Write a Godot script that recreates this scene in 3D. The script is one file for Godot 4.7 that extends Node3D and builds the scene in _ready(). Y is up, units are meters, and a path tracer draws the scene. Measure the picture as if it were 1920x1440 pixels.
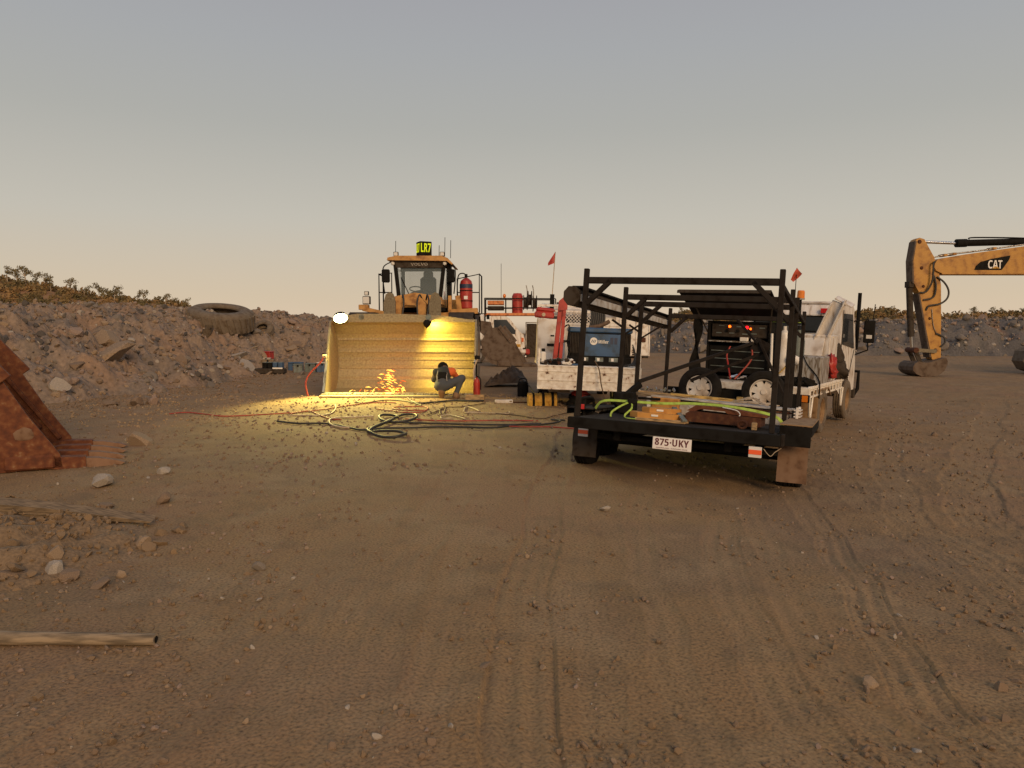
extends Node3D
# Dusk at a quarry yard: a wheel loader with its bucket on the ground being repaired under work lamps,
# a black rack trailer and white service trucks on the right, rubble berms all round.

var M := {}
var TX := {}
var rng := RandomNumberGenerator.new()
var taken := {}
var n_big := FastNoiseLite.new()
var n_fine := FastNoiseLite.new()
var n_ridge := FastNoiseLite.new()
var n_cell := FastNoiseLite.new()
var rocks: Array = []

const HOSES := [
	["red_hose", "red air hose running across the dirt from the far left end", "red", 0.011, [-6.11, -13.22, -5.9, -13.48, -5.44, -13.14, -4.98, -12.81, -4.51, -13.06, -4.05, -13.39, -3.61, -13.93, -3.26, -14.62, -2.85, -15.27, -2.39, -15.27]],
	["red_hose", "short red hose kinked beside the tan cable loop left of the big black coil", "red", 0.011, [-3.98, -13.31, -3.79, -13.75, -3.47, -13.22, -3.08, -12.5, -2.85, -12.36]],
	["red_hose", "red hose folded into tight loops in front of the bucket lip", "red", 0.011, [-2.59, -14.12, -2.23, -13.75, -1.93, -13.39, -1.65, -13.48, -1.61, -14.12, -1.7, -14.52, -2.0, -14.62, -2.25, -14.52, -2.26, -14.12, -1.99, -13.84, -1.58, -13.75]],
	["red_hose", "straight red hose lying behind the long black cable to the trailer", "red", 0.011, [-1.8, -12.5, -1.58, -12.36, -1.21, -12.21, -0.7, -12.21, -0.18, -12.28, 0.43, -12.21]],
	["red_hose", "nearest red hose ending under the trailer's left corner", "red", 0.011, [-0.1, -11.53, 0.21, -11.4, 0.58, -11.4, 0.97, -11.22]],
	["black_hose", "black cable running in from left toward the big coil", "black", 0.016, [-3.85, -12.14, -3.42, -11.86, -2.97, -11.86, -2.47, -11.28, -2.2, -10.98, -1.91, -11.16, -1.5, -11.28, -1.04, -11.47, -0.66, -11.4, -0.25, -11.34, 0.12, -11.66, 0.46, -11.73]],
	["coiled_black_hose", "thick black hose coiled loosely nearest the camera", "black", 0.021, [-1.5, -10.48, -1.5, -10.22, -1.64, -10.12, -1.84, -10.27, -2.02, -10.53, -2.12, -10.86, -2.1, -11.22, -2.02, -11.59, -1.98, -12.21, -1.94, -12.66, -2.09, -12.89, -2.24, -12.74, -2.21, -12.36, -2.01, -12.0, -1.72, -12.0, -1.6, -12.36, -1.7, -12.97, -1.93, -12.89, -1.98, -11.86, -2.07, -11.16, -2.08, -10.75, -1.91, -10.69, -1.64, -10.58, -1.49, -10.42]],
	["black_hose", "long black cable lying from the coil to the trailer corner", "black", 0.015, [-1.89, -12.0, -1.18, -11.86, -0.42, -11.73, 0.12, -11.66, 0.46, -11.66, 0.72, -11.93, 0.79, -12.21, 0.64, -12.36, 0.88, -12.28]],
	["black_hose", "black hose hugging the bucket lip beside the crouching welder", "black", 0.02, [-2.28, -16.22, -1.94, -15.16, -1.59, -15.38, -1.22, -15.61, -0.89, -15.49, -0.59, -15.61]],
	["black_hose", "thin black lead below the middle of the bucket lip", "black", 0.012, [-3.41, -16.09, -3.08, -15.16, -2.7, -15.85, -2.2, -15.61, -1.81, -14.83]],
	["tan_cable", "pale tan cable bending in a hook left of the black coil", "tan", 0.013, [-3.54, -14.83, -3.36, -14.12, -3.25, -13.31, -3.38, -12.97, -3.76, -13.06, -3.92, -12.97]],
	["tan_cable", "short pale cable loop around the left end of the black coil", "tan", 0.017, [-2.4, -12.81, -2.73, -12.66, -3.02, -12.5, -3.0, -12.14, -2.84, -11.66, -2.62, -11.34, -2.47, -11.28]],
	["tan_cable", "pale cable looped right of the folded red hose", "tan", 0.012, [-0.89, -13.57, -0.9, -14.42, -0.78, -14.32, -0.62, -13.75, -0.85, -13.48, -0.48, -13.39, -0.09, -13.31, -0.05, -13.57]],
	["tan_cable", "small open loop of pale cable below the folded red hose", "tan", 0.012, [-0.79, -12.43, -0.95, -12.81, -1.13, -13.06, -1.22, -12.81, -1.18, -12.5, -0.98, -12.43]],
	["brown_cable", "thin brown lead crossing toward the yellow tool bag", "brown", 0.01, [-0.86, -13.57, -0.39, -13.39, 0.08, -13.06, 0.5, -12.58, 0.75, -13.06, 1.04, -13.57, 1.18, -13.66]],
	["brown_cable", "brown lead winding below the welder's feet", "brown", 0.01, [-1.5, -13.06, -1.35, -13.93, -1.31, -14.62, -1.23, -13.39, -1.28, -13.22, -1.35, -14.32, -0.94, -14.52, -0.54, -15.16]],
]


# ------------------------------------------------------------------ mesh helpers
func st() -> SurfaceTool:
	var s := SurfaceTool.new()
	s.begin(Mesh.PRIMITIVE_TRIANGLES)
	s.set_smooth_group(-1)
	return s

func tri(s: SurfaceTool, a: Vector3, b: Vector3, c: Vector3, out: Vector3) -> void:
	if (b - a).cross(c - a).length_squared() < 1e-14:
		return
	if (c - a).cross(b - a).dot(out) < 0.0:
		var t := b
		b = c
		c = t
	s.add_vertex(a)
	s.add_vertex(b)
	s.add_vertex(c)

func quad(s: SurfaceTool, a: Vector3, b: Vector3, c: Vector3, d: Vector3, out: Vector3) -> void:
	tri(s, a, b, c, out)
	tri(s, a, c, d, out)

func box(s: SurfaceTool, c: Vector3, size: Vector3, bs := Basis(), bev := -1.0) -> void:
	var h := size * 0.5
	var m: float = min(size.x, min(size.y, size.z))
	if bev < 0.0:
		bev = min(0.012, m * 0.12)
	bev = min(bev, m * 0.45)
	s.set_smooth_group(-1)
	var p := {}
	for sx in [-1, 1]:
		for sy in [-1, 1]:
			for sz in [-1, 1]:
				var sg := Vector3(sx, sy, sz)
				for k in 3:
					var q := Vector3(h.x - bev, h.y - bev, h.z - bev)
					q[k] = h[k]
					p[[sx, sy, sz, k]] = c + bs * (q * sg)
	for k in 3:
		var i := (k + 1) % 3
		var j := (k + 2) % 3
		for sk in [-1, 1]:
			var o := Vector3.ZERO
			o[k] = sk
			var f := []
			for e in [[-1, -1], [1, -1], [1, 1], [-1, 1]]:
				var g := [0, 0, 0]
				g[k] = sk
				g[i] = e[0]
				g[j] = e[1]
				f.append(p[[g[0], g[1], g[2], k]])
			quad(s, f[0], f[1], f[2], f[3], bs * o)
		for a in [-1, 1]:
			for b in [-1, 1]:
				var g0 := [0, 0, 0]
				var g1 := [0, 0, 0]
				g0[k] = -1
				g1[k] = 1
				g0[i] = a
				g1[i] = a
				g0[j] = b
				g1[j] = b
				var o2 := Vector3.ZERO
				o2[i] = a
				o2[j] = b
				quad(s, p[[g0[0], g0[1], g0[2], i]], p[[g1[0], g1[1], g1[2], i]], p[[g1[0], g1[1], g1[2], j]], p[[g0[0], g0[1], g0[2], j]], bs * o2)
	for sx in [-1, 1]:
		for sy in [-1, 1]:
			for sz in [-1, 1]:
				tri(s, p[[sx, sy, sz, 0]], p[[sx, sy, sz, 1]], p[[sx, sy, sz, 2]], bs * Vector3(sx, sy, sz))

func along(a: Vector3, b: Vector3, up := Vector3.UP) -> Basis:
	var z := (b - a).normalized()
	if absf(z.dot(up)) > 0.98:
		up = Vector3.RIGHT
	var x := up.cross(z).normalized()
	return Basis(x, z.cross(x), z)

func beam(s: SurfaceTool, a: Vector3, b: Vector3, w: float, h: float, up := Vector3.UP) -> void:
	box(s, (a + b) * 0.5, Vector3(w, h, a.distance_to(b)), along(a, b, up), min(w, h) * 0.1)

func tube(s: SurfaceTool, pts: Array, r: float, n := 8, r2 := -1.0) -> void:
	if r2 < 0.0:
		r2 = r
	var rings := []
	var z0: Vector3 = (pts[1] - pts[0]).normalized()
	var ux := Vector3.UP.cross(z0)
	if ux.length() < 0.05:
		ux = Vector3.RIGHT.cross(z0)
	ux = ux.normalized()
	for i in pts.size():
		var t: Vector3
		if i == 0:
			t = pts[1] - pts[0]
		elif i == pts.size() - 1:
			t = pts[i] - pts[i - 1]
		else:
			t = (pts[i + 1] - pts[i]).normalized() + (pts[i] - pts[i - 1]).normalized()
		t = t.normalized()
		ux = (ux - t * ux.dot(t))
		ux = ux.normalized() if ux.length() > 0.01 else t.cross(Vector3(0.3, 0.5, 0.8)).normalized()
		var uy := t.cross(ux)
		var rr: float = lerp(r, r2, float(i) / (pts.size() - 1))
		var ring := []
		for k in n:
			var a := TAU * k / n
			ring.append(pts[i] + ux * cos(a) * rr + uy * sin(a) * rr)
		rings.append(ring)
	s.set_smooth_group(0)
	for i in rings.size() - 1:
		for k in n:
			var k2 := (k + 1) % n
			var o: Vector3 = rings[i][k] + rings[i][k2] - pts[i] * 2.0
			quad(s, rings[i][k], rings[i][k2], rings[i + 1][k2], rings[i + 1][k], o)
	s.set_smooth_group(-1)
	for e in [0, rings.size() - 1]:
		var o3: Vector3 = (pts[0] - pts[1]) if e == 0 else (pts[e] - pts[e - 1])
		for k in n:
			tri(s, pts[e], rings[e][k], rings[e][(k + 1) % n], o3)

func lathe(s: SurfaceTool, prof: Array, n: int, xf := Transform3D(), smooth := false) -> void:
	# profile of Vector2(radius, height) round the y axis
	for i in prof.size() - 1:
		s.set_smooth_group(1 if smooth else i + 2)
		var a: Vector2 = prof[i]
		var b: Vector2 = prof[i + 1]
		var d := b - a
		for k in n:
			var t0 := TAU * k / n
			var t1 := TAU * (k + 1) / n
			var c0 := Vector3(cos(t0), 0, sin(t0))
			var c1 := Vector3(cos(t1), 0, sin(t1))
			var out := xf.basis * ((c0 + c1) * d.y - Vector3.UP * 2.0 * d.x)
			var p0 := xf * (c0 * a.x + Vector3.UP * a.y)
			var p1 := xf * (c1 * a.x + Vector3.UP * a.y)
			var p2 := xf * (c1 * b.x + Vector3.UP * b.y)
			var p3 := xf * (c0 * b.x + Vector3.UP * b.y)
			if a.x > 0.0001:
				tri(s, p0, p1, p2, out)
			if b.x > 0.0001:
				tri(s, p0, p2, p3, out)
	s.set_smooth_group(-1)

func prism(s: SurfaceTool, poly: Array, d: float, xf := Transform3D()) -> void:
	# a polygon in xy drawn out along z, centred
	var pk := PackedVector2Array(poly)
	if not Geometry2D.is_polygon_clockwise(pk):
		pk.reverse()
	var idx := Geometry2D.triangulate_polygon(pk)
	s.set_smooth_group(-1)
	for e in [-0.5, 0.5]:
		for i in range(0, idx.size(), 3):
			var v := []
			for k in 3:
				var q: Vector2 = pk[idx[i + k]]
				v.append(xf * Vector3(q.x, q.y, d * e))
			tri(s, v[0], v[1], v[2], xf.basis * Vector3(0, 0, e))
	for i in pk.size():
		var a: Vector2 = pk[i]
		var b: Vector2 = pk[(i + 1) % pk.size()]
		var o := Vector3(-(b - a).y, (b - a).x, 0)
		quad(s, xf * Vector3(a.x, a.y, -d / 2), xf * Vector3(b.x, b.y, -d / 2), xf * Vector3(b.x, b.y, d / 2), xf * Vector3(a.x, a.y, d / 2), xf.basis * o)

func shell(s: SurfaceTool, line: Array, th: float, w: float, xf := Transform3D()) -> void:
	# a bent plate: polyline in xy with thickness, drawn out along z
	var off := []
	for i in line.size():
		var t: Vector2
		if i == 0:
			t = line[1] - line[0]
		elif i == line.size() - 1:
			t = line[i] - line[i - 1]
		else:
			t = (line[i + 1] - line[i]).normalized() + (line[i] - line[i - 1]).normalized()
		t = t.normalized()
		off.append(line[i] + Vector2(-t.y, t.x) * th)
	var poly := line.duplicate()
	off.reverse()
	poly.append_array(off)
	prism(s, poly, w, xf)

func ball(s: SurfaceTool, c: Vector3, r: Vector3, n := 10) -> void:
	var prof := []
	for i in n + 1:
		var a := PI * i / n - PI / 2
		prof.append(Vector2(max(cos(a), 0.0), sin(a)))
	lathe(s, prof, n * 2, Transform3D(Basis.from_scale(r), c), true)

func lump(s: SurfaceTool, c: Vector3, r: Vector3, sd: float, rough := 0.45) -> void:
	# a slumped, creased soft shape
	var nu := 18
	var nv := 12
	grid(s, nu, nv, func(u: float, v: float) -> Vector3:
		var a := u * TAU
		var b := (v - 0.5) * PI
		var d := Vector3(cos(a) * cos(b), sin(b), sin(a) * cos(b))
		if u > 0.999:
			d = Vector3(cos(b), sin(b), 0)
		var k := 1.0 + rough * (n_fine.get_noise_3d(d.x * 1.6 + sd, d.y * 1.6, d.z * 1.6) + 0.5 * absf(n_fine.get_noise_3d(d.x * 4.0 + sd, d.y * 4.0, d.z * 4.0)))
		var p := d * k
		p.y = maxf(p.y, -0.75)
		return c + p * r, Vector3.ZERO)

func grid(s: SurfaceTool, nu: int, nv: int, f: Callable, out := Vector3.UP, smooth := true) -> void:
	s.set_smooth_group(0 if smooth else -1)
	var p := []
	for i in nu + 1:
		var row := []
		for j in nv + 1:
			row.append(f.call(float(i) / nu, float(j) / nv))
		p.append(row)
	for i in nu:
		for j in nv:
			quad(s, p[i][j], p[i + 1][j], p[i + 1][j + 1], p[i][j + 1], out)
	s.set_smooth_group(-1)

func smooth_line(pts: Array, per := 5) -> Array:
	var out := []
	for i in pts.size() - 1:
		var p0: Vector3 = pts[max(i - 1, 0)]
		var p1: Vector3 = pts[i]
		var p2: Vector3 = pts[i + 1]
		var p3: Vector3 = pts[min(i + 2, pts.size() - 1)]
		for k in per:
			out.append(p1.cubic_interpolate(p2, p0, p3, float(k) / per))
	out.append(pts[-1])
	return out

# ------------------------------------------------------------------ naming
func numbered(called: String) -> String:
	if not taken.has(called):
		taken[called] = 0
		return called
	taken[called] += 1
	return "%s_%03d" % [called, taken[called]]

func tag(o: Node, label: String, cat: String, group := "") -> void:
	o.set_meta("label", label)
	o.set_meta("category", cat)
	if group != "":
		o.set_meta("group", group)

func thing(called: String, label: String, cat: String, at := Vector3.ZERO, b := Basis(), group := "") -> Node3D:
	var o := Node3D.new()
	o.name = numbered(called)
	add_child(o)
	o.transform = Transform3D(b, at)
	tag(o, label, cat, group)
	return o

func put(called: String, s: SurfaceTool, m: Material, parent: Node = null) -> MeshInstance3D:
	s.generate_normals()
	var o := MeshInstance3D.new()
	o.mesh = s.commit()
	o.material_override = m
	if parent == null:
		o.name = numbered(called)
		add_child(o)
	else:
		o.name = called
		parent.add_child(o, true)
	return o

func pbox(called: String, c: Vector3, size: Vector3, m: Material, parent: Node, b := Basis(), bev := -1.0) -> MeshInstance3D:
	var s := st()
	box(s, c, size, b, bev)
	return put(called, s, m, parent)

func ptube(called: String, pts: Array, r: float, m: Material, parent: Node, n := 8, r2 := -1.0) -> MeshInstance3D:
	var s := st()
	tube(s, pts, r, n, r2)
	return put(called, s, m, parent)

func pbeam(called: String, a: Vector3, b: Vector3, w: float, h: float, m: Material, parent: Node) -> MeshInstance3D:
	var s := st()
	beam(s, a, b, w, h)
	return put(called, s, m, parent)

func text(called: String, what: String, h: float, width: float, m: Material, parent: Node, at: Vector3, b := Basis(), bold := true) -> void:
	var t := TextMesh.new()
	var f := SystemFont.new()
	f.font_names = PackedStringArray(["Droid Sans"])
	if bold:
		f.font_weight = 700
	t.font = f
	t.text = what
	t.font_size = 64
	t.pixel_size = 0.01
	t.depth = 0.02
	var o := MeshInstance3D.new()
	o.mesh = t
	o.material_override = m
	o.name = called
	parent.add_child(o, true)
	var ab := t.get_aabb()
	var sx: float = width / max(ab.size.x, 0.01)
	var sy: float = h / max(ab.size.y, 0.01)
	var sc := Basis.from_scale(Vector3(sx, sy, 0.15))
	o.transform = Transform3D(b * sc, at - b * (sc * (ab.position + ab.size * 0.5)))

# ------------------------------------------------------------------ materials
func ramp(key: String, seed_: int, freq: float, oct: int, stops: Array, size := 512, kind := FastNoiseLite.TYPE_SIMPLEX_SMOOTH, stretch := 1.0) -> void:
	var f := FastNoiseLite.new()
	f.seed = seed_
	f.noise_type = kind
	f.frequency = freq
	f.fractal_octaves = oct
	f.fractal_type = FastNoiseLite.FRACTAL_FBM
	var im: Image
	if stretch < 0.0:
		im = f.get_seamless_image(int(size / -stretch), size)
		im.resize(size, size, Image.INTERPOLATE_CUBIC)
	elif stretch != 1.0:
		im = f.get_seamless_image(size, int(size / stretch))
		im.resize(size, size, Image.INTERPOLATE_CUBIC)
	else:
		im = f.get_seamless_image(size, size)
	im.convert(Image.FORMAT_L8)
	var g := Gradient.new()
	var of := PackedFloat32Array()
	var co := PackedColorArray()
	for q in stops:
		of.append(q[0])
		co.append(q[1])
	g.offsets = of
	g.colors = co
	var lut := PackedByteArray()
	for i in 256:
		var c := g.sample(i / 255.0)
		lut.append(int(c.r * 255))
		lut.append(int(c.g * 255))
		lut.append(int(c.b * 255))
	var src := im.get_data()
	var dst := PackedByteArray()
	dst.resize(src.size() * 3)
	for i in src.size():
		var v := src[i] * 3
		dst[i * 3] = lut[v]
		dst[i * 3 + 1] = lut[v + 1]
		dst[i * 3 + 2] = lut[v + 2]
	var out := Image.create_from_data(size, size, false, Image.FORMAT_RGB8, dst)
	TX[key] = ImageTexture.create_from_image(out)

func bump(key: String, seed_: int, freq: float, oct: int, amount: float, size := 512, kind := FastNoiseLite.TYPE_SIMPLEX_SMOOTH) -> void:
	var f := FastNoiseLite.new()
	f.seed = seed_
	f.noise_type = kind
	f.frequency = freq
	f.fractal_octaves = oct
	var im := f.get_seamless_image(size, size)
	im.convert(Image.FORMAT_RGBA8)
	im.bump_map_to_normal_map(amount)
	TX[key] = ImageTexture.create_from_image(im)

func mk(key: String, lin: Color, rough := 0.7, metal := 0.0, tex := "", sc := 1.0, nrm := "", ns := 0.6) -> StandardMaterial3D:
	var m := StandardMaterial3D.new()
	m.albedo_color = lin.linear_to_srgb()
	m.roughness = rough
	m.metallic = metal
	if tex != "":
		m.albedo_texture = TX[tex]
	if nrm != "":
		m.normal_enabled = true
		m.normal_texture = TX[nrm]
		m.normal_scale = ns
	if tex != "" or nrm != "":
		m.uv1_triplanar = true
		m.uv1_scale = Vector3.ONE * sc
	M[key] = m
	return m

func glow(key: String, c: Color, e: float) -> void:
	var m := StandardMaterial3D.new()
	m.albedo_color = Color(0.1, 0.1, 0.1)
	m.emission_enabled = true
	m.emission = c
	m.emission_energy_multiplier = e
	M[key] = m

func make_materials() -> void:
	var k := func(v: float) -> Color: return Color(v, v, v)
	ramp("soil", 3, 0.11, 4, [[0.1, k.call(0.55)], [0.3, k.call(0.82)], [0.55, k.call(0.93)], [0.85, k.call(1.0)]], 1024)
	bump("soil_n", 5, 0.09, 4, 3.5, 1024)
	ramp("grime", 7, 0.008, 5, [[0.1, Color(0.7, 0.64, 0.58)], [0.35, Color(0.9, 0.87, 0.84)], [0.6, k.call(0.97)], [0.9, k.call(1.0)]])
	ramp("streak", 9, 0.02, 5, [[0.08, Color(0.62, 0.52, 0.43)], [0.26, Color(0.9, 0.87, 0.84)], [0.6, k.call(1.0)]], 512, FastNoiseLite.TYPE_SIMPLEX_SMOOTH, 5.0)
	ramp("rust", 11, 0.022, 6, [[0.12, Color(0.38, 0.21, 0.13)], [0.45, Color(0.46, 0.26, 0.15)], [0.6, Color(0.5, 0.3, 0.175)], [0.78, Color(0.54, 0.36, 0.23)], [0.9, Color(0.62, 0.5, 0.38)]])
	ramp("chip", 13, 0.014, 5, [[0.12, Color(0.3, 0.18, 0.12)], [0.17, Color(0.5, 0.36, 0.27)], [0.2, Color(0.82, 0.77, 0.72)], [0.5, Color(0.9, 0.88, 0.85)], [0.8, Color(0.95, 0.94, 0.92)]])
	ramp("stone", 17, 0.03, 5, [[0.1, k.call(0.72)], [0.5, k.call(0.9)], [0.85, k.call(1.0)]])
	bump("stone_n", 19, 0.04, 5, 4.5)
	ramp("wood", 23, 0.05, 4, [[0.25, k.call(0.62)], [0.5, k.call(0.85)], [0.7, k.call(1.0)]], 512, FastNoiseLite.TYPE_SIMPLEX_SMOOTH, -8.0)
	bump("steel_n", 29, 0.04, 4, 2.5)
	ramp("mudsteel", 31, 0.02, 7, [[0.05, Color(0.42, 0.36, 0.28)], [0.2, Color(0.55, 0.5, 0.41)], [0.5, Color(0.6, 0.555, 0.45)], [0.8, Color(0.63, 0.59, 0.49)], [0.95, Color(0.76, 0.73, 0.65)]], 1024)
	ramp("scratch", 37, 0.03, 5, [[0.3, Color(0.58, 0.5, 0.42)], [0.48, Color(0.8, 0.78, 0.74)], [0.6, k.call(0.95)]], 512, FastNoiseLite.TYPE_SIMPLEX_SMOOTH, 6.0)
	# checker plate: small raised bars turned both ways
	var cp := Image.create(256, 256, false, Image.FORMAT_RGBA8)
	cp.fill(Color(0.3, 0.3, 0.3))
	for i in 4:
		for j in 4:
			var turn := 1.0 if (i + j) % 2 == 0 else -1.0
			for t in range(-22, 23):
				for w in range(-5, 6):
					var x := int(i * 64 + 32 + (t + w) * 0.7)
					var y := int(j * 64 + 32 + turn * (t - w) * 0.7)
					cp.set_pixel(posmod(x, 256), posmod(y, 256), Color.WHITE)
	cp.bump_map_to_normal_map(3.0)
	TX["checker_n"] = ImageTexture.create_from_image(cp)

	var g := mk("ground", Color(1, 1, 1), 0.97, 0.0, "soil", 0.37, "soil_n", 0.45)
	g.uv1_world_triplanar = true
	g.vertex_color_use_as_albedo = true
	var b := mk("berm", Color(1, 1, 1), 0.97, 0.0, "stone", 0.5, "stone_n", 1.2)
	b.uv1_world_triplanar = true
	b.vertex_color_use_as_albedo = true
	mk("rock_grey", Color(0.22, 0.18, 0.145), 0.92, 0, "stone", 1.3, "stone_n", 0.8)
	mk("rock_pink", Color(0.31, 0.22, 0.17), 0.92, 0, "stone", 1.3, "stone_n", 0.8)
	mk("rock_gap_shade", Color(0.1, 0.085, 0.075), 0.92, 0, "stone", 1.3, "stone_n", 0.8)  # dark tone that paints shaded gaps into the rubble
	mk("worn_rust", Color(0.23, 0.128, 0.076), 0.7, 0.1, "grime", 1.5, "steel_n", 0.2)
	mk("rock_tan", Color(0.33, 0.235, 0.155), 0.95, 0, "stone", 1.3, "stone_n", 0.8)
	mk("rock_pale", Color(0.4, 0.345, 0.29), 0.9, 0, "stone", 1.3, "stone_n", 0.6)
	mk("rock_brown", Color(0.24, 0.165, 0.11), 0.96, 0, "stone", 1.3, "stone_n", 0.9)
	mk("mound", Color(0.27, 0.178, 0.1), 0.98, 0, "stone", 2.0, "stone_n", 1.0)
	mk("clod", Color(0.38, 0.26, 0.15), 0.98, 0, "stone", 2.0, "stone_n", 1.0)
	mk("loader_yellow", Color(0.52, 0.27, 0.075), 0.55, 0, "grime", 0.8)
	mk("cat_yellow", Color(0.46, 0.225, 0.032), 0.5, 0, "grime", 0.6, "steel_n", 0.2)
	mk("white", Color(0.72, 0.68, 0.64), 0.45, 0, "streak", 0.9)
	mk("white_clean", Color(0.74, 0.71, 0.68), 0.4, 0, "grime", 0.5)
	mk("chipped_white", Color(0.95, 0.92, 0.88), 0.7, 0, "chip", 0.9)
	mk("black", Color(0.013, 0.012, 0.011), 0.55, 0, "grime", 1.2)
	mk("black_dusty", Color(0.06, 0.048, 0.038), 0.8, 0, "grime", 1.5)
	mk("deck", Color(0.035, 0.029, 0.025), 0.75, 0.0, "grime", 1.0, "checker_n", 0.4)
	mk("frame", Color(0.026, 0.021, 0.018), 0.5, 0.0, "grime", 1.5)
	mk("rubber", Color(0.02, 0.018, 0.017), 0.85, 0, "grime", 1.5)
	mk("rubber_dusty", Color(0.16, 0.125, 0.09), 0.92, 0, "grime", 1.0)
	mk("flap", Color(0.2, 0.12, 0.075), 0.85, 0, "grime", 1.4)
	mk("mud", Color(0.3, 0.19, 0.1), 0.95, 0, "grime", 1.3)
	mk("rust", Color(0.72, 0.66, 0.62), 0.8, 0.1, "rust", 0.8, "steel_n", 0.25)
	mk("rust_dark", Color(0.42, 0.4, 0.38), 0.85, 0.1, "rust", 0.9, "steel_n", 0.25)
	mk("bucket", Color(0.8, 0.8, 0.78), 0.55, 0.2, "mudsteel", 0.7, "steel_n", 0.3)
	mk("dark_brown", Color(0.13, 0.092, 0.066), 0.85, 0, "grime", 0.8, "steel_n", 0.15)
	mk("loose_clod", Color(0.24, 0.16, 0.093), 0.98, 0, "stone", 2.0, "stone_n", 1.0)
	mk("old_bucket", Color(0.62, 0.6, 0.6), 0.85, 0.1, "mudsteel", 0.7, "steel_n", 0.7)
	mk("steel", Color(0.5, 0.49, 0.48), 0.35, 0.9, "scratch", 1.4)
	mk("chrome", Color(0.75, 0.75, 0.75), 0.12, 1.0)
	mk("alu", Color(0.6, 0.57, 0.54), 0.42, 0.25, "grime", 1.2, "checker_n", 0.8)
	mk("alu_plain", Color(0.45, 0.43, 0.41), 0.5, 0.2, "scratch", 1.2)
	mk("red", Color(0.42, 0.035, 0.025), 0.45, 0, "grime", 1.0)
	mk("red_hose", Color(0.4, 0.06, 0.04), 0.6, 0, "grime", 2.0)
	mk("black_hose", Color(0.035, 0.033, 0.03), 0.6, 0, "grime", 2.0)
	mk("tan_hose", Color(0.5, 0.4, 0.28), 0.7, 0, "grime", 2.0)
	mk("brown_hose", Color(0.13, 0.08, 0.045), 0.7, 0, "grime", 2.0)
	mk("blue", Color(0.025, 0.085, 0.2), 0.4, 0, "grime", 0.8)
	mk("navy", Color(0.02, 0.03, 0.07), 0.5)
	mk("orange", Color(0.6, 0.13, 0.03), 0.6)
	mk("flag_red", Color(0.65, 0.11, 0.06), 0.8)
	mk("ply", Color(0.56, 0.27, 0.06), 0.6, 0, "grime", 1.5)
	mk("timber", Color(0.5, 0.33, 0.16), 0.8, 0, "wood", 2.0)
	mk("timber_yellow", Color(0.55, 0.36, 0.11), 0.75, 0, "wood", 1.6)
	mk("old_wood", Color(0.31, 0.23, 0.15), 0.9, 0, "wood", 1.3)
	mk("lime", Color(0.4, 0.58, 0.09), 0.7, 0, "grime", 3.0)
	mk("bag_yellow", Color(0.6, 0.34, 0.05), 0.75, 0, "grime", 2.0)
	mk("canvas", Color(0.12, 0.085, 0.06), 0.95, 0, "grime", 1.2)
	mk("paper", Color(0.75, 0.72, 0.68), 0.7)
	mk("pale_tin", Color(0.62, 0.58, 0.5), 0.6, 0, "grime", 1.5)
	mk("case_grey", Color(0.16, 0.19, 0.18), 0.6, 0, "grime", 1.0)
	mk("case_blue", Color(0.05, 0.1, 0.19), 0.5, 0, "grime", 1.0)
	mk("bright_orange", Color(0.66, 0.22, 0.06), 0.5, 0, "grime", 1.0)
	mk("amber", Color(0.7, 0.2, 0.02), 0.2)
	mk("lens_red", Color(0.5, 0.02, 0.02), 0.2)
	mk("lens_clear", Color(0.65, 0.63, 0.6), 0.15)
	mk("sticker_orange", Color(0.85, 0.12, 0.03), 0.4)
	mk("pale_grey", Color(0.55, 0.55, 0.55), 0.5, 0, "grime", 1.0)
	mk("plate", Color(0.78, 0.74, 0.72), 0.45)
	mk("maroon", Color(0.1, 0.008, 0.015), 0.5)
	mk("seat", Color(0.04, 0.04, 0.042), 0.8)
	mk("bark", Color(0.42, 0.34, 0.26), 0.9)
	mk("leaf", Color(0.15, 0.115, 0.045), 0.8)
	var lf: StandardMaterial3D = M["leaf"]
	lf.backlight_enabled = true
	lf.backlight = Color(0.12, 0.1, 0.03)
	mk("scrub", Color(1, 1, 1), 0.9)
	(M["scrub"] as StandardMaterial3D).vertex_color_use_as_albedo = true
	var pm := mk("cloth", Color(1, 1, 1), 0.85)
	pm.vertex_color_use_as_albedo = true
	mk("skin", Color(0.35, 0.2, 0.13), 0.6)
	var gl := mk("glass", Color(0.25, 0.3, 0.3), 0.04)
	gl.transparency = BaseMaterial3D.TRANSPARENCY_ALPHA
	gl.albedo_color.a = 0.32
	mk("dark_glass", Color(0.035, 0.04, 0.045), 0.06)
	for q in ["black", "frame", "deck", "black_dusty", "rubber"]:
		M[q].roughness = 0.82
		M[q].metallic_specular = 0.25
	mk("grey_wood", Color(0.24, 0.17, 0.105), 0.95, 0, "wood", 2.0)
	glow("lamp_face", Color(1.0, 0.93, 0.62), 40.0)
	glow("lamp_face_warm", Color(1.0, 0.82, 0.35), 30.0)
	glow("flame_core", Color(1.0, 0.72, 0.28), 4.0)
	glow("flame_edge", Color(1.0, 0.36, 0.05), 1.6)
	glow("sign_glow", Color(0.95, 0.95, 0.1), 0.85)
	glow("led_red", Color(1.0, 0.06, 0.1), 5.0)
	glow("led_orange", Color(1.0, 0.35, 0.06), 5.0)
# ------------------------------------------------------------------ terrain
func ss(a: float, b: float, x: float) -> float:
	return smoothstep(a, b, x)

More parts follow.
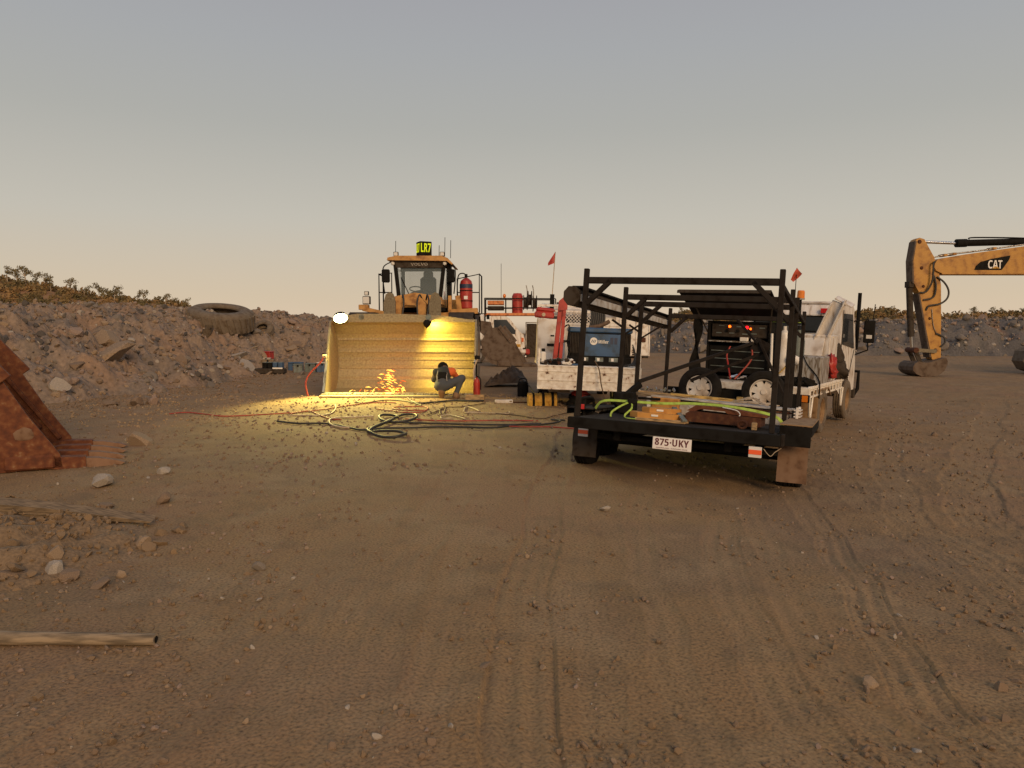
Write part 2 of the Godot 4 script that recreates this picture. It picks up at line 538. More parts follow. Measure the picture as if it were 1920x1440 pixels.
func lie(x: float, z: float) -> float:
	# the lie of the yard: it falls gently to the right under the vehicles
	var d := -z
	var m: float = ss(3.0, 6.0, d) * (1.0 - ss(20.0, 32.0, d))
	var t: float = clamp(x - 0.4, 0.0, 6.5)
	var soft: float = t - 0.6 * (1.0 - exp(-t / 0.6)) + 0.12 * min(t, 1.0)
	return -0.037 * soft * m * (1.0 - ss(9.0, 13.0, x))

const TRACKS := [
	# [depth, x, depth, x ...], half width, groove depth, grooves
	[[2.0, 0.0, 3.0, 0.02, 4.5, 0.1, 6.5, 0.28, 9.0, 0.62, 12.0, 1.0], 0.15, 0.0160, 6.0],
	[[2.0, 1.75, 2.8, 1.68, 3.6, 1.83, 4.6, 2.12, 5.6, 2.4, 6.6, 2.62, 7.6, 2.86], 0.12, 0.0160, 5.0],
	[[2.0, 1.18, 3.0, 1.12, 4.0, 1.2, 5.0, 1.42, 6.0, 1.72], 0.13, 0.0112, 5.0],
	[[2.0, -0.62, 3.5, -0.72, 5.0, -0.7, 7.0, -0.55, 9.5, -0.4, 12.5, -0.5], 0.2, 0.0096, 8.0],
	[[2.0, -1.5, 4.0, -1.25, 6.0, -1.3, 8.0, -1.6, 11.0, -2.4], 0.22, 0.0080, 9.0],
	[[5.0, 0.9, 7.0, 0.7, 9.0, 0.95, 11.0, 1.5], 0.2, 0.0096, 8.0],
	[[6.0, 3.9, 8.0, 4.9, 10.0, 6.2, 13.0, 8.4, 17.0, 11.0], 0.28, 0.0160, 12.0],
	[[6.0, 5.2, 8.0, 6.6, 11.0, 8.7, 15.0, 11.5, 20.0, 14.5], 0.28, 0.0160, 12.0],
	[[2.0, 0.32, 4.0, 0.36, 7.0, 0.55, 10.0, 0.62, 13.0, 0.3], 0.1, 0.0080, 4.0],
	[[2.0, -0.3, 3.0, -0.34, 5.0, -0.32, 8.0, -0.2, 11.0, -0.5, 13.5, -0.9], 0.12, 0.0088, 5.0],
	[[2.0, -0.95, 4.0, -1.02, 6.0, -1.0, 9.0, -1.1, 12.0, -1.5, 13.5, -1.8], 0.13, 0.0080, 5.0],
	[[2.0, 0.72, 3.0, 0.7, 4.0, 0.76, 6.0, 1.02, 7.0, 1.25], 0.1, 0.0096, 4.0],
	[[2.0, 1.45, 3.0, 1.42, 4.0, 1.52, 5.5, 1.85, 6.5, 2.1], 0.1, 0.0096, 4.0],
	[[2.2, -2.0, 4.0, -1.75, 7.0, -1.95, 10.0, -2.6, 13.0, -3.6], 0.16, 0.0080, 7.0],
	[[4.0, 3.0, 6.0, 3.3, 8.0, 4.1, 11.0, 5.6, 15.0, 8.2], 0.18, 0.0112, 8.0],
	[[3.0, 2.4, 5.0, 2.85, 6.5, 3.15, 8.0, 3.6], 0.12, 0.0096, 5.0],
]

func track_at(a: Array, d: float) -> float:
	for i in range(0, a.size() - 2, 2):
		if d >= a[i] and d <= a[i + 2]:
			var t: float = (d - a[i]) / (a[i + 2] - a[i])
			var s: float = t * t * (3.0 - 2.0 * t)
			return lerp(a[i + 1], a[i + 3], lerp(t, s, 0.3))
	return 1e9

func ground_at(x: float, z: float) -> float:
	return lie(x, z) + n_big.get_noise_2d(x * 0.5, z * 0.5) * 0.018

func build_ground() -> void:
	var zs := []
	for q in [120.0, 70.0, 40.0, 22.0, 12.0, 7.0, 4.0, 2.2, 1.2, 0.5, 0.0, -0.5, -1.0, -1.4]:
		zs.append(q)
	var zz := 1.6
	while zz < 420.0:
		zs.append(-zz)
		zz *= 1.0108 if zz < 30.0 else 1.04
	var us := []
	for q in [-60.0, -30.0, -15.0, -8.0, -4.5, -2.6, -1.7, -1.3, -1.12]:
		us.append(q)
	var nc := 900
	for i in nc + 1:
		us.append(-1.0 + 2.0 * i / nc)
	for q in [1.12, 1.3, 1.7, 2.6, 4.5, 8.0, 15.0, 30.0, 60.0]:
		us.append(q)
	var W := us.size()
	var H := zs.size()
	var pos := PackedVector3Array()
	var col := PackedColorArray()
	pos.resize(W * H)
	col.resize(W * H)
	for j in H:
		var z: float = zs[j]
		var d := -z
		var half: float = 0.9 * max(d, 0.0) + 1.6
		if d > 60.0:
			half = 0.9 * 60.0 + 1.6 + (d - 60.0) * 1.6
		var dx := half * 2.0 / nc
		var tx := []
		for t in TRACKS:
			tx.append(track_at(t[0], d))
		for i in W:
			var u: float = us[i]
			var x := u * half
			if absf(u) > 1.05:
				x = signf(u) * (half + (absf(u) - 1.0) * 5.0)
			var h := lie(x, z)
			var near: float = 1.0 - ss(18.0, 40.0, d)
			var big := n_big.get_noise_2d(x * 0.5, z * 0.5)
			var mid := n_big.get_noise_2d(x * 2.3 + 40.0, z * 2.3)
			var fine := n_fine.get_noise_2d(x * 9.0, z * 9.0)
			var grit := n_fine.get_noise_2d(x * 30.0 + 9.0, z * 30.0)
			h += big * 0.018
			var churn: float = 0.35 + 0.65 * ss(-0.1, 0.35, n_big.get_noise_2d(x * 0.8 + 100.0, z * 0.8)) + ss(1.2, 4.0, x) * 1.3 + ss(-1.0, -2.6, x) * 0.9
			# trampled, crumbly dirt before the bucket
			var yard: float = ss(10.5, 12.5, d) * (1.0 - ss(17.0, 19.0, d)) * ss(-8.0, -5.0, x) * (1.0 - ss(0.5, 2.5, x))
			churn += yard * 1.6
			h += (mid * 0.005 + fine * 0.0026 * churn + maxf(grit - 0.15, 0.0) * 0.007 * churn) * near
			var worn := 0.0
			for t in TRACKS.size():
				if tx[t] > 1e8:
					continue
				var o: float = (x - tx[t]) + mid * 0.012 + n_big.get_noise_2d(z * 0.35, t * 13.0) * 0.09
				var hw: float = TRACKS[t][1]
				if absf(o) < hw * 1.5:
					var dp: float = TRACKS[t][2] * 1.3
					var a := absf(o) / hw
					var keep: float = 0.55 + 0.45 * n_big.get_noise_2d(x * 0.9 + 7.0, z * 0.9)
					if a < 1.0:
						var ribs: float = TRACKS[t][3] * 0.5
						var wv: float = cos(o / hw * PI * ribs) * ss(2.0, 4.0, hw * 2.0 / (ribs * 2.0) / dx)
						h += (-dp * 0.5 + wv * dp * 0.42 - dp * 0.2 * ss(0.3, 1.0, sin(z * 70.0 + signf(o) * 1.5)) * 0.6 * (1.0 - ss(3.0, 5.0, d))) * keep
						worn = maxf(worn, keep)
					else:
						h += dp * 0.55 * (1.0 - (a - 1.0) / 0.5) * keep
			pos[j * W + i] = Vector3(x, h, z)
			# soil colours: tan dust, redder clay and purplish crushed rock in patches
			var c := Color(0.302, 0.188, 0.088)
			var red: float = ss(0.0, 0.4, n_big.get_noise_2d(x * 0.35 - 30.0, z * 0.35 + 12.0))
			c = c.lerp(Color(0.305, 0.178, 0.094), red * 0.7)
			var stony: float = ss(0.05, 0.45, n_big.get_noise_2d(x * 0.28 + 77.0, z * 0.28) - 0.05)
			c = c.lerp(Color(0.245, 0.162, 0.095), stony * 0.6)
			var pale: float = ss(0.1, 0.5, n_big.get_noise_2d(x * 1.1 + 5.0, z * 1.1 - 60.0))
			c = c.lerp(Color(0.35, 0.24, 0.132), pale * 0.5)
			var dark: float = ss(0.22, 0.6, n_fine.get_noise_2d(x * 2.4, z * 2.4))
			c = c.lerp(Color(0.18, 0.12, 0.068), dark * 0.4)
			var stain: float = ss(0.3, 0.4, n_fine.get_noise_2d(x * 0.9 + 61.0, z * 0.9) + 0.35 * n_fine.get_noise_2d(x * 5.0, z * 5.0))
			c = c.lerp(Color(0.2, 0.13, 0.068), stain * 0.35)
			c = c.lerp(Color(0.35, 0.232, 0.122), worn * 0.5)
			col[j * W + i] = c
	var idx := PackedInt32Array()
	idx.resize((W - 1) * (H - 1) * 6)
	var q2 := 0
	for j in H - 1:
		for i in W - 1:
			var a := j * W + i
			for v in [a, a + W, a + 1, a + 1, a + W, a + W + 1]:
				idx[q2] = v
				q2 += 1
	field("ground", pos, col, idx, W, H, M["ground"], self)

func field(called: String, pos: PackedVector3Array, col: PackedColorArray, idx: PackedInt32Array, W: int, H: int, m: Material, parent: Node) -> MeshInstance3D:
	var nor := PackedVector3Array()
	nor.resize(W * H)
	for j in H:
		var j0: int = max(j - 1, 0) * W
		var j1: int = min(j + 1, H - 1) * W
		for i in W:
			var a := pos[j * W + min(i + 1, W - 1)] - pos[j * W + max(i - 1, 0)]
			var b := pos[j1 + i] - pos[j0 + i]
			var n := a.cross(b)
			if n.y < 0.0:
				n = -n
			nor[j * W + i] = n.normalized()
	var arr := []
	arr.resize(Mesh.ARRAY_MAX)
	arr[Mesh.ARRAY_VERTEX] = pos
	arr[Mesh.ARRAY_NORMAL] = nor
	arr[Mesh.ARRAY_COLOR] = col
	arr[Mesh.ARRAY_INDEX] = idx
	var me := ArrayMesh.new()
	me.add_surface_from_arrays(Mesh.PRIMITIVE_TRIANGLES, arr)
	var o := MeshInstance3D.new()
	o.mesh = me
	o.material_override = m
	o.name = numbered(called)
	o.set_meta("kind", "structure")
	parent.add_child(o)
	return o

func foot_side(line: Array, p: Vector2) -> float:
	# signed distance to a foot line, positive behind it
	var best := 1e9
	var sg := 1.0
	for i in line.size() - 1:
		var a: Vector2 = line[i]
		var b: Vector2 = line[i + 1]
		var t: float = clamp((p - a).dot(b - a) / (b - a).length_squared(), 0.0, 1.0)
		var c := a.lerp(b, t)
		var d := p.distance_to(c)
		if d < best:
			best = d
			sg = signf((b - a).cross(p - a))
	return best * sg

const FOOT_NEAR := [Vector2(-14.5, 4), Vector2(-13.0, -4), Vector2(-11.0, -9), Vector2(-9.9, -13), Vector2(-8.9, -17), Vector2(-8.4, -21.2), Vector2(-8.6, -26), Vector2(-7.8, -28.8), Vector2(-5.4, -30.2), Vector2(-4.1, -32.5), Vector2(-4.4, -38), Vector2(-6, -50)]
const FOOT_FAR := [Vector2(-16, -62), Vector2(-4, -58), Vector2(4, -54), Vector2(9.7, -50), Vector2(16, -47.2), Vector2(23, -44.5), Vector2(30, -43.6), Vector2(45, -42.5), Vector2(70, -40)]

func near_berm(x: float, z: float) -> float:
	var s := -foot_side(FOOT_NEAR, Vector2(x, z))
	s += n_big.get_noise_2d(x * 0.6, z * 0.6 + 50.0) * 0.8
	if s < -0.4:
		return -0.4
	var top: float = lerp(1.72, 2.12, ss(16.0, 27.0, -z)) - 0.4 * ss(-12.0, -8.5, x) * ss(26.0, 30.0, -z)
	var h: float = top * ss(-0.7, 5.0, s) + 0.2 * ss(0.0, 0.6, s)
	h -= 1.5 * ss(6.2, 11.0, s)
	var rough: float = ss(0.0, 1.5, s)
	h += rough * (n_ridge.get_noise_2d(x * 0.45, z * 0.45) * 0.22 + n_big.get_noise_2d(x * 2.0, z * 2.0) * 0.14 + n_fine.get_noise_2d(x * 3.0, z * 3.0) * 0.07 + n_cell.get_noise_2d(x * 1.6, z * 1.6) * 0.11 + n_cell.get_noise_2d(x * 4.0 + 9.0, z * 4.0) * 0.075)
	return h - 0.12

func far_berm(x: float, z: float) -> float:
	var s := -foot_side(FOOT_FAR, Vector2(x, z))
	s += n_big.get_noise_2d(x * 0.5 + 20.0, z * 0.5) * 0.9
	if s < -0.4:
		return -0.4
	var top: float = lerp(0.9, 1.75, ss(2.0, 12.0, x)) + 0.55 * ss(20.0, 34.0, x) * 0.4
	var h: float = top * ss(-0.4, 3.6, s) + 0.2 * ss(0.0, 0.5, s)
	h += ss(0.0, 1.5, s) * (n_ridge.get_noise_2d(x * 0.4, z * 0.4) * 0.28 + n_big.get_noise_2d(x * 1.7, z * 1.7) * 0.14 + n_cell.get_noise_2d(x * 1.2, z * 1.2) * 0.12)
	return h - 0.12 - 0.8 * ss(7.0, 12.0, s)

func build_berm(called: String, f: Callable, x0: float, x1: float, z0: float, z1: float, step: float, tint: Callable) -> MeshInstance3D:
	var W := int((x1 - x0) / step) + 1
	var H := int((z0 - z1) / step) + 1
	var pos := PackedVector3Array()
	var col := PackedColorArray()
	pos.resize(W * H)
	col.resize(W * H)
	for j in H:
		for i in W:
			var x := x0 + i * step
			var z := z0 - j * step
			var h: float = f.call(x, z)
			pos[j * W + i] = Vector3(x, h, z)
			col[j * W + i] = tint.call(x, z, h)
	var idx := PackedInt32Array()
	for j in H - 1:
		for i in W - 1:
			var a := j * W + i
			if maxf(maxf(pos[a].y, pos[a + 1].y), maxf(pos[a + W].y, pos[a + W + 1].y)) < -0.3:
				continue
			idx.append_array(PackedInt32Array([a, a + W, a + 1, a + 1, a + W, a + W + 1]))
	return field(called, pos, col, idx, W, H, M["berm"], self)

func spoil_tint(x: float, z: float, _h: float) -> Color:
	var c := Color(0.3, 0.218, 0.16)
	c = c.lerp(Color(0.235, 0.178, 0.135), ss(-0.1, 0.35, n_big.get_noise_2d(x * 0.5, z * 0.5 + 9.0)))
	c = c.lerp(Color(0.32, 0.205, 0.13), ss(0.0, 0.4, n_big.get_noise_2d(x * 0.4 + 31.0, z * 0.4)) * 0.8)
	return c

func far_tint(x: float, z: float, h: float) -> Color:
	var c := Color(0.13, 0.12, 0.115)
	c = c.lerp(Color(0.185, 0.158, 0.14), ss(-0.1, 0.35, n_big.get_noise_2d(x * 0.5, z * 0.5 + 9.0)))
	c = c.lerp(Color(0.3, 0.16, 0.09), ss(0.15, 0.4, n_big.get_noise_2d(x * 0.2 + 31.0, z * 0.2)) * ss(1.1, 1.6, h))
	return c

func rock_mesh(seed_: int) -> ArrayMesh:
	rng.seed = seed_
	# an icosphere cut by random planes: a broken, angular stone
	var t := (1.0 + sqrt(5.0)) / 2.0
	var v := [Vector3(-1, t, 0), Vector3(1, t, 0), Vector3(-1, -t, 0), Vector3(1, -t, 0), Vector3(0, -1, t), Vector3(0, 1, t), Vector3(0, -1, -t), Vector3(0, 1, -t), Vector3(t, 0, -1), Vector3(t, 0, 1), Vector3(-t, 0, -1), Vector3(-t, 0, 1)]
	var f := [[0, 11, 5], [0, 5, 1], [0, 1, 7], [0, 7, 10], [0, 10, 11], [1, 5, 9], [5, 11, 4], [11, 10, 2], [10, 7, 6], [7, 1, 8], [3, 9, 4], [3, 4, 2], [3, 2, 6], [3, 6, 8], [3, 8, 9], [4, 9, 5], [2, 4, 11], [6, 2, 10], [8, 6, 7], [9, 8, 1]]
	var tris := []
	for q in f:
		var a: Vector3 = v[q[0]].normalized()
		var b: Vector3 = v[q[1]].normalized()
		var c: Vector3 = v[q[2]].normalized()
		var ab := ((a + b) / 2).normalized()
		var bc := ((b + c) / 2).normalized()
		var ca := ((c + a) / 2).normalized()
		tris.append_array([[a, ab, ca], [ab, b, bc], [ca, bc, c], [ab, bc, ca]])
	var planes := []
	for i in 9:
		var n := Vector3(rng.randf_range(-1, 1), rng.randf_range(-1, 1), rng.randf_range(-1, 1)).normalized()
		planes.append([n, rng.randf_range(0.42, 0.82)])
	var sq := Vector3(rng.randf_range(0.8, 1.25), rng.randf_range(0.55, 0.85), rng.randf_range(0.75, 1.1))
	var s := st()
	for q in tris:
		var w := []
		for p in q:
			var x: Vector3 = p
			for pl in planes:
				var d: float = x.dot(pl[0]) - pl[1]
				if d > 0.0:
					x -= pl[0] * d
			w.append(x * sq * 0.62)
		if (w[1] - w[0]).cross(w[2] - w[0]).length() < 1e-5:
			continue
		tri(s, w[0], w[1], w[2], w[0] + w[1] + w[2])
	s.generate_normals()
	return s.commit()

func rock(parent: Node, called: String, at: Vector3, size: float, m: Material, k: int, sc := Vector3.ONE) -> MeshInstance3D:
	var o := MeshInstance3D.new()
	o.mesh = rocks[k % rocks.size()]
	o.material_override = m
	if parent == self:
		o.name = numbered(called)
		add_child(o)
	else:
		o.name = called
		parent.add_child(o, true)
	var b := Basis.from_euler(Vector3(rng.randf_range(-0.5, 0.5), rng.randf() * TAU, rng.randf_range(-0.5, 0.5))) * Basis.from_scale(sc * size)
	o.transform = Transform3D(b, at)
	return o

func scatter(called: String, mesh: Mesh, m: Material, spots: Array, parent: Node, label := "", cat := "") -> MultiMeshInstance3D:
	# spots: [position, size]
	var mm := MultiMesh.new()
	mm.transform_format = MultiMesh.TRANSFORM_3D
	mm.mesh = mesh
	mm.instance_count = spots.size()
	for i in spots.size():
		var b := Basis.from_euler(Vector3(rng.randf() * 6, rng.randf() * 6, rng.randf() * 6)).scaled(Vector3.ONE * spots[i][1])
		mm.set_instance_transform(i, Transform3D(b, spots[i][0]))
	var o := MultiMeshInstance3D.new()
	o.multimesh = mm
	o.material_override = m
	o.set_meta("kind", "stuff")
	if parent == self:
		o.name = numbered(called)
		tag(o, label, cat)
		add_child(o)
	else:
		o.name = called
		parent.add_child(o, true)
	return o

func build_rubble() -> void:
	for i in 9:
		rocks.append(rock_mesh(100 + i))
	var tones := [M["rock_grey"], M["rock_pink"], M["rock_tan"], M["rock_pale"], M["rock_brown"]]
	var b1 := build_berm("rubble_berm", near_berm, -26.0, 0.0, 2.0, -42.0, 0.11, spoil_tint)
	rng.seed = 41
	var made := 0
	while made < 290:
		var x := rng.randf_range(-20.0, -2.0)
		var z := rng.randf_range(-12.0, -36.0)
		if x / z > 0.72:
			continue
		var h := near_berm(x, z)
		if h < 0.05:
			continue
		var s: float = 0.14 + 0.42 * pow(rng.randf(), 2.4) * (1.35 - h * 0.3)
		var tone: int = [0, 0, 1, 1, 2, 4, 4, 3][rng.randi() % 8]
		rock(b1, "rock", Vector3(x, h + s * 0.1, z), s, tones[tone], rng.randi(), Vector3(1.0, 0.8, 1.0))
		made += 1
	for tone in 5:
		var sp := []
		while sp.size() < [3600, 4000, 2600, 1500, 3000][tone]:
			var x := rng.randf_range(-22.0, -1.0)
			var z := rng.randf_range(-10.0, -37.0)
			var h := near_berm(x, z)
			if h < 0.0:
				continue
			sp.append([Vector3(x, h + 0.01, z), 0.03 + 0.15 * pow(rng.randf(), 2.2)])
		scatter("small_rubble", rocks[tone], tones[tone], sp, b1)
	var sd := []
	while sd.size() < 800:
		var x := rng.randf_range(-20.0, -3.0)
		var z := rng.randf_range(-11.0, -36.0)
		var h := near_berm(x, z)
		if h < 0.1 or n_big.get_noise_2d(x * 0.5, z * 0.5 + 9.0) < 0.0:
			continue
		sd.append([Vector3(x, h + 0.01, z), 0.05 + 0.2 * pow(rng.randf(), 2.0)])
	scatter("small_rubble", rocks[7], M["rock_gap_shade"], sd, b1)  # very dark stones put in as the shaded gaps between rocks
	# stones that rolled out over the yard from the foot of the slope
	made = 0
	while made < 46:
		var x := rng.randf_range(-11.5, -5.0)
		var z := rng.randf_range(-10.5, -26.0)
		var s0 := -foot_side(FOOT_NEAR, Vector2(x, z))
		if s0 > 0.2 or s0 < -2.6 * rng.randf() - 0.1:
			continue
		var s: float = 0.08 + 0.2 * pow(rng.randf(), 2.0)
		rock(b1, "rock", Vector3(x, ground_at(x, z) + s * 0.12, z), s, tones[[1, 2, 4, 4, 0][made % 5]], rng.randi())
		made += 1
	var spill := []
	while spill.size() < 2600:
		var x := rng.randf_range(-12.0, -3.5)
		var z := rng.randf_range(-9.5, -28.0)
		var s0 := -foot_side(FOOT_NEAR, Vector2(x, z))
		if s0 > 0.3 or s0 < -3.2 * pow(rng.randf(), 1.6) - 0.05:
			continue
		var s: float = 0.02 + 0.08 * pow(rng.randf(), 2.6)
		spill.append([Vector3(x, ground_at(x, z) + s * 0.1, z), s])
	scatter("small_rubble", rocks[5], tones[4], spill, b1)
	var b2 := build_berm("far_rubble_berm", far_berm, -18.0, 72.0, -38.0, -66.0, 0.25, far_tint)
	made = 0
	while made < 270:
		var x := rng.randf_range(6.0, 40.0)
		var z := rng.randf_range(-42.0, -55.0)
		if x / -z > 0.72:
			continue
		var h := far_berm(x, z)
		if h < 0.05:
			continue
		var s: float = 0.25 + 0.5 * pow(rng.randf(), 2.2)
		var tone: int = [0, 0, 0, 1, 1, 3][rng.randi() % 6]
		rock(b2, "rock", Vector3(x, h + s * 0.1, z), s, tones[tone], rng.randi())
		made += 1
	for tone in 4:
		var sp := []
		while sp.size() < [5200, 3200, 1200, 2000][tone]:
			var x := rng.randf_range(-10.0, 48.0)
			var z := rng.randf_range(-41.0, -62.0)
			var h := far_berm(x, z)
			if h < 0.0:
				continue
			sp.append([Vector3(x, h + 0.02, z), 0.05 + 0.24 * pow(rng.randf(), 2.2)])
		scatter("small_rubble", rocks[tone + 3], tones[tone], sp, b2)

func crest_left(x: float) -> float:
	return n_big.get_noise_2d(x * 0.3, 5.0) * 0.7 + lerp(lerp(0.0, 6.4, ss(-44.0, -66.0, x)), 10.6, ss(-66.0, -98.0, x))

func crest_right(x: float) -> float:
	var h: float = 4.1 * ss(22.0, 34.0, x) * (1.0 - 0.28 * ss(38.0, 46.0, x))
	h += 1.6 * ss(52.0, 64.0, x) * (1.0 - 0.75 * ss(67.0, 80.0, x)) + 0.9 * ss(80.0, 90.0, x)
	return h + 0.9 * exp(-pow((x - 35.0) / 6.0, 2.0)) + n_big.get_noise_2d(x * 0.35, 15.0) * 0.45

func hill_at(x: float, z: float) -> float:
	var c := crest_left(x) + crest_right(x)
	var p := exp(-pow((z + 140.0) / 24.0, 2.0))
	return c * p + (n_big.get_noise_2d(x * 0.3, z * 0.3) * 0.5 * p if c > 0.3 else 0.0) - 0.6 * (1.0 - p) - 0.15

func hill_tint(x: float, z: float, h: float) -> Color:
	var c := Color(0.34, 0.19, 0.09)
	c = c.lerp(Color(0.25, 0.17, 0.08), ss(-0.2, 0.3, n_big.get_noise_2d(x * 0.25, z * 0.25)))
	c = c.lerp(Color(0.38, 0.18, 0.085), ss(0.15, 0.45, n_big.get_noise_2d(x * 0.3 + 50.0, z * 0.3)))
	return c

func leaf_clump(s: SurfaceTool, c: Vector3, r: Vector3, count: int, leaf: float) -> void:
	for i in count:
		var d := Vector3(rng.randfn(), rng.randfn(), rng.randfn()).normalized() * pow(rng.randf(), 0.4)
		var p := c + d * r
		var a := Vector3(rng.randfn(), rng.randfn(), rng.randfn()).normalized() * leaf * rng.randf_range(0.6, 1.3)
		var b := a.cross(Vector3(rng.randfn(), rng.randfn(), rng.randfn()).normalized()) * 0.6
		quad(s, p - a, p + b, p + a, p - b, Vector3.UP)

func build_hills() -> void:
	var o := build_berm("hill", hill_at, -190.0, 190.0, -84.0, -230.0, 1.0, hill_tint)
	o.material_override = M["berm"]
	# scrub: low bushes nobody could count
	rng.seed = 77
	var bush := st()
	leaf_clump(bush, Vector3(0, 0.35, 0), Vector3(0.75, 0.45, 0.75), 46, 0.24)
	bush.generate_normals()
	var bm := bush.commit()
	var tints := [Color(0.13, 0.1, 0.042), Color(0.2, 0.135, 0.055), Color(0.25, 0.15, 0.06)]
	for k in 3:
		var sp := []
		while sp.size() < 900:
			var x := rng.randf_range(-105.0, 108.0)
			var z := rng.randf_range(-112.0, -146.0)
			if x > -50.0 and x < 24.0:
				continue
			var h := hill_at(x, z)
			if h < 0.6 or n_big.get_noise_2d(x * 0.4 + k * 9.0, z * 0.4) < -0.15:
				continue
			sp.append([Vector3(x, h - 0.05, z), rng.randf_range(0.5, 1.5)])
		mk("bush%d" % k, tints[k], 0.9)
		var mm := MultiMesh.new()
		mm.transform_format = MultiMesh.TRANSFORM_3D
		mm.mesh = bm
		mm.instance_count = sp.size()
		for i in sp.size():
			mm.set_instance_transform(i, Transform3D(Basis.from_euler(Vector3(0, rng.randf() * TAU, 0)).scaled(Vector3(1, rng.randf_range(0.7, 1.3), 1) * sp[i][1]), sp[i][0]))
		var so := MultiMeshInstance3D.new()
		so.multimesh = mm
		so.material_override = M["bush%d" % k]
		so.name = numbered("scrub")
		so.set_meta("kind", "stuff")
		tag(so, ["dark green scrub covering the distant hillsides", "olive dry scrub covering the distant hillsides", "straw brown scrub covering the distant hillsides"][k], "scrub")
		add_child(so)
	# trees on the skyline
	var protos := []
	for k in 5:
		rng.seed = 300 + k
		var t := Node3D.new()
		var hgt := 1.0
		var s := st()
		var lean := rng.randf_range(-0.12, 0.12)
		tube(s, [Vector3(0, -0.1, 0), Vector3(lean * 0.4, 0.35, 0), Vector3(lean, 0.62, 0.03)], 0.035, 5, 0.02)
		var heads := []
		for i in 7:
			var e := Vector3(lean + rng.randf_range(-0.3, 0.3), rng.randf_range(0.5, 0.95), rng.randf_range(-0.25, 0.25))
			tube(s, [Vector3(lean * 0.8, 0.5, 0.02), e], 0.018, 4, 0.008)
			heads.append(e)
		put("trunk", s, M["bark"], t)
		var c := st()
		for e in heads:
			leaf_clump(c, e, Vector3(0.2, 0.13, 0.2), 34, 0.055)
		put("crown", c, M["leaf"], t)
		protos.append(t)
	rng.seed = 9
	var rows := []
	for px in [8, 24, 40, 58, 66, 82, 98, 118, 132, 150, 163, 172, 184, 198, 214, 232, 246, 258, 270, 318, 334, 348]:
		rows.append([(px - 960.0) / 1397.0 * 139.0, "small spindly eucalypt standing on the left ridge skyline", "trees along the left ridge"])
	for px in [1282, 1300, 1326, 1350, 1655, 1790, 1806, 1822, 1838, 1852, 1868, 1884, 1898, 1912]:
		rows.append([(px - 960.0) / 1397.0 * 139.0, "small dark eucalypt standing on the right ridge skyline", "trees along the right ridge"])
	for i in rows.size():
		var r: Array = rows[i]
		var x: float = r[0]
		var z := -139.0 + rng.randf_range(-3.0, 3.0)
		var t: Node3D = protos[i % 5].duplicate()
		t.name = numbered("eucalypt_tree")
		add_child(t)
		var s: float = rng.randf_range(1.6, 3.8) if x < 0.0 else rng.randf_range(1.1, 2.2)
		t.transform = Transform3D(Basis.from_euler(Vector3(0, rng.randf() * TAU, 0)).scaled(Vector3(s * 0.95, s, s * 0.95)), Vector3(x, hill_at(x, z), z))
		tag(t, r[1], "tree", r[2])
	for t in protos:
		t.free()

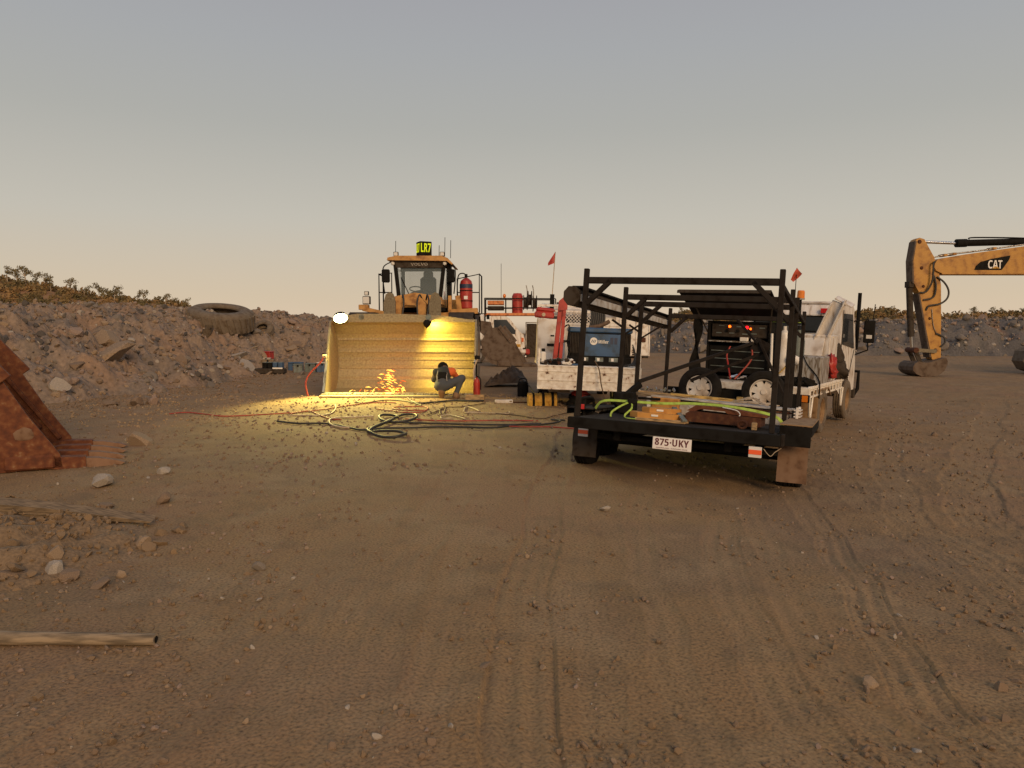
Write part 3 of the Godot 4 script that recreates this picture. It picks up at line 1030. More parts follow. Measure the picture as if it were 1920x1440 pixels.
func build_pebbles() -> void:
	rng.seed = 55
	var kinds := ["rock_pale", "rock_tan", "loose_clod", "rock_pink", "rock_brown"]
	var labels := ["pale stone chips strewn over the dirt yard", "tan pebbles strewn over the dirt yard", "crumbled soil clods lying over the dirt yard", "pinkish gravel strewn over the dirt yard", "brown grit strewn over the dirt yard"]
	for k in 5:
		var sp := []
		var total: int = [360, 1000, 5200, 1500, 4600][k]
		while sp.size() < total:
			var d := 1.8 + 16.0 * pow(rng.randf(), 1.5)
			var x := rng.randf_range(-0.85, 0.85) * d
			var dens: float = 0.12 + ss(1.0, 2.5, x) * 0.5 + ss(-0.8, -2.2, x) * 0.7 + ss(0.0, 0.4, n_big.get_noise_2d(x * 0.9, d * 0.9)) * 0.9 - 0.1
			if rng.randf() > dens:
				continue
			var s: float = 0.006 + 0.032 * pow(rng.randf(), 3.2)
			if d > 8.0:
				s *= 1.5
			sp.append([Vector3(x, ground_at(x, -d) + s * 0.1, -d), s])
		scatter("loose_gravel", rocks[k + 2], M[kinds[k]], sp, self, labels[k], "gravel")
	# churned clods before the bucket, lit by the lamp
	var sp2 := []
	while sp2.size() < 2600:
		var x := rng.randf_range(-8.5, 1.6)
		var d := rng.randf_range(11.5, 17.6)
		if n_big.get_noise_2d(x * 1.2, d * 1.2) < -0.15 * rng.randf():
			continue
		if x > -4.4 and x < -0.8 and d > 16.5:
			continue
		var s: float = 0.012 + 0.055 * pow(rng.randf(), 2.8)
		sp2.append([Vector3(x, ground_at(x, -d) + s * 0.1, -d), s])
	scatter("dirt_clods", rocks[1], M["clod"], sp2, self, "churned dirt clods in front of the loader bucket", "dirt")
	# the heap of dirt and stones at the left front
	var heap := st()
	grid(heap, 44, 40, func(u: float, v: float) -> Vector3:
		var x: float = -5.2 + u * 3.4
		var z: float = -3.6 - v * 3.2
		var e: float = pow(maxf(0.0, 1.0 - pow((x + 4.3) / 1.75, 2.0) - pow((z + 5.0) / 1.35, 2.0)), 0.7)
		return Vector3(x, ground_at(x, z) - 0.03 + e * (0.2 + n_fine.get_noise_2d(x * 3.0, z * 3.0) * 0.16) + n_fine.get_noise_2d(x * 11.0, z * 11.0) * 0.045 * e, z))
	heap.generate_normals()
	var hm := put("dirt_mound", heap, M["mound"])
	hm.set_meta("kind", "structure")
	rng.seed = 66
	var tones := [M["rock_brown"], M["mound"], M["rock_tan"], M["mound"], M["loose_clod"]]
	var crumbs := []
	while crumbs.size() < 2600:
		var x := -4.2 + rng.randfn() * 0.9
		var z := -5.0 + rng.randfn() * 0.6
		var e: float = pow(maxf(0.0, 1.0 - pow((x + 4.3) / 1.75, 2.0) - pow((z + 5.0) / 1.35, 2.0)), 0.7)
		crumbs.append([Vector3(x, ground_at(x, z) - 0.02 + e * (0.2 + n_fine.get_noise_2d(x * 3.0, z * 3.0) * 0.16), z), 0.015 + 0.05 * pow(rng.randf(), 2.5)])
	scatter("dirt_crumbs", rocks[3], M["mound"], crumbs, hm)
	for i in 260:
		var a := rng.randf() * TAU
		var q := sqrt(rng.randf())
		var x := -4.2 + cos(a) * q * 1.9
		var z := -5.0 + sin(a) * q * 1.3
		var s: float = 0.03 + 0.1 * pow(rng.randf(), 2.6)
		var e: float = pow(maxf(0.0, 1.0 - pow((x + 4.3) / 1.75, 2.0) - pow((z + 5.0) / 1.35, 2.0)), 0.7)
		rock(hm, "stone", Vector3(x, ground_at(x, z) + e * 0.16 + s * 0.12, z), s, tones[i % 5], i)
	var lone := [
		[-3.02, -4.42, 0.17, "rock_brown", "reddish brown broken stone at the foot of the dirt mound"],
		[-2.83, -4.52, 0.13, "rock_pale", "round grey and white stone beside the reddish one"],
		[-2.68, -4.44, 0.13, "rock_brown", "square brown stone, rightmost of the three by the mound"],
		[-2.4, -4.5, 0.08, "rock_tan", "small pale orange stone right of the mound stones"],
		[-2.42, -4.3, 0.12, "rock_brown", "flat brown stone in front of the small orange one"],
		[-3.05, -6.45, 0.17, "rock_brown", "brown boulder beyond the pointed timber"],
		[-3.95, -7.05, 0.24, "rock_pale", "pale flat flake of stone below the rusty teeth"],
		[-3.66, -7.75, 0.14, "rock_pale", "pale square stone beside the rusty bucket teeth"],
		[0.77, -6.12, 0.09, "rock_pale", "flat white pebble alone on the open dirt"],
		[-1.6, -4.62, 0.09, "rock_grey", "grey pointed stone lying right of the poles"],
		[1.52, -3.05, 0.07, "rock_tan", "tan stone lying in the right tyre track"],
		[-0.12, -3.22, 0.055, "rock_brown", "dark stone near the middle foreground"],
		[2.05, -3.02, 0.06, "rock_brown", "dark brown stone at the right foreground"],
		[-7.5, -14.9, 0.32, "rock_brown", "long reddish stone on open dirt before the rubble slope"],
		[-4.95, -9.8, 0.34, "rock_tan", "tan boulder behind the rusty bucket teeth"],
		[6.9, -12.1, 0.12, "rock_brown", "single brown clod right of the white truck"],
	]
	for q in lone:
		var o := rock(self, "loose_stone", Vector3(q[0], ground_at(q[0], q[1]) + q[2] * 0.16, q[1]), q[2], M[q[3]], int(q[0] * 31.0 + 400))
		tag(o, q[4], "stone")
	var boul := [
		[-10.3, -18.9, 1.15, "rock_tan", "large pale tan boulder at the foot of the left slope"],
		[-10.9, -20.1, 0.8, "rock_tan", "upright tan slab leaning above the large boulder"],
		[-9.6, -15.8, 0.5, "rock_pale", "whitish boulder behind the rusty bucket"],
		[-9.2, -20.8, 0.55, "rock_brown", "brown half buried boulder right of the large pale one"],
		[-9.3, -22.4, 0.5, "rock_brown", "rounded reddish boulder near the dark drum on the slope"],
	]
	for q in boul:
		var h: float = maxf(near_berm(q[0], q[1]), 0.0)
		var o := rock(self, "boulder", Vector3(q[0], h + q[2] * 0.08, q[1]), q[2], M[q[3]], int(-q[0] * 7.0), Vector3(1.15, 0.75, 0.9))
		tag(o, q[4], "boulder")
# ------------------------------------------------------------------ wheels
func wheel(parent: Node, at: Vector3, r: float, w: float, rim_r: float, rim_m: Material, tyre_m: Material, side := 1.0, lugs := 0, spokes := 0, b := Basis()) -> Node3D:
	# axle along x, outer face towards side
	var o := Node3D.new()
	o.name = "wheel"
	parent.add_child(o, true)
	o.transform = Transform3D(b, at)
	var ax := Basis(Vector3(0, side, 0), Vector3(side, 0, 0), Vector3(0, 0, 1))
	var xf := Transform3D(ax, Vector3.ZERO)
	var s := st()
	var h := w / 2.0
	var pr := [Vector2(rim_r, -h * 0.82), Vector2(rim_r * 1.12, -h * 0.97), Vector2(r * 0.8, -h), Vector2(r * 0.95, -h * 0.9), Vector2(r * 0.995, -h * 0.72)]
	if lugs == 0:
		for g in [-0.36, 0.0, 0.36]:
			pr.append_array([Vector2(r, h * (g - 0.1)), Vector2(r * 0.962, h * (g - 0.07)), Vector2(r * 0.962, h * (g + 0.07)), Vector2(r, h * (g + 0.1))])
	pr.append_array([Vector2(r * 0.995, h * 0.72), Vector2(r * 0.95, h * 0.9), Vector2(r * 0.8, h), Vector2(rim_r * 1.12, h * 0.97), Vector2(rim_r, h * 0.82)])
	lathe(s, pr, 36, xf)
	for i in lugs:
		var a := TAU * i / lugs
		for e in [-1.0, 1.0]:
			var a2: float = a + (0.5 * TAU / lugs if e > 0.0 else 0.0)
			var bb := Basis(Vector3.RIGHT, a2) * Basis(Vector3.UP, e * 0.35)
			box(s, Vector3(e * h * 0.48, cos(a2) * r, sin(a2) * r), Vector3(h * 0.9, r * 0.1, TAU * r / lugs * 0.5), bb)
	put("tyre", s, tyre_m, o)
	var t := st()
	lathe(t, [Vector2(rim_r * 1.02, -h * 0.8), Vector2(rim_r * 0.93, -h * 0.6), Vector2(rim_r * 0.86, h * 0.35), Vector2(rim_r * 0.93, h * 0.74), Vector2(rim_r * 1.05, h * 0.84), Vector2(rim_r * 1.05, h * 0.9)], 32, xf)
	if spokes > 0:
		lathe(t, [Vector2(0.0, h * 0.5), Vector2(rim_r * 0.2, h * 0.5), Vector2(rim_r * 0.24, h * 0.34), Vector2(rim_r * 0.5, h * 0.38), Vector2(rim_r * 0.54, h * 0.3)], 24, xf)
		for i in spokes:
			var a := TAU * i / spokes
			box(t, xf * Vector3(cos(a) * rim_r * 0.68, h * 0.33, sin(a) * rim_r * 0.68), Vector3(rim_r * 0.5, 0.012, rim_r * 0.5), ax * Basis(Vector3.UP, -a))
	else:
		lathe(t, [Vector2(0.0, h * 0.5), Vector2(rim_r * 0.28, h * 0.5), Vector2(rim_r * 0.34, h * 0.2), Vector2(rim_r * 0.8, h * 0.1), Vector2(rim_r * 0.9, h * 0.2)], 28, xf)
	put("rim", t, rim_m, o)
	if spokes > 0:
		var d := st()
		lathe(d, [Vector2(0.0, h * 0.05), Vector2(rim_r * 0.85, h * 0.05)], 20, xf)
		put("brake_plate", d, M["black"], o)
	return o

# ------------------------------------------------------------------ wheel loader
func build_loader() -> void:
	var t := thing("wheel_loader", "dusty yellow wheel loader facing the camera with its wide bucket on the ground", "wheel loader", Vector3(-2.56, 0.0, -16.8))
	var turn := Transform3D(Basis(Vector3.UP, PI / 2), Vector3.ZERO)   # xy profile -> z back
	# profile: x = forward
	var prof := [Vector2(0.0, 0.04), Vector2(-0.9, 0.05), Vector2(-1.18, 0.12), Vector2(-1.36, 0.3), Vector2(-1.45, 0.56), Vector2(-1.46, 0.85), Vector2(-1.39, 1.15), Vector2(-1.25, 1.42), Vector2(-1.05, 1.64), Vector2(-0.9, 1.74)]
	var face := Transform3D(Basis(Vector3(0, 0, 1), Vector3.UP, Vector3(-1, 0, 0)), Vector3.ZERO)
	var bk := st()
	shell(bk, prof, 0.035, 3.4, face)
	var bucket := put("bucket", bk, M["bucket"], t)
	for sx in [-1, 1]:
		var sp := st()
		prism(sp, [Vector2(-0.02, 0.02), Vector2(-0.16, 0.3), Vector2(-0.36, 0.8), Vector2(-0.55, 1.3), Vector2(-0.78, 1.72), Vector2(-0.92, 1.77), Vector2(-1.08, 1.67), Vector2(-1.29, 1.44), Vector2(-1.43, 1.16), Vector2(-1.5, 0.86), Vector2(-1.49, 0.54), Vector2(-1.4, 0.28), Vector2(-1.2, 0.08), Vector2(-0.9, 0.0)], 0.04, face * Transform3D(Basis(), Vector3(0, 0, -sx * 1.71)))
		put("side_plate", sp, M["bucket"], bucket)
		var e := st()
		beam(e, Vector3(sx * 1.71, 0.1, -0.03), Vector3(sx * 1.71, 0.82, -0.36), 0.075, 0.06, Vector3.RIGHT)
		put("side_cutter", e, M["steel"], bucket)
	for q in [[0.62, 0.09], [0.8, 0.05], [1.02, 0.1], [1.3, 0.07], [0.36, 0.06]]:
		var y: float = q[0]
		var zb := 0.0
		for i in prof.size() - 1:
			if y >= prof[i].y and y <= prof[i + 1].y:
				zb = lerp(prof[i].x, prof[i + 1].x, (y - prof[i].y) / (prof[i + 1].y - prof[i].y))
		pbox("wear_strip", Vector3(0, y, zb + 0.006), Vector3(3.34, q[1], 0.016), M["bucket"], bucket, Basis(), 0.004)
	pbox("cutting_edge", Vector3(0, 0.035, 0.1), Vector3(3.5, 0.045, 0.34), M["bucket"], bucket, Basis(Vector3.RIGHT, 0.05))
	for i in 5:
		pbox("edge_segment", Vector3(-1.4 + i * 0.7, 0.075, -0.06), Vector3(0.68, 0.03, 0.26), M["steel"], bucket, Basis(Vector3.RIGHT, 0.03))
	for sx in [-0.78, 0.78]:
		var sg := st()
		prism(sg, [Vector2(-1.02, 1.74), Vector2(-1.34, 1.46), Vector2(-1.54, 1.1), Vector2(-1.68, 1.6), Vector2(-1.3, 1.9)], 0.06, face * Transform3D(Basis(), Vector3(0, 0, sx)))
		put("hinge_ear", sg, M["old_bucket"], bucket)
	# spill guard along the top, a touch arched
	var gd := st()
	prism(gd, [Vector2(-1.7, 1.7), Vector2(1.7, 1.7), Vector2(1.7, 1.74), Vector2(0.9, 1.86), Vector2(-0.2, 1.9), Vector2(-1.1, 1.9), Vector2(-1.7, 1.8)], 0.035, Transform3D(Basis(), Vector3(0, 0, -0.9)))
	put("spill_guard", gd, M["bucket"], bucket)
	for x in [-1.0, 0.58]:
		var hl := st()
		lathe(hl, [Vector2(0, 0.012), Vector2(0.06, 0.012), Vector2(0.07, 0.0)], 16, Transform3D(Basis(Vector3.RIGHT, PI / 2), Vector3(x, 1.82, -0.885)))
		put("bolt_cap", hl, M["case_grey"], bucket)
	# arms and linkage
	for sx in [-1, 1]:
		var a := st()
		prism(a, [Vector2(-1.56, 0.72), Vector2(-1.54, 1.0), Vector2(-2.3, 1.95), Vector2(-3.3, 2.25), Vector2(-3.5, 1.95), Vector2(-2.5, 1.45), Vector2(-1.75, 0.7)], 0.16, face * Transform3D(Basis(), Vector3(0, 0, -sx * 0.55)))
		put("lift_arm", a, M["loader_yellow"], t)
		var l := st()
		prism(l, [Vector2(-0.14, 1.5), Vector2(0.14, 1.5), Vector2(0.15, 2.25), Vector2(0.09, 2.44), Vector2(0.0, 2.48), Vector2(-0.09, 2.42), Vector2(-0.15, 2.2)], 0.1, Transform3D(Basis(), Vector3(sx * 0.58 + 0.02, 0, -2.3)))
		put("tilt_lever", l, M["old_bucket"], t)
		ptube("lift_cylinder", [Vector3(sx * 0.62, 0.8, -2.9), Vector3(sx * 0.6, 1.6, -2.2)], 0.08, M["black_dusty"], t, 10)
	var cr := st()
	prism(cr, [Vector2(-0.42, 1.6), Vector2(-0.42, 2.2), Vector2(-0.3, 2.34), Vector2(0.3, 2.34), Vector2(0.42, 2.2), Vector2(0.42, 1.6), Vector2(0.24, 1.6), Vector2(0.2, 2.1), Vector2(0.1, 2.16), Vector2(-0.1, 2.16), Vector2(-0.2, 2.1), Vector2(-0.24, 1.6)], 0.2, Transform3D(Basis(), Vector3(-0.08, 0, -2.6)))
	put("front_frame", cr, M["loader_yellow"], t)
	var hd := st()
	prism(hd, [Vector2(-0.62, 2.2), Vector2(-0.55, 2.4), Vector2(0, 2.5), Vector2(0.66, 2.4), Vector2(0.72, 2.2)], 0.7, Transform3D(Basis(), Vector3(0, 0, -3.3)))
	put("cowl", hd, M["loader_yellow"], t)
	for q in [[-0.3, 0.05], [0.22, -0.04], [0.32, 0.06]]:
		ptube("hydraulic_hose", smooth_line([Vector3(q[0], 2.3, -2.75), Vector3(q[0] + q[1], 2.42, -2.5), Vector3(q[0] + q[1] * 2, 2.2, -2.3), Vector3(q[0] + q[1], 1.7, -2.2)]), 0.022, M["black_hose"], t, 6)
	# body behind
	pbox("front_chassis", Vector3(0, 1.05, -2.7), Vector3(1.3, 1.0, 1.9), M["loader_yellow"], t)
	pbox("rear_body", Vector3(0.05, 1.65, -6.2), Vector3(1.9, 1.5, 2.6), M["loader_yellow"], t, Basis(), 0.06)
	pbox("cab_floor", Vector3(0.05, 1.85, -4.5), Vector3(1.6, 0.3, 1.7), M["loader_yellow"], t)
	for q in [[-1, -2.6], [1, -2.6], [-1, -5.9], [1, -5.9]]:
		wheel(t, Vector3(q[0] * 1.24, 0.9, q[1]), 0.9, 0.66, 0.42, M["loader_yellow"], M["rubber_dusty"], q[0], 22)
		var fd := st()
		shell(fd, [Vector2(0.95, 1.5), Vector2(0.75, 1.82), Vector2(0.3, 1.97), Vector2(-0.3, 1.97), Vector2(-0.75, 1.82), Vector2(-0.95, 1.5)], 0.03, 0.62, face * Transform3D(Basis(), Vector3(q[1], 0, -q[0] * 1.27)))
		put("fender", fd, M["black_dusty"], t)
	# side platforms, orange brackets and work lights
	pbox("step_bracket", Vector3(-1.22, 2.03, -3.75), Vector3(0.62, 0.12, 0.22), M["loader_yellow"], t, Basis(Vector3(0, 0, 1), -0.22))
	pbox("step_bracket", Vector3(-1.5, 2.14, -3.75), Vector3(0.26, 0.14, 0.24), M["loader_yellow"], t)
	pbox("step_bracket", Vector3(1.25, 2.02, -3.75), Vector3(0.75, 0.16, 0.26), M["loader_yellow"], t, Basis(Vector3(0, 0, 1), 0.06))
	pbox("step_bracket", Vector3(0.86, 2.18, -3.75), Vector3(0.1, 0.55, 0.2), M["loader_yellow"], t)
	pbox("step_bracket", Vector3(1.1, 2.25, -3.75), Vector3(0.14, 0.42, 0.16), M["loader_yellow"], t, Basis(Vector3(0, 0, 1), 0.15))
	pbox("platform", Vector3(-1.15, 1.98, -4.4), Vector3(0.8, 0.05, 1.2), M["black_dusty"], t)
	pbox("platform", Vector3(1.25, 1.98, -4.4), Vector3(0.8, 0.05, 1.2), M["black_dusty"], t)
	var hl2 := pbox("headlight", Vector3(-1.42, 2.33, -3.72), Vector3(0.2, 0.22, 0.16), M["black_dusty"], t)
	pbox("lens", Vector3(-1.42, 2.33, -3.632), Vector3(0.17, 0.18, 0.012), M["lens_clear"], hl2)
	var hl3 := pbox("headlight", Vector3(-1.42, 2.52, -3.72), Vector3(0.12, 0.11, 0.08), M["black"], t)
	pbox("lens", Vector3(-1.42, 2.52, -3.676), Vector3(0.09, 0.085, 0.01), M["lens_clear"], hl3)
	# handrails
	for sx in [-1, 1]:
		var x0: float = sx * 1.0 + 0.05
		var x1: float = sx * 1.52 + (0.14 if sx > 0 else 0.42)
		if sx < 0:
			x0 = -0.75
			x1 = -1.1
		ptube("handrail", [Vector3(x0, 2.0, -3.85), Vector3(x0, 3.0 - 0.08 * sx, -3.85), Vector3(x1, 3.05, -3.85), Vector3(x1, 2.0, -3.85)], 0.02, M["black"], t, 6)
		ptube("handrail", [Vector3(x0, 2.55, -3.85), Vector3(x1, 2.55, -3.85)], 0.016, M["black"], t, 6)
		ptube("handrail", [Vector3(x1, 3.05, -3.85), Vector3(x1 + 0.03 * sx, 3.05, -4.7), Vector3(x1 + 0.03 * sx, 2.0, -4.7)], 0.02, M["black"], t, 6)
	# cab
	var cx := 0.04
	var fr := st()
	for q in [[-0.72, -0.66, -3.62, -3.7], [0.72, 0.66, -3.62, -3.7]]:
		beam(fr, Vector3(cx + q[1] * 0.8, 2.1, q[2]), Vector3(cx + q[0] * 0.93, 3.36, q[3]), 0.1, 0.1)
	for sx in [-0.68, 0.68]:
		beam(fr, Vector3(cx + sx, 2.05, -5.2), Vector3(cx + sx, 3.36, -5.2), 0.12, 0.12)
	box(fr, Vector3(cx, 3.3, -3.7), Vector3(1.36, 0.14, 0.12))
	box(fr, Vector3(cx, 3.3, -5.2), Vector3(1.36, 0.14, 0.12))
	box(fr, Vector3(cx, 2.2, -5.2), Vector3(1.36, 0.3, 0.1))
	box(fr, Vector3(cx, 2.08, -4.4), Vector3(1.4, 0.1, 1.7))
	var cab := put("cab", fr, M["black"], t)
	var dash := st()
	ball(dash, Vector3(cx + 0.06, 2.42, -3.85), Vector3(0.42, 0.2, 0.25), 8)
	put("dashboard", dash, M["black"], cab)
	var ws := st()
	quad(ws, Vector3(cx - 0.5, 2.3, -3.6), Vector3(cx + 0.5, 2.3, -3.6), Vector3(cx + 0.6, 3.24, -3.67), Vector3(cx - 0.6, 3.24, -3.67), Vector3(0, 0, 1))
	put("windshield", ws, M["glass"], cab)
	for sx in [-1, 1]:
		var wg := st()
		quad(wg, Vector3(cx + sx * 0.64, 2.2, -3.72), Vector3(cx + sx * 0.67, 3.24, -3.76), Vector3(cx + sx * 0.67, 3.24, -5.14), Vector3(cx + sx * 0.67, 2.2, -5.14), Vector3(sx, 0, 0))
		put("side_window", wg, M["glass"], cab)
	var rw := st()
	quad(rw, Vector3(cx - 0.6, 2.34, -5.2), Vector3(cx + 0.6, 2.34, -5.2), Vector3(cx + 0.6, 3.22, -5.2), Vector3(cx - 0.6, 3.22, -5.2), Vector3(0, 0, 1))
	put("rear_window", rw, M["glass"], cab)
	pbox("side_door", Vector3(cx + 0.79, 2.7, -3.95), Vector3(0.1, 1.3, 0.5), M["black"], cab)
	var se := st()
	box(se, Vector3(cx + 0.12, 2.5, -4.5), Vector3(0.5, 0.14, 0.5), Basis(), 0.05)
	box(se, Vector3(cx + 0.12, 2.75, -4.72), Vector3(0.46, 0.56, 0.14), Basis(), 0.06)
	box(se, Vector3(cx + 0.12, 3.1, -4.74), Vector3(0.28, 0.2, 0.1), Basis(), 0.04)
	put("seat", se, M["seat"], cab)
	var sw := st()
	var ring := []
	for i in 17:
		var a := TAU * i / 16.0
		ring.append(Vector3(cx - 0.16 + cos(a) * 0.18, 2.66 + sin(a) * 0.06, -4.15 + sin(a) * 0.15))
	tube(sw, ring, 0.016, 6)
	put("steering_wheel", sw, M["black"], cab)
	ptube("wiper", [Vector3(cx - 0.2, 2.32, -3.58), Vector3(cx - 0.5, 2.95, -3.62)], 0.012, M["black"], cab, 5)
	var rf := st()
	prism(rf, [Vector2(-0.86, 3.4), Vector2(-0.84, 3.47), Vector2(-0.6, 3.52), Vector2(0.6, 3.52), Vector2(0.78, 3.46), Vector2(0.93, 3.3), Vector2(0.89, 3.28), Vector2(0.76, 3.38)], 1.9, Transform3D(Basis(), Vector3(cx, 0, -4.45)))
	put("roof", rf, M["loader_yellow"], cab)
	pbox("visor_panel", Vector3(cx, 3.29, -3.63), Vector3(1.3, 0.17, 0.03), M["black_dusty"], cab)
	text("maker_lettering", "VOLVO", 0.075, 0.46, M["alu_plain"], cab, Vector3(cx, 3.3, -3.612))
	for x in [-0.64, 0.62]:
		var wl := pbox("work_light", Vector3(cx + x, 3.58, -3.7), Vector3(0.13, 0.12, 0.1), M["black_dusty"], cab)
		pbox("lens", Vector3(cx + x, 3.58, -3.645), Vector3(0.1, 0.09, 0.012), M["lens_clear"], wl)
		var w2 := st()
		ball(w2, Vector3(cx + x * 1.12, 3.32, -3.6), Vector3(0.055, 0.055, 0.04), 6)
		put("work_light", w2, M["lens_clear"], cab)
	for q in [[-0.7, 0.42], [0.5, 0.3], [0.66, 0.52], [0.82, 0.44]]:
		ptube("antenna", [Vector3(cx + q[0], 3.5, -4.0), Vector3(cx + q[0] + 0.01, 3.55 + q[1], -4.0)], 0.008, M["black"], cab, 4)
	for sx in [-1, 1]:
		ptube("mirror_arm", smooth_line([Vector3(cx + sx * 0.78, 3.36, -3.66), Vector3(cx + sx * 0.96, 3.22, -3.56), Vector3(cx + sx * 0.98, 2.9, -3.56), Vector3(cx + sx * 0.94, 2.5, -3.6)]), 0.016, M["black"], cab, 6)
		pbox("mirror", Vector3(cx + sx * (0.9 if sx < 0 else 0.86), 2.98, -3.55), Vector3(0.22, 0.36, 0.09), M["black"], cab, Basis(Vector3.UP, -sx * 0.4), 0.03)
	# number box on the roof
	var nb := Node3D.new()
	nb.name = "number_box"
	t.add_child(nb)
	nb.transform = Transform3D(Basis(Vector3.UP, 0.42), Vector3(0.14, 3.72, -3.9))
	pbox("sign_case", Vector3(0, 0, 0), Vector3(0.34, 0.42, 0.34), M["black"], nb)
	text("sign_lettering", "LR7", 0.24, 0.28, M["sign_glow"], nb, Vector3(0, 0.04, 0.174))
	text("sign_lettering", "LR7", 0.24, 0.28, M["sign_glow"], nb, Vector3(-0.174, 0.04, 0), Basis(Vector3.UP, -PI / 2))
	# fire extinguisher on the right platform
	var fe := thing("fire_extinguisher", "large red fire extinguisher strapped on the loader platform", "extinguisher", Vector3(-1.26, 2.1, -20.6))
	var fb := st()
	lathe(fb, [Vector2(0.0, 0.0), Vector2(0.16, 0.0), Vector2(0.175, 0.03), Vector2(0.175, 0.66), Vector2(0.15, 0.76), Vector2(0.08, 0.82), Vector2(0.05, 0.84), Vector2(0.0, 0.84)], 24)
	put("cylinder", fb, M["red"], fe)
	var bd := st()
	lathe(bd, [Vector2(0.178, 0.56), Vector2(0.178, 0.67)], 24)
	put("blue_band", bd, M["navy"], fe)
	for y in [0.2, 0.48]:
		var sb := st()
		lathe(sb, [Vector2(0.176, y), Vector2(0.182, y), Vector2(0.182, y + 0.025), Vector2(0.176, y + 0.025)], 24)
		put("strap", sb, M["black"], fe)
	pbox("tag_plate", Vector3(0, 0.3, 0.176), Vector3(0.1, 0.09, 0.01), M["paper"], fe)
	ptube("hose", smooth_line([Vector3(0, 0.84, 0), Vector3(-0.05, 0.96, 0), Vector3(-0.2, 0.92, 0.02), Vector3(-0.24, 0.6, 0.03), Vector3(-0.22, 0.1, 0.03)]), 0.018, M["black"], fe, 6)
	pbox("valve", Vector3(0, 0.9, 0), Vector3(0.08, 0.1, 0.08), M["black"], fe)
	# an extinguisher and a gas hose beside the bucket
	var fe2 := thing("fire_extinguisher", "small red extinguisher standing beside the bucket's right edge", "extinguisher", Vector3(-0.78, 0.0, -16.45))
	var f2 := st()
	lathe(f2, [Vector2(0.0, 0.0), Vector2(0.07, 0.0), Vector2(0.075, 0.02), Vector2(0.075, 0.36), Vector2(0.05, 0.43), Vector2(0.02, 0.45), Vector2(0.02, 0.5), Vector2(0, 0.5)], 16)
	put("cylinder", f2, M["red"], fe2)
	pbox("handle", Vector3(0, 0.52, 0.02), Vector3(0.03, 0.04, 0.12), M["black"], fe2)
	ptube("hose", smooth_line([Vector3(0, 0.5, 0.05), Vector3(0.08, 0.44, 0.06), Vector3(0.09, 0.2, 0.05)]), 0.012, M["black"], fe2, 6)
	var hg := thing("orange_hose", "orange hose hanging from the bucket's left edge to the dirt", "hose")
	ptube("hose", smooth_line([Vector3(-4.3, 0.92, -17.0), Vector3(-4.36, 0.78, -16.95), Vector3(-4.6, 0.52, -16.9), Vector3(-4.68, 0.3, -16.85), Vector3(-4.62, 0.03, -16.8)], 6), 0.02, M["red_hose"], hg, 7)
	pbox("clamp", Vector3(-4.28, 0.92, -17.0), Vector3(0.08, 0.06, 0.08), M["tan_hose"], hg)

func work_lamp(label: String, at: Vector3, aim: Vector3, face_m: String, c: Color, energy: float, r: float, ang: float) -> void:
	var b := Basis.looking_at(aim - at)
	var t := thing("work_lamp", label, "lamp", at, b)
	var s := st()
	lathe(s, [Vector2(0, 0.1), Vector2(r * 0.5, 0.1), Vector2(r * 0.95, 0.05), Vector2(r * 1.12, -0.03), Vector2(r * 1.06, -0.03), Vector2(r * 0.98, -0.012)], 24, Transform3D(Basis(Vector3.RIGHT, PI / 2), Vector3.ZERO))
	put("housing", s, M["black"], t)
	var f := st()
	lathe(f, [Vector2(0, -0.014), Vector2(r, -0.014)], 24, Transform3D(Basis(Vector3.RIGHT, PI / 2), Vector3.ZERO))
	put("lamp_face", f, M[face_m], t)
	ptube("clamp_arm", [b.inverse() * Vector3(0, -0.02, 0) + Vector3(0, 0, 0.06), b.inverse() * Vector3(0, -0.1, -0.05)], 0.018, M["steel"], t, 6)
	var l := SpotLight3D.new()
	l.name = "lamp_light"
	l.light_color = c
	l.light_energy = energy
	l.light_size = r
	l.spot_angle = ang
	l.spot_angle_attenuation = 0.6
	l.spot_range = 60.0
	l.spot_attenuation = 2.0
	l.shadow_enabled = true
	t.add_child(l)
	l.position = Vector3(0, 0, -0.06)

func build_fire() -> void:
	var t := thing("burning_gas_flames", "small orange flames and sparks burning on the bucket floor", "fire", Vector3(-2.86, 0.08, -17.35))
	rng.seed = 12
	for i in 110:
		var p := Vector3(rng.randfn() * 0.12, rng.randf() * 0.48 + 0.02, rng.randfn() * 0.06)
		p.x *= 1.5 - p.y * 2.0
		if i > 70:
			p = Vector3(rng.randf_range(0.05, 0.36), rng.randf_range(0.0, 0.1), rng.randf_range(0.0, 0.12))
		if i > 98:
			p = Vector3(rng.randf_range(-0.9, 0.6), 0.02, rng.randf_range(0.0, 0.15))
		var s := st()
		var l := rng.randf_range(0.03, 0.15)
		var d := Vector3(1.0, rng.randf_range(-0.55, 0.1), rng.randf_range(-0.2, 0.2)).normalized() * l
		if i > 70:
			d = Vector3(rng.randf_range(-0.5, 0.8), rng.randf_range(-0.2, 1.0), 0.0).normalized() * l
		var bend := Vector3(0, 0.012, 0)
		tube(s, [p - d * 0.5, p + bend], 0.002, 5, 0.009 * (l / 0.15) + 0.002)
		tube(s, [p + bend, p + d * 0.5], 0.009 * (l / 0.15) + 0.002, 5, 0.001)
		put("flame_tongue", s, M["flame_core"] if i % 3 > 0 else M["flame_edge"], t)
	var om := OmniLight3D.new()
	om.name = "flame_light"
	om.light_color = Color(1.0, 0.5, 0.15)
	om.light_energy = 0.8
	om.light_size = 0.12
	om.omni_range = 20.0
	om.omni_attenuation = 2.0
	om.shadow_enabled = true
	t.add_child(om)
	om.position = Vector3(0, 0.2, 0.12)

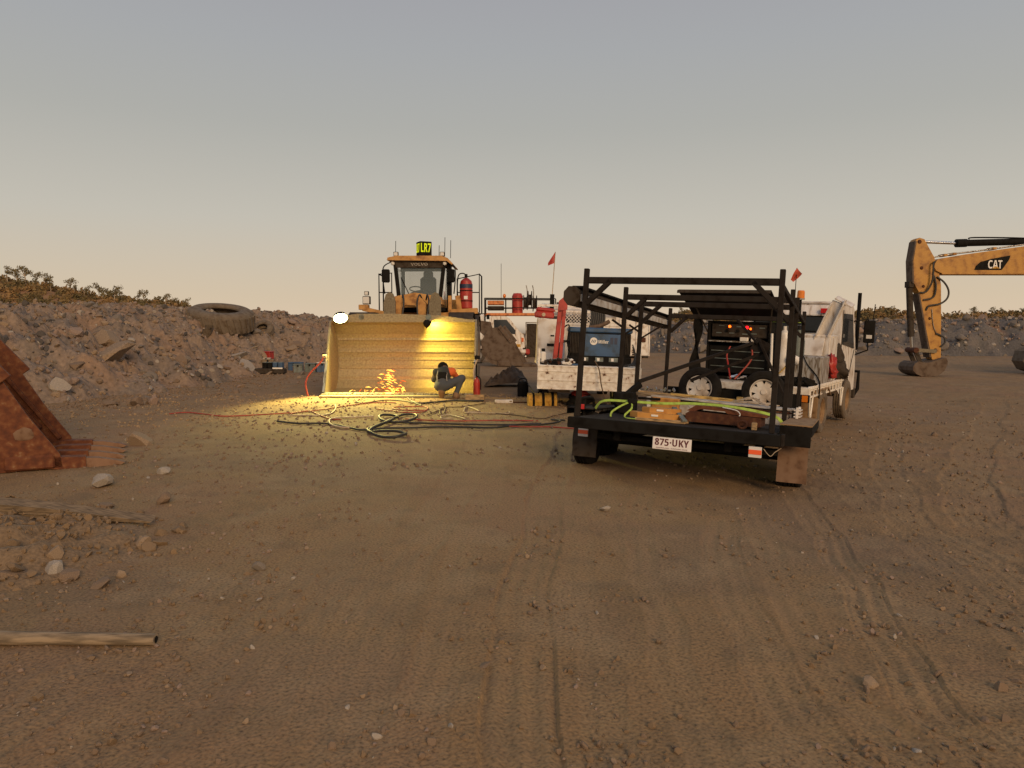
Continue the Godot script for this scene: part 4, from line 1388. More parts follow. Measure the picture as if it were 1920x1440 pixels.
# ------------------------------------------------------------------ the welder
func sdf_mesh(bones: Array, cell: float, blend: float) -> ArrayMesh:
	# bones: [a, b, ra, rb, colour]
	var lo := Vector3.ONE * 1e9
	var hi := -lo
	for q in bones:
		for k in 2:
			var p: Vector3 = q[k]
			var r: float = q[2 + k] + cell * 2.0
			lo = lo.min(p - Vector3.ONE * r)
			hi = hi.max(p + Vector3.ONE * r)
	var n := Vector3i(((hi - lo) / cell).ceil()) + Vector3i.ONE
	var val := PackedFloat32Array()
	val.resize(n.x * n.y * n.z)
	val.fill(1.0)
	var own := PackedInt32Array()
	own.resize(val.size())
	var first := PackedFloat32Array()
	first.resize(val.size())
	first.fill(9.0)
	for bi in bones.size():
		var q: Array = bones[bi]
		var a: Vector3 = q[0]
		var ab: Vector3 = q[1] - q[0]
		var ll := maxf(ab.length_squared(), 1e-8)
		var rm: float = maxf(q[2], q[3]) + blend + cell * 2.0
		var i0 := Vector3i(((a.min(q[1]) - Vector3.ONE * rm - lo) / cell).floor()).max(Vector3i.ZERO)
		var i1 := Vector3i(((a.max(q[1]) + Vector3.ONE * rm - lo) / cell).ceil()).min(n - Vector3i.ONE)
		for z in range(i0.z, i1.z + 1):
			for y in range(i0.y, i1.y + 1):
				for x in range(i0.x, i1.x + 1):
					var p := lo + Vector3(x, y, z) * cell
					var t := clampf((p - a).dot(ab) / ll, 0.0, 1.0)
					var d: float = p.distance_to(a + ab * t) - lerpf(q[2], q[3], t)
					var id := (z * n.y + y) * n.x + x
					if d < first[id]:
						first[id] = d
						own[id] = bi
					var h := maxf(blend - absf(d - val[id]), 0.0) / blend
					val[id] = minf(d, val[id]) - h * h * blend * 0.25
	var s := SurfaceTool.new()
	s.begin(Mesh.PRIMITIVE_TRIANGLES)
	s.set_smooth_group(0)
	var vid := {}
	var pts := []
	var cols := []
	for z in n.z - 1:
		for y in n.y - 1:
			for x in n.x - 1:
				var sum := Vector3.ZERO
				var cnt := 0
				var base := (z * n.y + y) * n.x + x
				var c8 := [base, base + 1, base + n.x, base + n.x + 1, base + n.x * n.y, base + n.x * n.y + 1, base + n.x * n.y + n.x, base + n.x * n.y + n.x + 1]
				var neg := 0
				for k in 8:
					if val[c8[k]] < 0.0:
						neg += 1
				if neg == 0 or neg == 8:
					continue
				for e in [[0, 1], [2, 3], [4, 5], [6, 7], [0, 2], [1, 3], [4, 6], [5, 7], [0, 4], [1, 5], [2, 6], [3, 7]]:
					var v0 := val[c8[e[0]]]
					var v1 := val[c8[e[1]]]
					if (v0 < 0.0) != (v1 < 0.0):
						var t := v0 / (v0 - v1)
						var p0 := Vector3(x + (e[0] & 1), y + ((e[0] >> 1) & 1), z + (e[0] >> 2))
						var p1 := Vector3(x + (e[1] & 1), y + ((e[1] >> 1) & 1), z + (e[1] >> 2))
						sum += p0.lerp(p1, t)
						cnt += 1
				vid[base] = pts.size()
				pts.append(lo + sum / cnt * cell)
				cols.append(bones[own[base]][4])
	var emit := func(q: Array, out: Vector3) -> void:
		for k in 4:
			if not vid.has(q[k]):
				return
		var w := []
		for k in 4:
			w.append(vid[q[k]])
		for tr in [[0, 1, 2], [0, 2, 3]]:
			var a: Vector3 = pts[w[tr[0]]]
			var b: Vector3 = pts[w[tr[1]]]
			var c: Vector3 = pts[w[tr[2]]]
			var order: Array = [tr[0], tr[1], tr[2]]
			if (c - a).cross(b - a).dot(out) < 0.0:
				order = [tr[0], tr[2], tr[1]]
			for o in order:
				s.set_color(cols[w[o]])
				s.add_vertex(pts[w[o]])
	var sy := n.x
	var sz := n.x * n.y
	for z in range(1, n.z - 1):
		for y in range(1, n.y - 1):
			for x in range(1, n.x - 1):
				var id := (z * n.y + y) * n.x + x
				var v := val[id]
				if (v < 0.0) != (val[id + 1] < 0.0):
					emit.call([id, id - sy, id - sy - sz, id - sz], Vector3.RIGHT * (1.0 if v < 0.0 else -1.0))
				if (v < 0.0) != (val[id + sy] < 0.0):
					emit.call([id, id - 1, id - 1 - sz, id - sz], Vector3.UP * (1.0 if v < 0.0 else -1.0))
				if (v < 0.0) != (val[id + sz] < 0.0):
					emit.call([id, id - 1, id - 1 - sy, id - sy], Vector3.BACK * (1.0 if v < 0.0 else -1.0))
	s.generate_normals()
	return s.commit()

func build_person() -> void:
	var t := thing("person", "person crouching at the bucket lip with orange shoulder, grey trousers and dark hood", "person", Vector3(-1.47, 0.0, -16.45))
	var pants := Color(0.055, 0.065, 0.075)
	var jacket := Color(0.62, 0.12, 0.03)
	var vest := Color(0.03, 0.032, 0.035)
	var boot := Color(0.22, 0.13, 0.07)
	var skin := Color(0.36, 0.2, 0.13)
	var glove := Color(0.4, 0.27, 0.15)
	var V := func(x: float, y: float, z: float) -> Vector3: return Vector3(x, y, z)
	var hipr: Vector3 = V.call(0.02, 0.29, 0.02)
	var hipl: Vector3 = V.call(-0.15, 0.28, 0.0)
	var kr: Vector3 = V.call(0.35, 0.44, -0.13)
	var kl: Vector3 = V.call(-0.12, 0.2, -0.4)
	var ar: Vector3 = V.call(0.23, 0.1, -0.02)
	var al: Vector3 = V.call(-0.09, 0.13, 0.02)
	var chest: Vector3 = V.call(-0.04, 0.55, -0.12)
	var shr: Vector3 = V.call(0.13, 0.59, -0.14)
	var shl: Vector3 = V.call(-0.21, 0.57, -0.14)
	var bones := [
		[V.call(-0.07, 0.3, 0.03), V.call(-0.06, 0.4, -0.02), 0.145, 0.135, pants],
		[V.call(-0.06, 0.42, -0.03), chest, 0.14, 0.15, vest],
		[chest, shr, 0.13, 0.085, jacket], [chest, shl, 0.13, 0.085, vest],
		[V.call(-0.04, 0.64, -0.15), V.call(-0.07, 0.7, -0.2), 0.06, 0.055, skin],
		[V.call(-0.08, 0.69, -0.24), V.call(-0.09, 0.66, -0.28), 0.095, 0.08, skin],
		[hipr, kr, 0.11, 0.075, pants], [kr, ar, 0.075, 0.052, pants],
		[hipl, kl, 0.11, 0.075, pants], [kl, al, 0.07, 0.055, pants],
		[ar, V.call(0.23, 0.055, 0.0), 0.055, 0.055, boot], [V.call(0.23, 0.05, 0.01), V.call(0.31, 0.042, -0.19), 0.05, 0.042, boot],
		[al, V.call(-0.09, 0.17, 0.07), 0.055, 0.05, boot], [V.call(-0.09, 0.17, 0.08), V.call(-0.09, 0.045, -0.01), 0.05, 0.045, boot], [V.call(-0.09, 0.045, -0.01), V.call(-0.09, 0.035, -0.06), 0.042, 0.034, boot],
		[shr, V.call(0.26, 0.42, -0.33), 0.075, 0.055, jacket], [V.call(0.26, 0.42, -0.33), V.call(0.12, 0.3, -0.53), 0.055, 0.042, jacket],
		[shl, V.call(-0.29, 0.4, -0.32), 0.075, 0.055, pants], [V.call(-0.29, 0.4, -0.32), V.call(-0.13, 0.28, -0.53), 0.055, 0.042, pants],
	]
	var o := MeshInstance3D.new()
	o.mesh = sdf_mesh(bones, 0.014, 0.05)
	o.material_override = M["cloth"]
	o.name = "body"
	t.add_child(o)
	# hands with five fingers closing on the torch
	for sx in [1, -1]:
		var w: Vector3 = V.call(0.12, 0.3, -0.53) if sx > 0 else V.call(-0.13, 0.28, -0.53)
		var pal: Vector3 = w + Vector3(-sx * 0.05, -0.03, -0.05)
		var hb := [[w, pal, 0.032, 0.036, glove]]
		for i in 4:
			var k: Vector3 = pal + Vector3(-sx * 0.01, 0.03 - i * 0.021, -0.035)
			var l: float = [0.04, 0.046, 0.043, 0.034][i]
			hb.append([k, k + Vector3(-sx * l, -0.008, -0.006), 0.0105, 0.01, glove])
			hb.append([k + Vector3(-sx * l, -0.008, -0.006), k + Vector3(-sx * l * 1.1, -0.012, 0.032), 0.01, 0.009, glove])
		hb.append([w + Vector3(0, 0.02, -0.02), pal + Vector3(-sx * 0.02, 0.05, 0.012), 0.013, 0.011, glove])
		hb.append([pal + Vector3(-sx * 0.02, 0.05, 0.012), pal + Vector3(-sx * 0.05, 0.042, 0.02), 0.011, 0.01, glove])
		var h := MeshInstance3D.new()
		h.mesh = sdf_mesh(hb, 0.006, 0.012)
		h.material_override = M["cloth"]
		h.name = "hand"
		t.add_child(h, true)
	var hood := st()
	ball(hood, Vector3(-0.08, 0.69, -0.235), Vector3(0.115, 0.115, 0.125), 10)
	put("welding_hood", hood, M["black"], t)
	pbox("hood_visor", Vector3(-0.11, 0.63, -0.33), Vector3(0.17, 0.18, 0.07), M["black"], t, Basis.from_euler(Vector3(0.7, 0.3, 0)), 0.03)
	pbox("hood_band", Vector3(-0.07, 0.665, -0.13), Vector3(0.2, 0.025, 0.03), M["alu_plain"], t)
	pbox("backpack", Vector3(-0.07, 0.5, 0.055), Vector3(0.22, 0.2, 0.09), M["black"], t, Basis(Vector3.RIGHT, -0.35), 0.04)
	for x in [-0.17, 0.04]:
		ptube("reflective_strap", [Vector3(x, 0.62, -0.05), Vector3(x - 0.01, 0.5, 0.1), Vector3(x, 0.4, 0.11)], 0.011, M["alu_plain"], t, 5)
	var torch := st()
	tube(torch, [Vector3(0.06, 0.27, -0.6), Vector3(-0.06, 0.24, -0.61), Vector3(-0.22, 0.15, -0.66)], 0.02, 8)
	var tt := put("cutting_torch", torch, M["steel"])
	tt.position = t.position
	tag(tt, "cutting torch held by the crouching person", "torch")
# ------------------------------------------------------------------ black rack trailer
var trailer_frame := Transform3D(Basis.from_euler(Vector3(-0.0731, -0.4209, -0.0377)), Vector3(1.538, 0.5858, -7.2372))

func laid(called: String, label: String, cat: String, group := "") -> Node3D:
	# a thing lying on the trailer, in the trailer's own axes
	return thing(called, label, cat, trailer_frame.origin, trailer_frame.basis, group)

func build_trailer() -> void:
	var t := thing("rack_trailer", "black tandem trailer with a tall ladder rack seen from behind", "trailer", trailer_frame.origin, trailer_frame.basis)
	pbox("deck", Vector3(0, -0.02, -2.1), Vector3(1.98, 0.03, 4.36), M["deck"], t)
	var rb := pbox("rear_beam", Vector3(0.015, -0.056, 0.1), Vector3(2.05, 0.11, 0.06), M["black"], t)
	pbox("end_cap", Vector3(1.055, -0.05, 0.05), Vector3(0.03, 0.11, 0.13), M["frame"], rb)
	for sx in [-1, 1]:
		pbox("side_rail", Vector3(sx * 0.995, -0.06, -2.1), Vector3(0.05, 0.1, 4.3), M["black"], t)
		pbox("chassis_rail", Vector3(sx * 0.55, -0.14, -2.3), Vector3(0.07, 0.16, 4.4), M["black"], t)
	pbeam("lower_bar", Vector3(-0.8, -0.2, -0.25), Vector3(1.0, -0.2, -0.25), 0.05, 0.05, M["black"], t)
	for z in [-1.0, -2.2, -3.4]:
		pbeam("cross_member", Vector3(-0.95, -0.1, z), Vector3(0.95, -0.1, z), 0.06, 0.1, M["black"], t)
	# rack
	var zs := [0.0, -1.5, -2.29, -4.02]
	for i in 4:
		var z: float = zs[i]
		for sx in [-1, 1]:
			pbeam("post", Vector3(sx * 0.949, 0.0, z), Vector3(sx * 0.949, 1.518, z), 0.05, 0.05, M["frame"], t)
			pbeam("corner_brace", Vector3(sx * 0.93, 1.16, z), Vector3(sx * 0.69, 1.4, z), 0.05, 0.05, M["frame"], t)
		pbeam("crossbar", Vector3(-0.925, 1.4, z), Vector3(0.925, 1.4, z), 0.05, 0.065, M["frame"], t)
	for q in [[0.0, -1.5], [-1.5, -2.29], [-2.29, -4.02]]:
		pbeam("top_rail", Vector3(0.949, 1.36, q[0] - 0.026), Vector3(0.949, 1.36, q[1] + 0.026), 0.045, 0.05, M["frame"], t)
	for z in [-1.5, -2.29]:
		pbeam("awning_bracket", Vector3(-0.94, 1.02, z), Vector3(-1.1, 1.12, z - 0.01), 0.025, 0.025, M["frame"], t)
		pbeam("awning_bracket", Vector3(-0.93, 0.95, z), Vector3(-0.66, 1.13, z), 0.02, 0.02, M["frame"], t)
	# axles, wheels, mudguards and flaps
	for sx in [-1, 1]:
		for z in [-0.9, -1.64]:
			wheel(t, Vector3(sx * 1.11, -0.295, z), 0.31, 0.19, 0.18, M["black_dusty"], M["rubber"], sx, 0, 6)
	for z in [-0.9, -1.64]:
		ptube("axle", [Vector3(-1.05, -0.295, z), Vector3(1.05, -0.295, z)], 0.03, M["black"], t, 8)
		for sx in [-1, 1]:
			pbox("leaf_spring", Vector3(sx * 0.72, -0.24, z), Vector3(0.06, 0.05, 0.62), M["black"], t)
	for sx in [-1, 1]:
		var z0 := -0.16 if sx > 0 else -0.62
		var mg := pbox("mudguard", Vector3(sx * 1.145, (0.085 if sx > 0 else 0.055), (z0 - 2.1) * 0.5), Vector3(0.29, 0.012, 2.1 + z0), M["mud"] if sx > 0 else M["deck"], t)
		pbox("skirt", Vector3(sx * 1.285, 0.03, (z0 - 2.1) * 0.5), Vector3(0.012, 0.09, 2.1 + z0), M["black"], mg)
		if sx > 0:
			pbox("rear_panel", Vector3(sx * 1.145, -0.02, z0), Vector3(0.28, 0.19, 0.012), M["black"], mg)
		var fl := st()
		grid(fl, 6, 8, func(u: float, v: float) -> Vector3: return Vector3((1.13 if sx > 0 else -1.035) + (u - 0.5) * 0.27, -0.12 - v * 0.35, (-0.32 if sx > 0 else -0.58) + sin(u * 3.0 + 1.0) * 0.012 * v + 0.03 * v), Vector3(0, 0, 1))
		put("mud_flap", fl, M["flap"] if sx > 0 else M["black_dusty"], t)
	ptube("guard_hoop", smooth_line([Vector3(-1.12, -0.05, -0.43), Vector3(-1.12, 0.1, -0.44), Vector3(-1.12, 0.16, -0.52), Vector3(-1.12, 0.17, -0.95), Vector3(-1.12, 0.1, -1.06), Vector3(-1.12, -0.05, -1.08)], 4), 0.018, M["black"], t, 8)
	ptube("guard_hoop", [Vector3(-1.12, -0.05, -0.72), Vector3(-1.12, 0.165, -0.72)], 0.014, M["black"], t, 6)
	pbox("side_marker", Vector3(-1.1, 0.08, -0.5), Vector3(0.1, 0.055, 0.03), M["lens_red"], t)
	pbeam("side_step", Vector3(-1.1, 0.02, -1.15), Vector3(-1.1, 0.03, -1.9), 0.04, 0.03, M["alu_plain"], t)
	# number plate and lights
	var np := pbox("number_plate", Vector3(0.067, -0.178, 0.145), Vector3(0.372, 0.118, 0.008), M["plate"], t, Basis(), 0.003)
	text("plate_lettering", "875·UKY", 0.068, 0.325, M["maroon"], np, Vector3(0.067, -0.165, 0.1495))
	text("plate_lettering", "QUEENSLAND - SUNSHINE STATE", 0.012, 0.3, M["maroon"], np, Vector3(0.067, -0.222, 0.1495), Basis(), false)
	for q in [[0.83, -0.175, 0.14], [-1.06, -0.2, -0.56]]:
		var tl := pbox("reflector_light", Vector3(q[0], q[1], q[2]), Vector3(0.115, 0.1, 0.02), M["lens_clear"], t)
		pbox("red_lens", Vector3(q[0], q[1], q[2] + 0.011), Vector3(0.112, 0.042, 0.008), M["sticker_orange"], tl)
	ptube("light_cable", smooth_line([Vector3(0.9, -0.14, 0.12), Vector3(0.96, -0.2, 0.12), Vector3(1.0, -0.16, 0.12), Vector3(1.05, -0.12, 0.1)]), 0.0035, M["tan_hose"], t, 5)
	# drawbar and folding arms at the front
	for sx in [-1, 1]:
		pbeam("drawbar", Vector3(sx * 0.8, -0.1, -4.25), Vector3(sx * 0.05, -0.02, -5.5), 0.07, 0.1, M["black"], t)
	pbeam("folding_arm", Vector3(-0.93, 0.38, -2.29), Vector3(0.32, 1.02, -3.6), 0.05, 0.045, M["frame"], t)
	pbeam("folding_arm", Vector3(-0.52, 0.44, -3.7), Vector3(0.46, 0.9, -3.8), 0.05, 0.045, M["frame"], t)
	pbeam("folding_arm", Vector3(0.4, 1.06, -3.72), Vector3(0.86, 0.16, -3.6), 0.035, 0.035, M["frame"], t)
	pbeam("folding_arm", Vector3(0.06, 1.36, -3.9), Vector3(0.38, 1.02, -3.72), 0.035, 0.035, M["frame"], t)
	var br := st()
	prism(br, [Vector2(0.28, 0.94), Vector2(0.5, 0.88), Vector2(0.55, 1.02), Vector2(0.36, 1.12)], 0.03, Transform3D(Basis(), Vector3(0, 0, -3.76)))
	put("arm_bracket", br, M["frame"], t)
	# winch post on the left
	var jk := st()
	box(jk, Vector3(-0.8, 0.13, -1.35), Vector3(0.16, 0.26, 0.2))
	box(jk, Vector3(-0.86, 0.2, -1.2), Vector3(0.1, 0.1, 0.12))
	beam(jk, Vector3(-0.9, 0.1, -1.2), Vector3(-0.7, 0.36, -1.5), 0.07, 0.07)
	tube(jk, [Vector3(-0.66, 0.2, -1.3), Vector3(-0.4, 0.2, -1.3)], 0.018, 6)
	put("hand_winch", jk, M["black"], t)
	var chain := st()
	for i in 8:
		box(chain, Vector3(-0.72 + i * 0.045, 0.3 + 0.01 * (i % 2), -1.7 - i * 0.05), Vector3(0.05, 0.02, 0.03), Basis(Vector3(1, 0, 1).normalized(), i * 1.57))
	put("chain", chain, M["steel"], t)

func build_trailer_load() -> void:
	# rolled awning along the left side of the rack
	var a := laid("rolled_awning", "long dark rolled awning slung along the trailer rack's left side", "awning")
	var s := st()
	var pr := []
	for i in 8:
		var an := TAU * (i + 0.5) / 8.0
		pr.append(Vector2(cos(an) * 0.09, sin(an) * 0.105))
	var ab := along(Vector3(-1.09, 1.235, 0.04), Vector3(-1.09, 1.325, -4.4))
	prism(s, pr, 4.44, Transform3D(ab, Vector3(-1.09, 1.28, -2.18)))
	put("cover", s, M["black_dusty"], a)
	var lip := st()
	beam(lip, Vector3(-1.0, 1.22, -0.02), Vector3(-1.0, 1.31, -4.36), 0.016, 0.075)
	put("silver_rail", lip, M["pale_grey"], a)
	var top := st()
	beam(top, Vector3(-1.05, 1.335, -0.02), Vector3(-1.05, 1.42, -4.36), 0.11, 0.02)
	put("canvas_fold", top, M["black"], a)
	# checker plate box
	var c := laid("checker_plate_toolbox", "long silver checker plate box lying across the trailer deck", "toolbox")
	pbox("lid", Vector3(0.2, 0.2, -2.02), Vector3(1.62, 0.022, 0.62), M["alu"], c, Basis(Vector3(0, 0, 1), -0.03))
	pbox("body", Vector3(0.2, 0.09, -2.02), Vector3(1.55, 0.17, 0.56), M["alu"], c, Basis(Vector3(0, 0, 1), -0.03))
	pbox("trim", Vector3(0.2, 0.165, -1.725), Vector3(1.62, 0.02, 0.012), M["rust_dark"], c, Basis(Vector3(0, 0, 1), -0.03))
	var rk := laid("slotted_rack", "small white slotted steel rack at the right end of the checker plate box", "rack")
	for i in 5:
		pbox("slat", Vector3(1.07, 0.04 + i * 0.035, -1.9), Vector3(0.07, 0.016, 0.5), M["white"], rk)
	for z in [-1.66, -2.14]:
		pbox("upright", Vector3(1.07, 0.11, z), Vector3(0.03, 0.21, 0.03), M["white"], rk)
	# timber on top
	for q in [[-0.05, 0.235, -2.35, 0.06, 0.9, "timber_yellow", "bright yellow timber plank lying on the checker plate box"], [-0.48, 0.232, -2.5, -0.05, 1.0, "timber", "weathered brown board lying left of the yellow plank"], [-0.55, 0.23, -1.86, 0.02, 0.7, "old_wood", "thin grey batten at the left end of the checker plate box"]]:
		var p := laid("timber_plank", q[6], "plank")
		pbox("board", Vector3(q[0], q[1], q[2]), Vector3(q[4], 0.04, 0.09), M[q[5]], p, Basis.from_euler(Vector3(0, q[3], -0.03)))
		if q[5] == "timber_yellow":
			pbox("cleat", Vector3(q[0] + q[4] / 2 - 0.04, q[1] + 0.012, q[2] + 0.02), Vector3(0.07, 0.06, 0.12), M["timber_yellow"], p)
	var ob := laid("orange_wood_block", "square orange faced wood block behind the lime strap", "block")
	pbox("block_body", Vector3(-0.36, 0.12, -1.42), Vector3(0.32, 0.2, 0.1), M["ply"], ob, Basis(Vector3(0, 0, 1), -0.02))
	pbox("white_edge", Vector3(-0.555, 0.13, -1.42), Vector3(0.045, 0.18, 0.06), M["paper"], ob, Basis(Vector3(0, 0, 1), 0.12))
	# stacked orange boards with cut corners
	var oct := func(w: float, d: float, cut: float) -> Array: return [Vector2(-w + cut, -d), Vector2(w - cut, -d), Vector2(w, -d + cut), Vector2(w, d - cut), Vector2(w - cut, d), Vector2(-w + cut, d), Vector2(-w, d - cut), Vector2(-w, -d + cut)]
	var flat := Basis(Vector3.RIGHT, -PI / 2)
	for q in [[-0.25, 0.052, -0.52, 0.27, 0.035, "lower of two orange boards with cut corners on the trailer's rear edge"], [-0.22, 0.105, -0.62, 0.2, 0.03, "upper and smaller orange board with cut corners on the trailer's rear edge"]]:
		var b := laid("orange_board", q[5], "board")
		var bs := st()
		prism(bs, oct.call(q[3], 0.17, 0.09), q[4] + 0.02, Transform3D(Basis(Vector3.UP, 0.12) * flat, Vector3(q[0], q[1], q[2])))
		put("panel", bs, M["ply"], b)
		pbox("white_label", Vector3(q[0] + 0.02, q[1] + 0.004, q[2] + 0.176), Vector3(0.07, 0.02, 0.004), M["paper"], b, Basis(Vector3.UP, 0.12))
	var base := laid("base_timber", "raw timber board under the stacked orange boards", "plank")
	pbox("board", Vector3(-0.17, 0.011, -0.42), Vector3(0.52, 0.03, 0.2), M["timber"], base, Basis(Vector3.UP, -0.02))
	var gp := laid("green_bar", "dark green flat bar leaning off the orange boards", "bar")
	pbeam("bar_body", Vector3(-0.12, 0.14, -0.75), Vector3(0.09, 0.03, -0.3), 0.05, 0.018, M["case_grey"], gp)
	# rusty digger part
	var r := laid("rusty_steel_casting", "rusty red steel casting with a hollow top at the trailer's rear", "steel part")
	var rs := st()
	prism(rs, [Vector2(0.06, 0.02), Vector2(0.06, 0.1), Vector2(0.1, 0.13), Vector2(0.8, 0.11), Vector2(0.8, 0.02)], 0.5, Transform3D(Basis(), Vector3(0, 0, -0.72)))
	put("lower_plate", rs, M["rust_dark"], r)
	var ru := st()
	prism(ru, [Vector2(0.06, 0.13), Vector2(0.15, 0.19), Vector2(0.5, 0.185), Vector2(0.85, 0.14), Vector2(0.85, 0.115), Vector2(0.48, 0.125), Vector2(0.44, 0.15), Vector2(0.2, 0.155), Vector2(0.14, 0.125)], 0.42, Transform3D(Basis(), Vector3(0, 0, -0.72)))
	put("upper_plate", ru, M["rust"], r)
	ptube("tie_wire", smooth_line([Vector3(0.42, 0.19, -0.5), Vector3(0.56, 0.17, -0.48), Vector3(0.6, 0.13, -0.48), Vector3(0.57, 0.1, -0.48)]), 0.006, M["paper"], r, 5)
	var rg := laid("steel_shackle", "round steel shackle on the deck beside the timber stub", "shackle")
	var ring := []
	for i in 13:
		var an := TAU * i / 12.0
		ring.append(Vector3(0.64 + cos(an) * 0.042, 0.04 + sin(an) * 0.036, -0.36))
	ptube("ring", ring, 0.015, M["rust_dark"], rg, 6)
	var sb := laid("timber_stub", "short timber stub standing right of the shackle", "block")
	pbox("stub", Vector3(0.755, 0.032, -0.36), Vector3(0.05, 0.075, 0.06), M["timber"], sb)
	# lime ratchet strap
	var lp := laid("ratchet_strap", "lime green ratchet strap stretched across the trailer load", "strap")
	var web := st()
	var path := smooth_line([Vector3(-1.0, 0.06, -0.75), Vector3(-0.9, 0.155, -0.72), Vector3(-0.6, 0.17, -0.7), Vector3(-0.25, 0.175, -0.7), Vector3(0.1, 0.2, -0.7), Vector3(0.5, 0.195, -0.7), Vector3(0.9, 0.14, -0.68), Vector3(1.0, 0.05, -0.68)], 4)
	for i in path.size() - 1:
		beam(web, path[i], path[i + 1] + (path[i + 1] - path[i]) * 0.05, 0.032, 0.005, Vector3(0, 0.6, 0.8))
	put("webbing", web, M["lime"], lp)
	var tail := st()
	for tp in [[Vector3(-0.6, 0.16, -0.66), Vector3(-0.64, 0.12, -0.5), Vector3(-0.69, 0.06, -0.36), Vector3(-0.68, 0.012, -0.28)], [Vector3(-0.56, 0.15, -0.66), Vector3(-0.52, 0.1, -0.5), Vector3(-0.55, 0.04, -0.38), Vector3(-0.52, 0.012, -0.3), Vector3(-0.4, 0.012, -0.24)]]:
		var pl := smooth_line(tp, 4)
		for i in pl.size() - 1:
			beam(tail, pl[i], pl[i + 1] + (pl[i + 1] - pl[i]) * 0.06, 0.02, 0.004, Vector3(0.6, 0.5, 0.5))
	put("loose_tail", tail, M["lime"], lp)
	pbox("ratchet", Vector3(-0.56, 0.175, -0.68), Vector3(0.1, 0.05, 0.07), M["black"], lp)
	var rp := laid("tan_strap", "loose tan webbing strap bunched on the right of the checker plate box", "strap")
	var rw := st()
	for tp in [[Vector3(0.3, 0.22, -2.1), Vector3(0.45, 0.26, -2.05), Vector3(0.55, 0.28, -2.1), Vector3(0.64, 0.23, -2.0), Vector3(0.72, 0.21, -1.9)], [Vector3(0.34, 0.215, -1.95), Vector3(0.5, 0.23, -1.9), Vector3(0.7, 0.225, -2.05), Vector3(0.84, 0.21, -2.0)]]:
		var pl := smooth_line(tp, 4)
		for i in pl.size() - 1:
			beam(rw, pl[i], pl[i + 1] + (pl[i + 1] - pl[i]) * 0.06, 0.05, 0.008, Vector3(0.3, 0.8, 0.3))
	put("webbing", rw, M["tan_hose"], rp)
	# spare wheels at the front
	for q in [[-0.46, "white spoked spare wheel on the trailer front, left one"], [0.46, "white spoked spare wheel on the trailer front, right one"]]:
		var w := thing("spare_wheel", q[1], "wheel", trailer_frame * Vector3(q[0], 0.34, -4.2), trailer_frame.basis * Basis(Vector3.UP, PI / 2), "spare wheels on the trailer front")
		wheel(w, Vector3.ZERO, 0.315, 0.19, 0.19, M["white_clean"], M["rubber"], -1.0, 0, 7)
	pbox("headboard", Vector3(0, 0.16, -4.34), Vector3(1.96, 0.35, 0.03), M["black"], get_node("rack_trailer"))

# ------------------------------------------------------------------ white flatbed truck
var truck_frame := Transform3D(Basis.from_euler(Vector3(0, deg_to_rad(-34.5), deg_to_rad(-2.2))), Vector3(3.66, -0.135, -11.85))

func on_truck(called: String, label: String, cat: String, group := "") -> Node3D:
	return thing(called, label, cat, truck_frame.origin, truck_frame.basis, group)

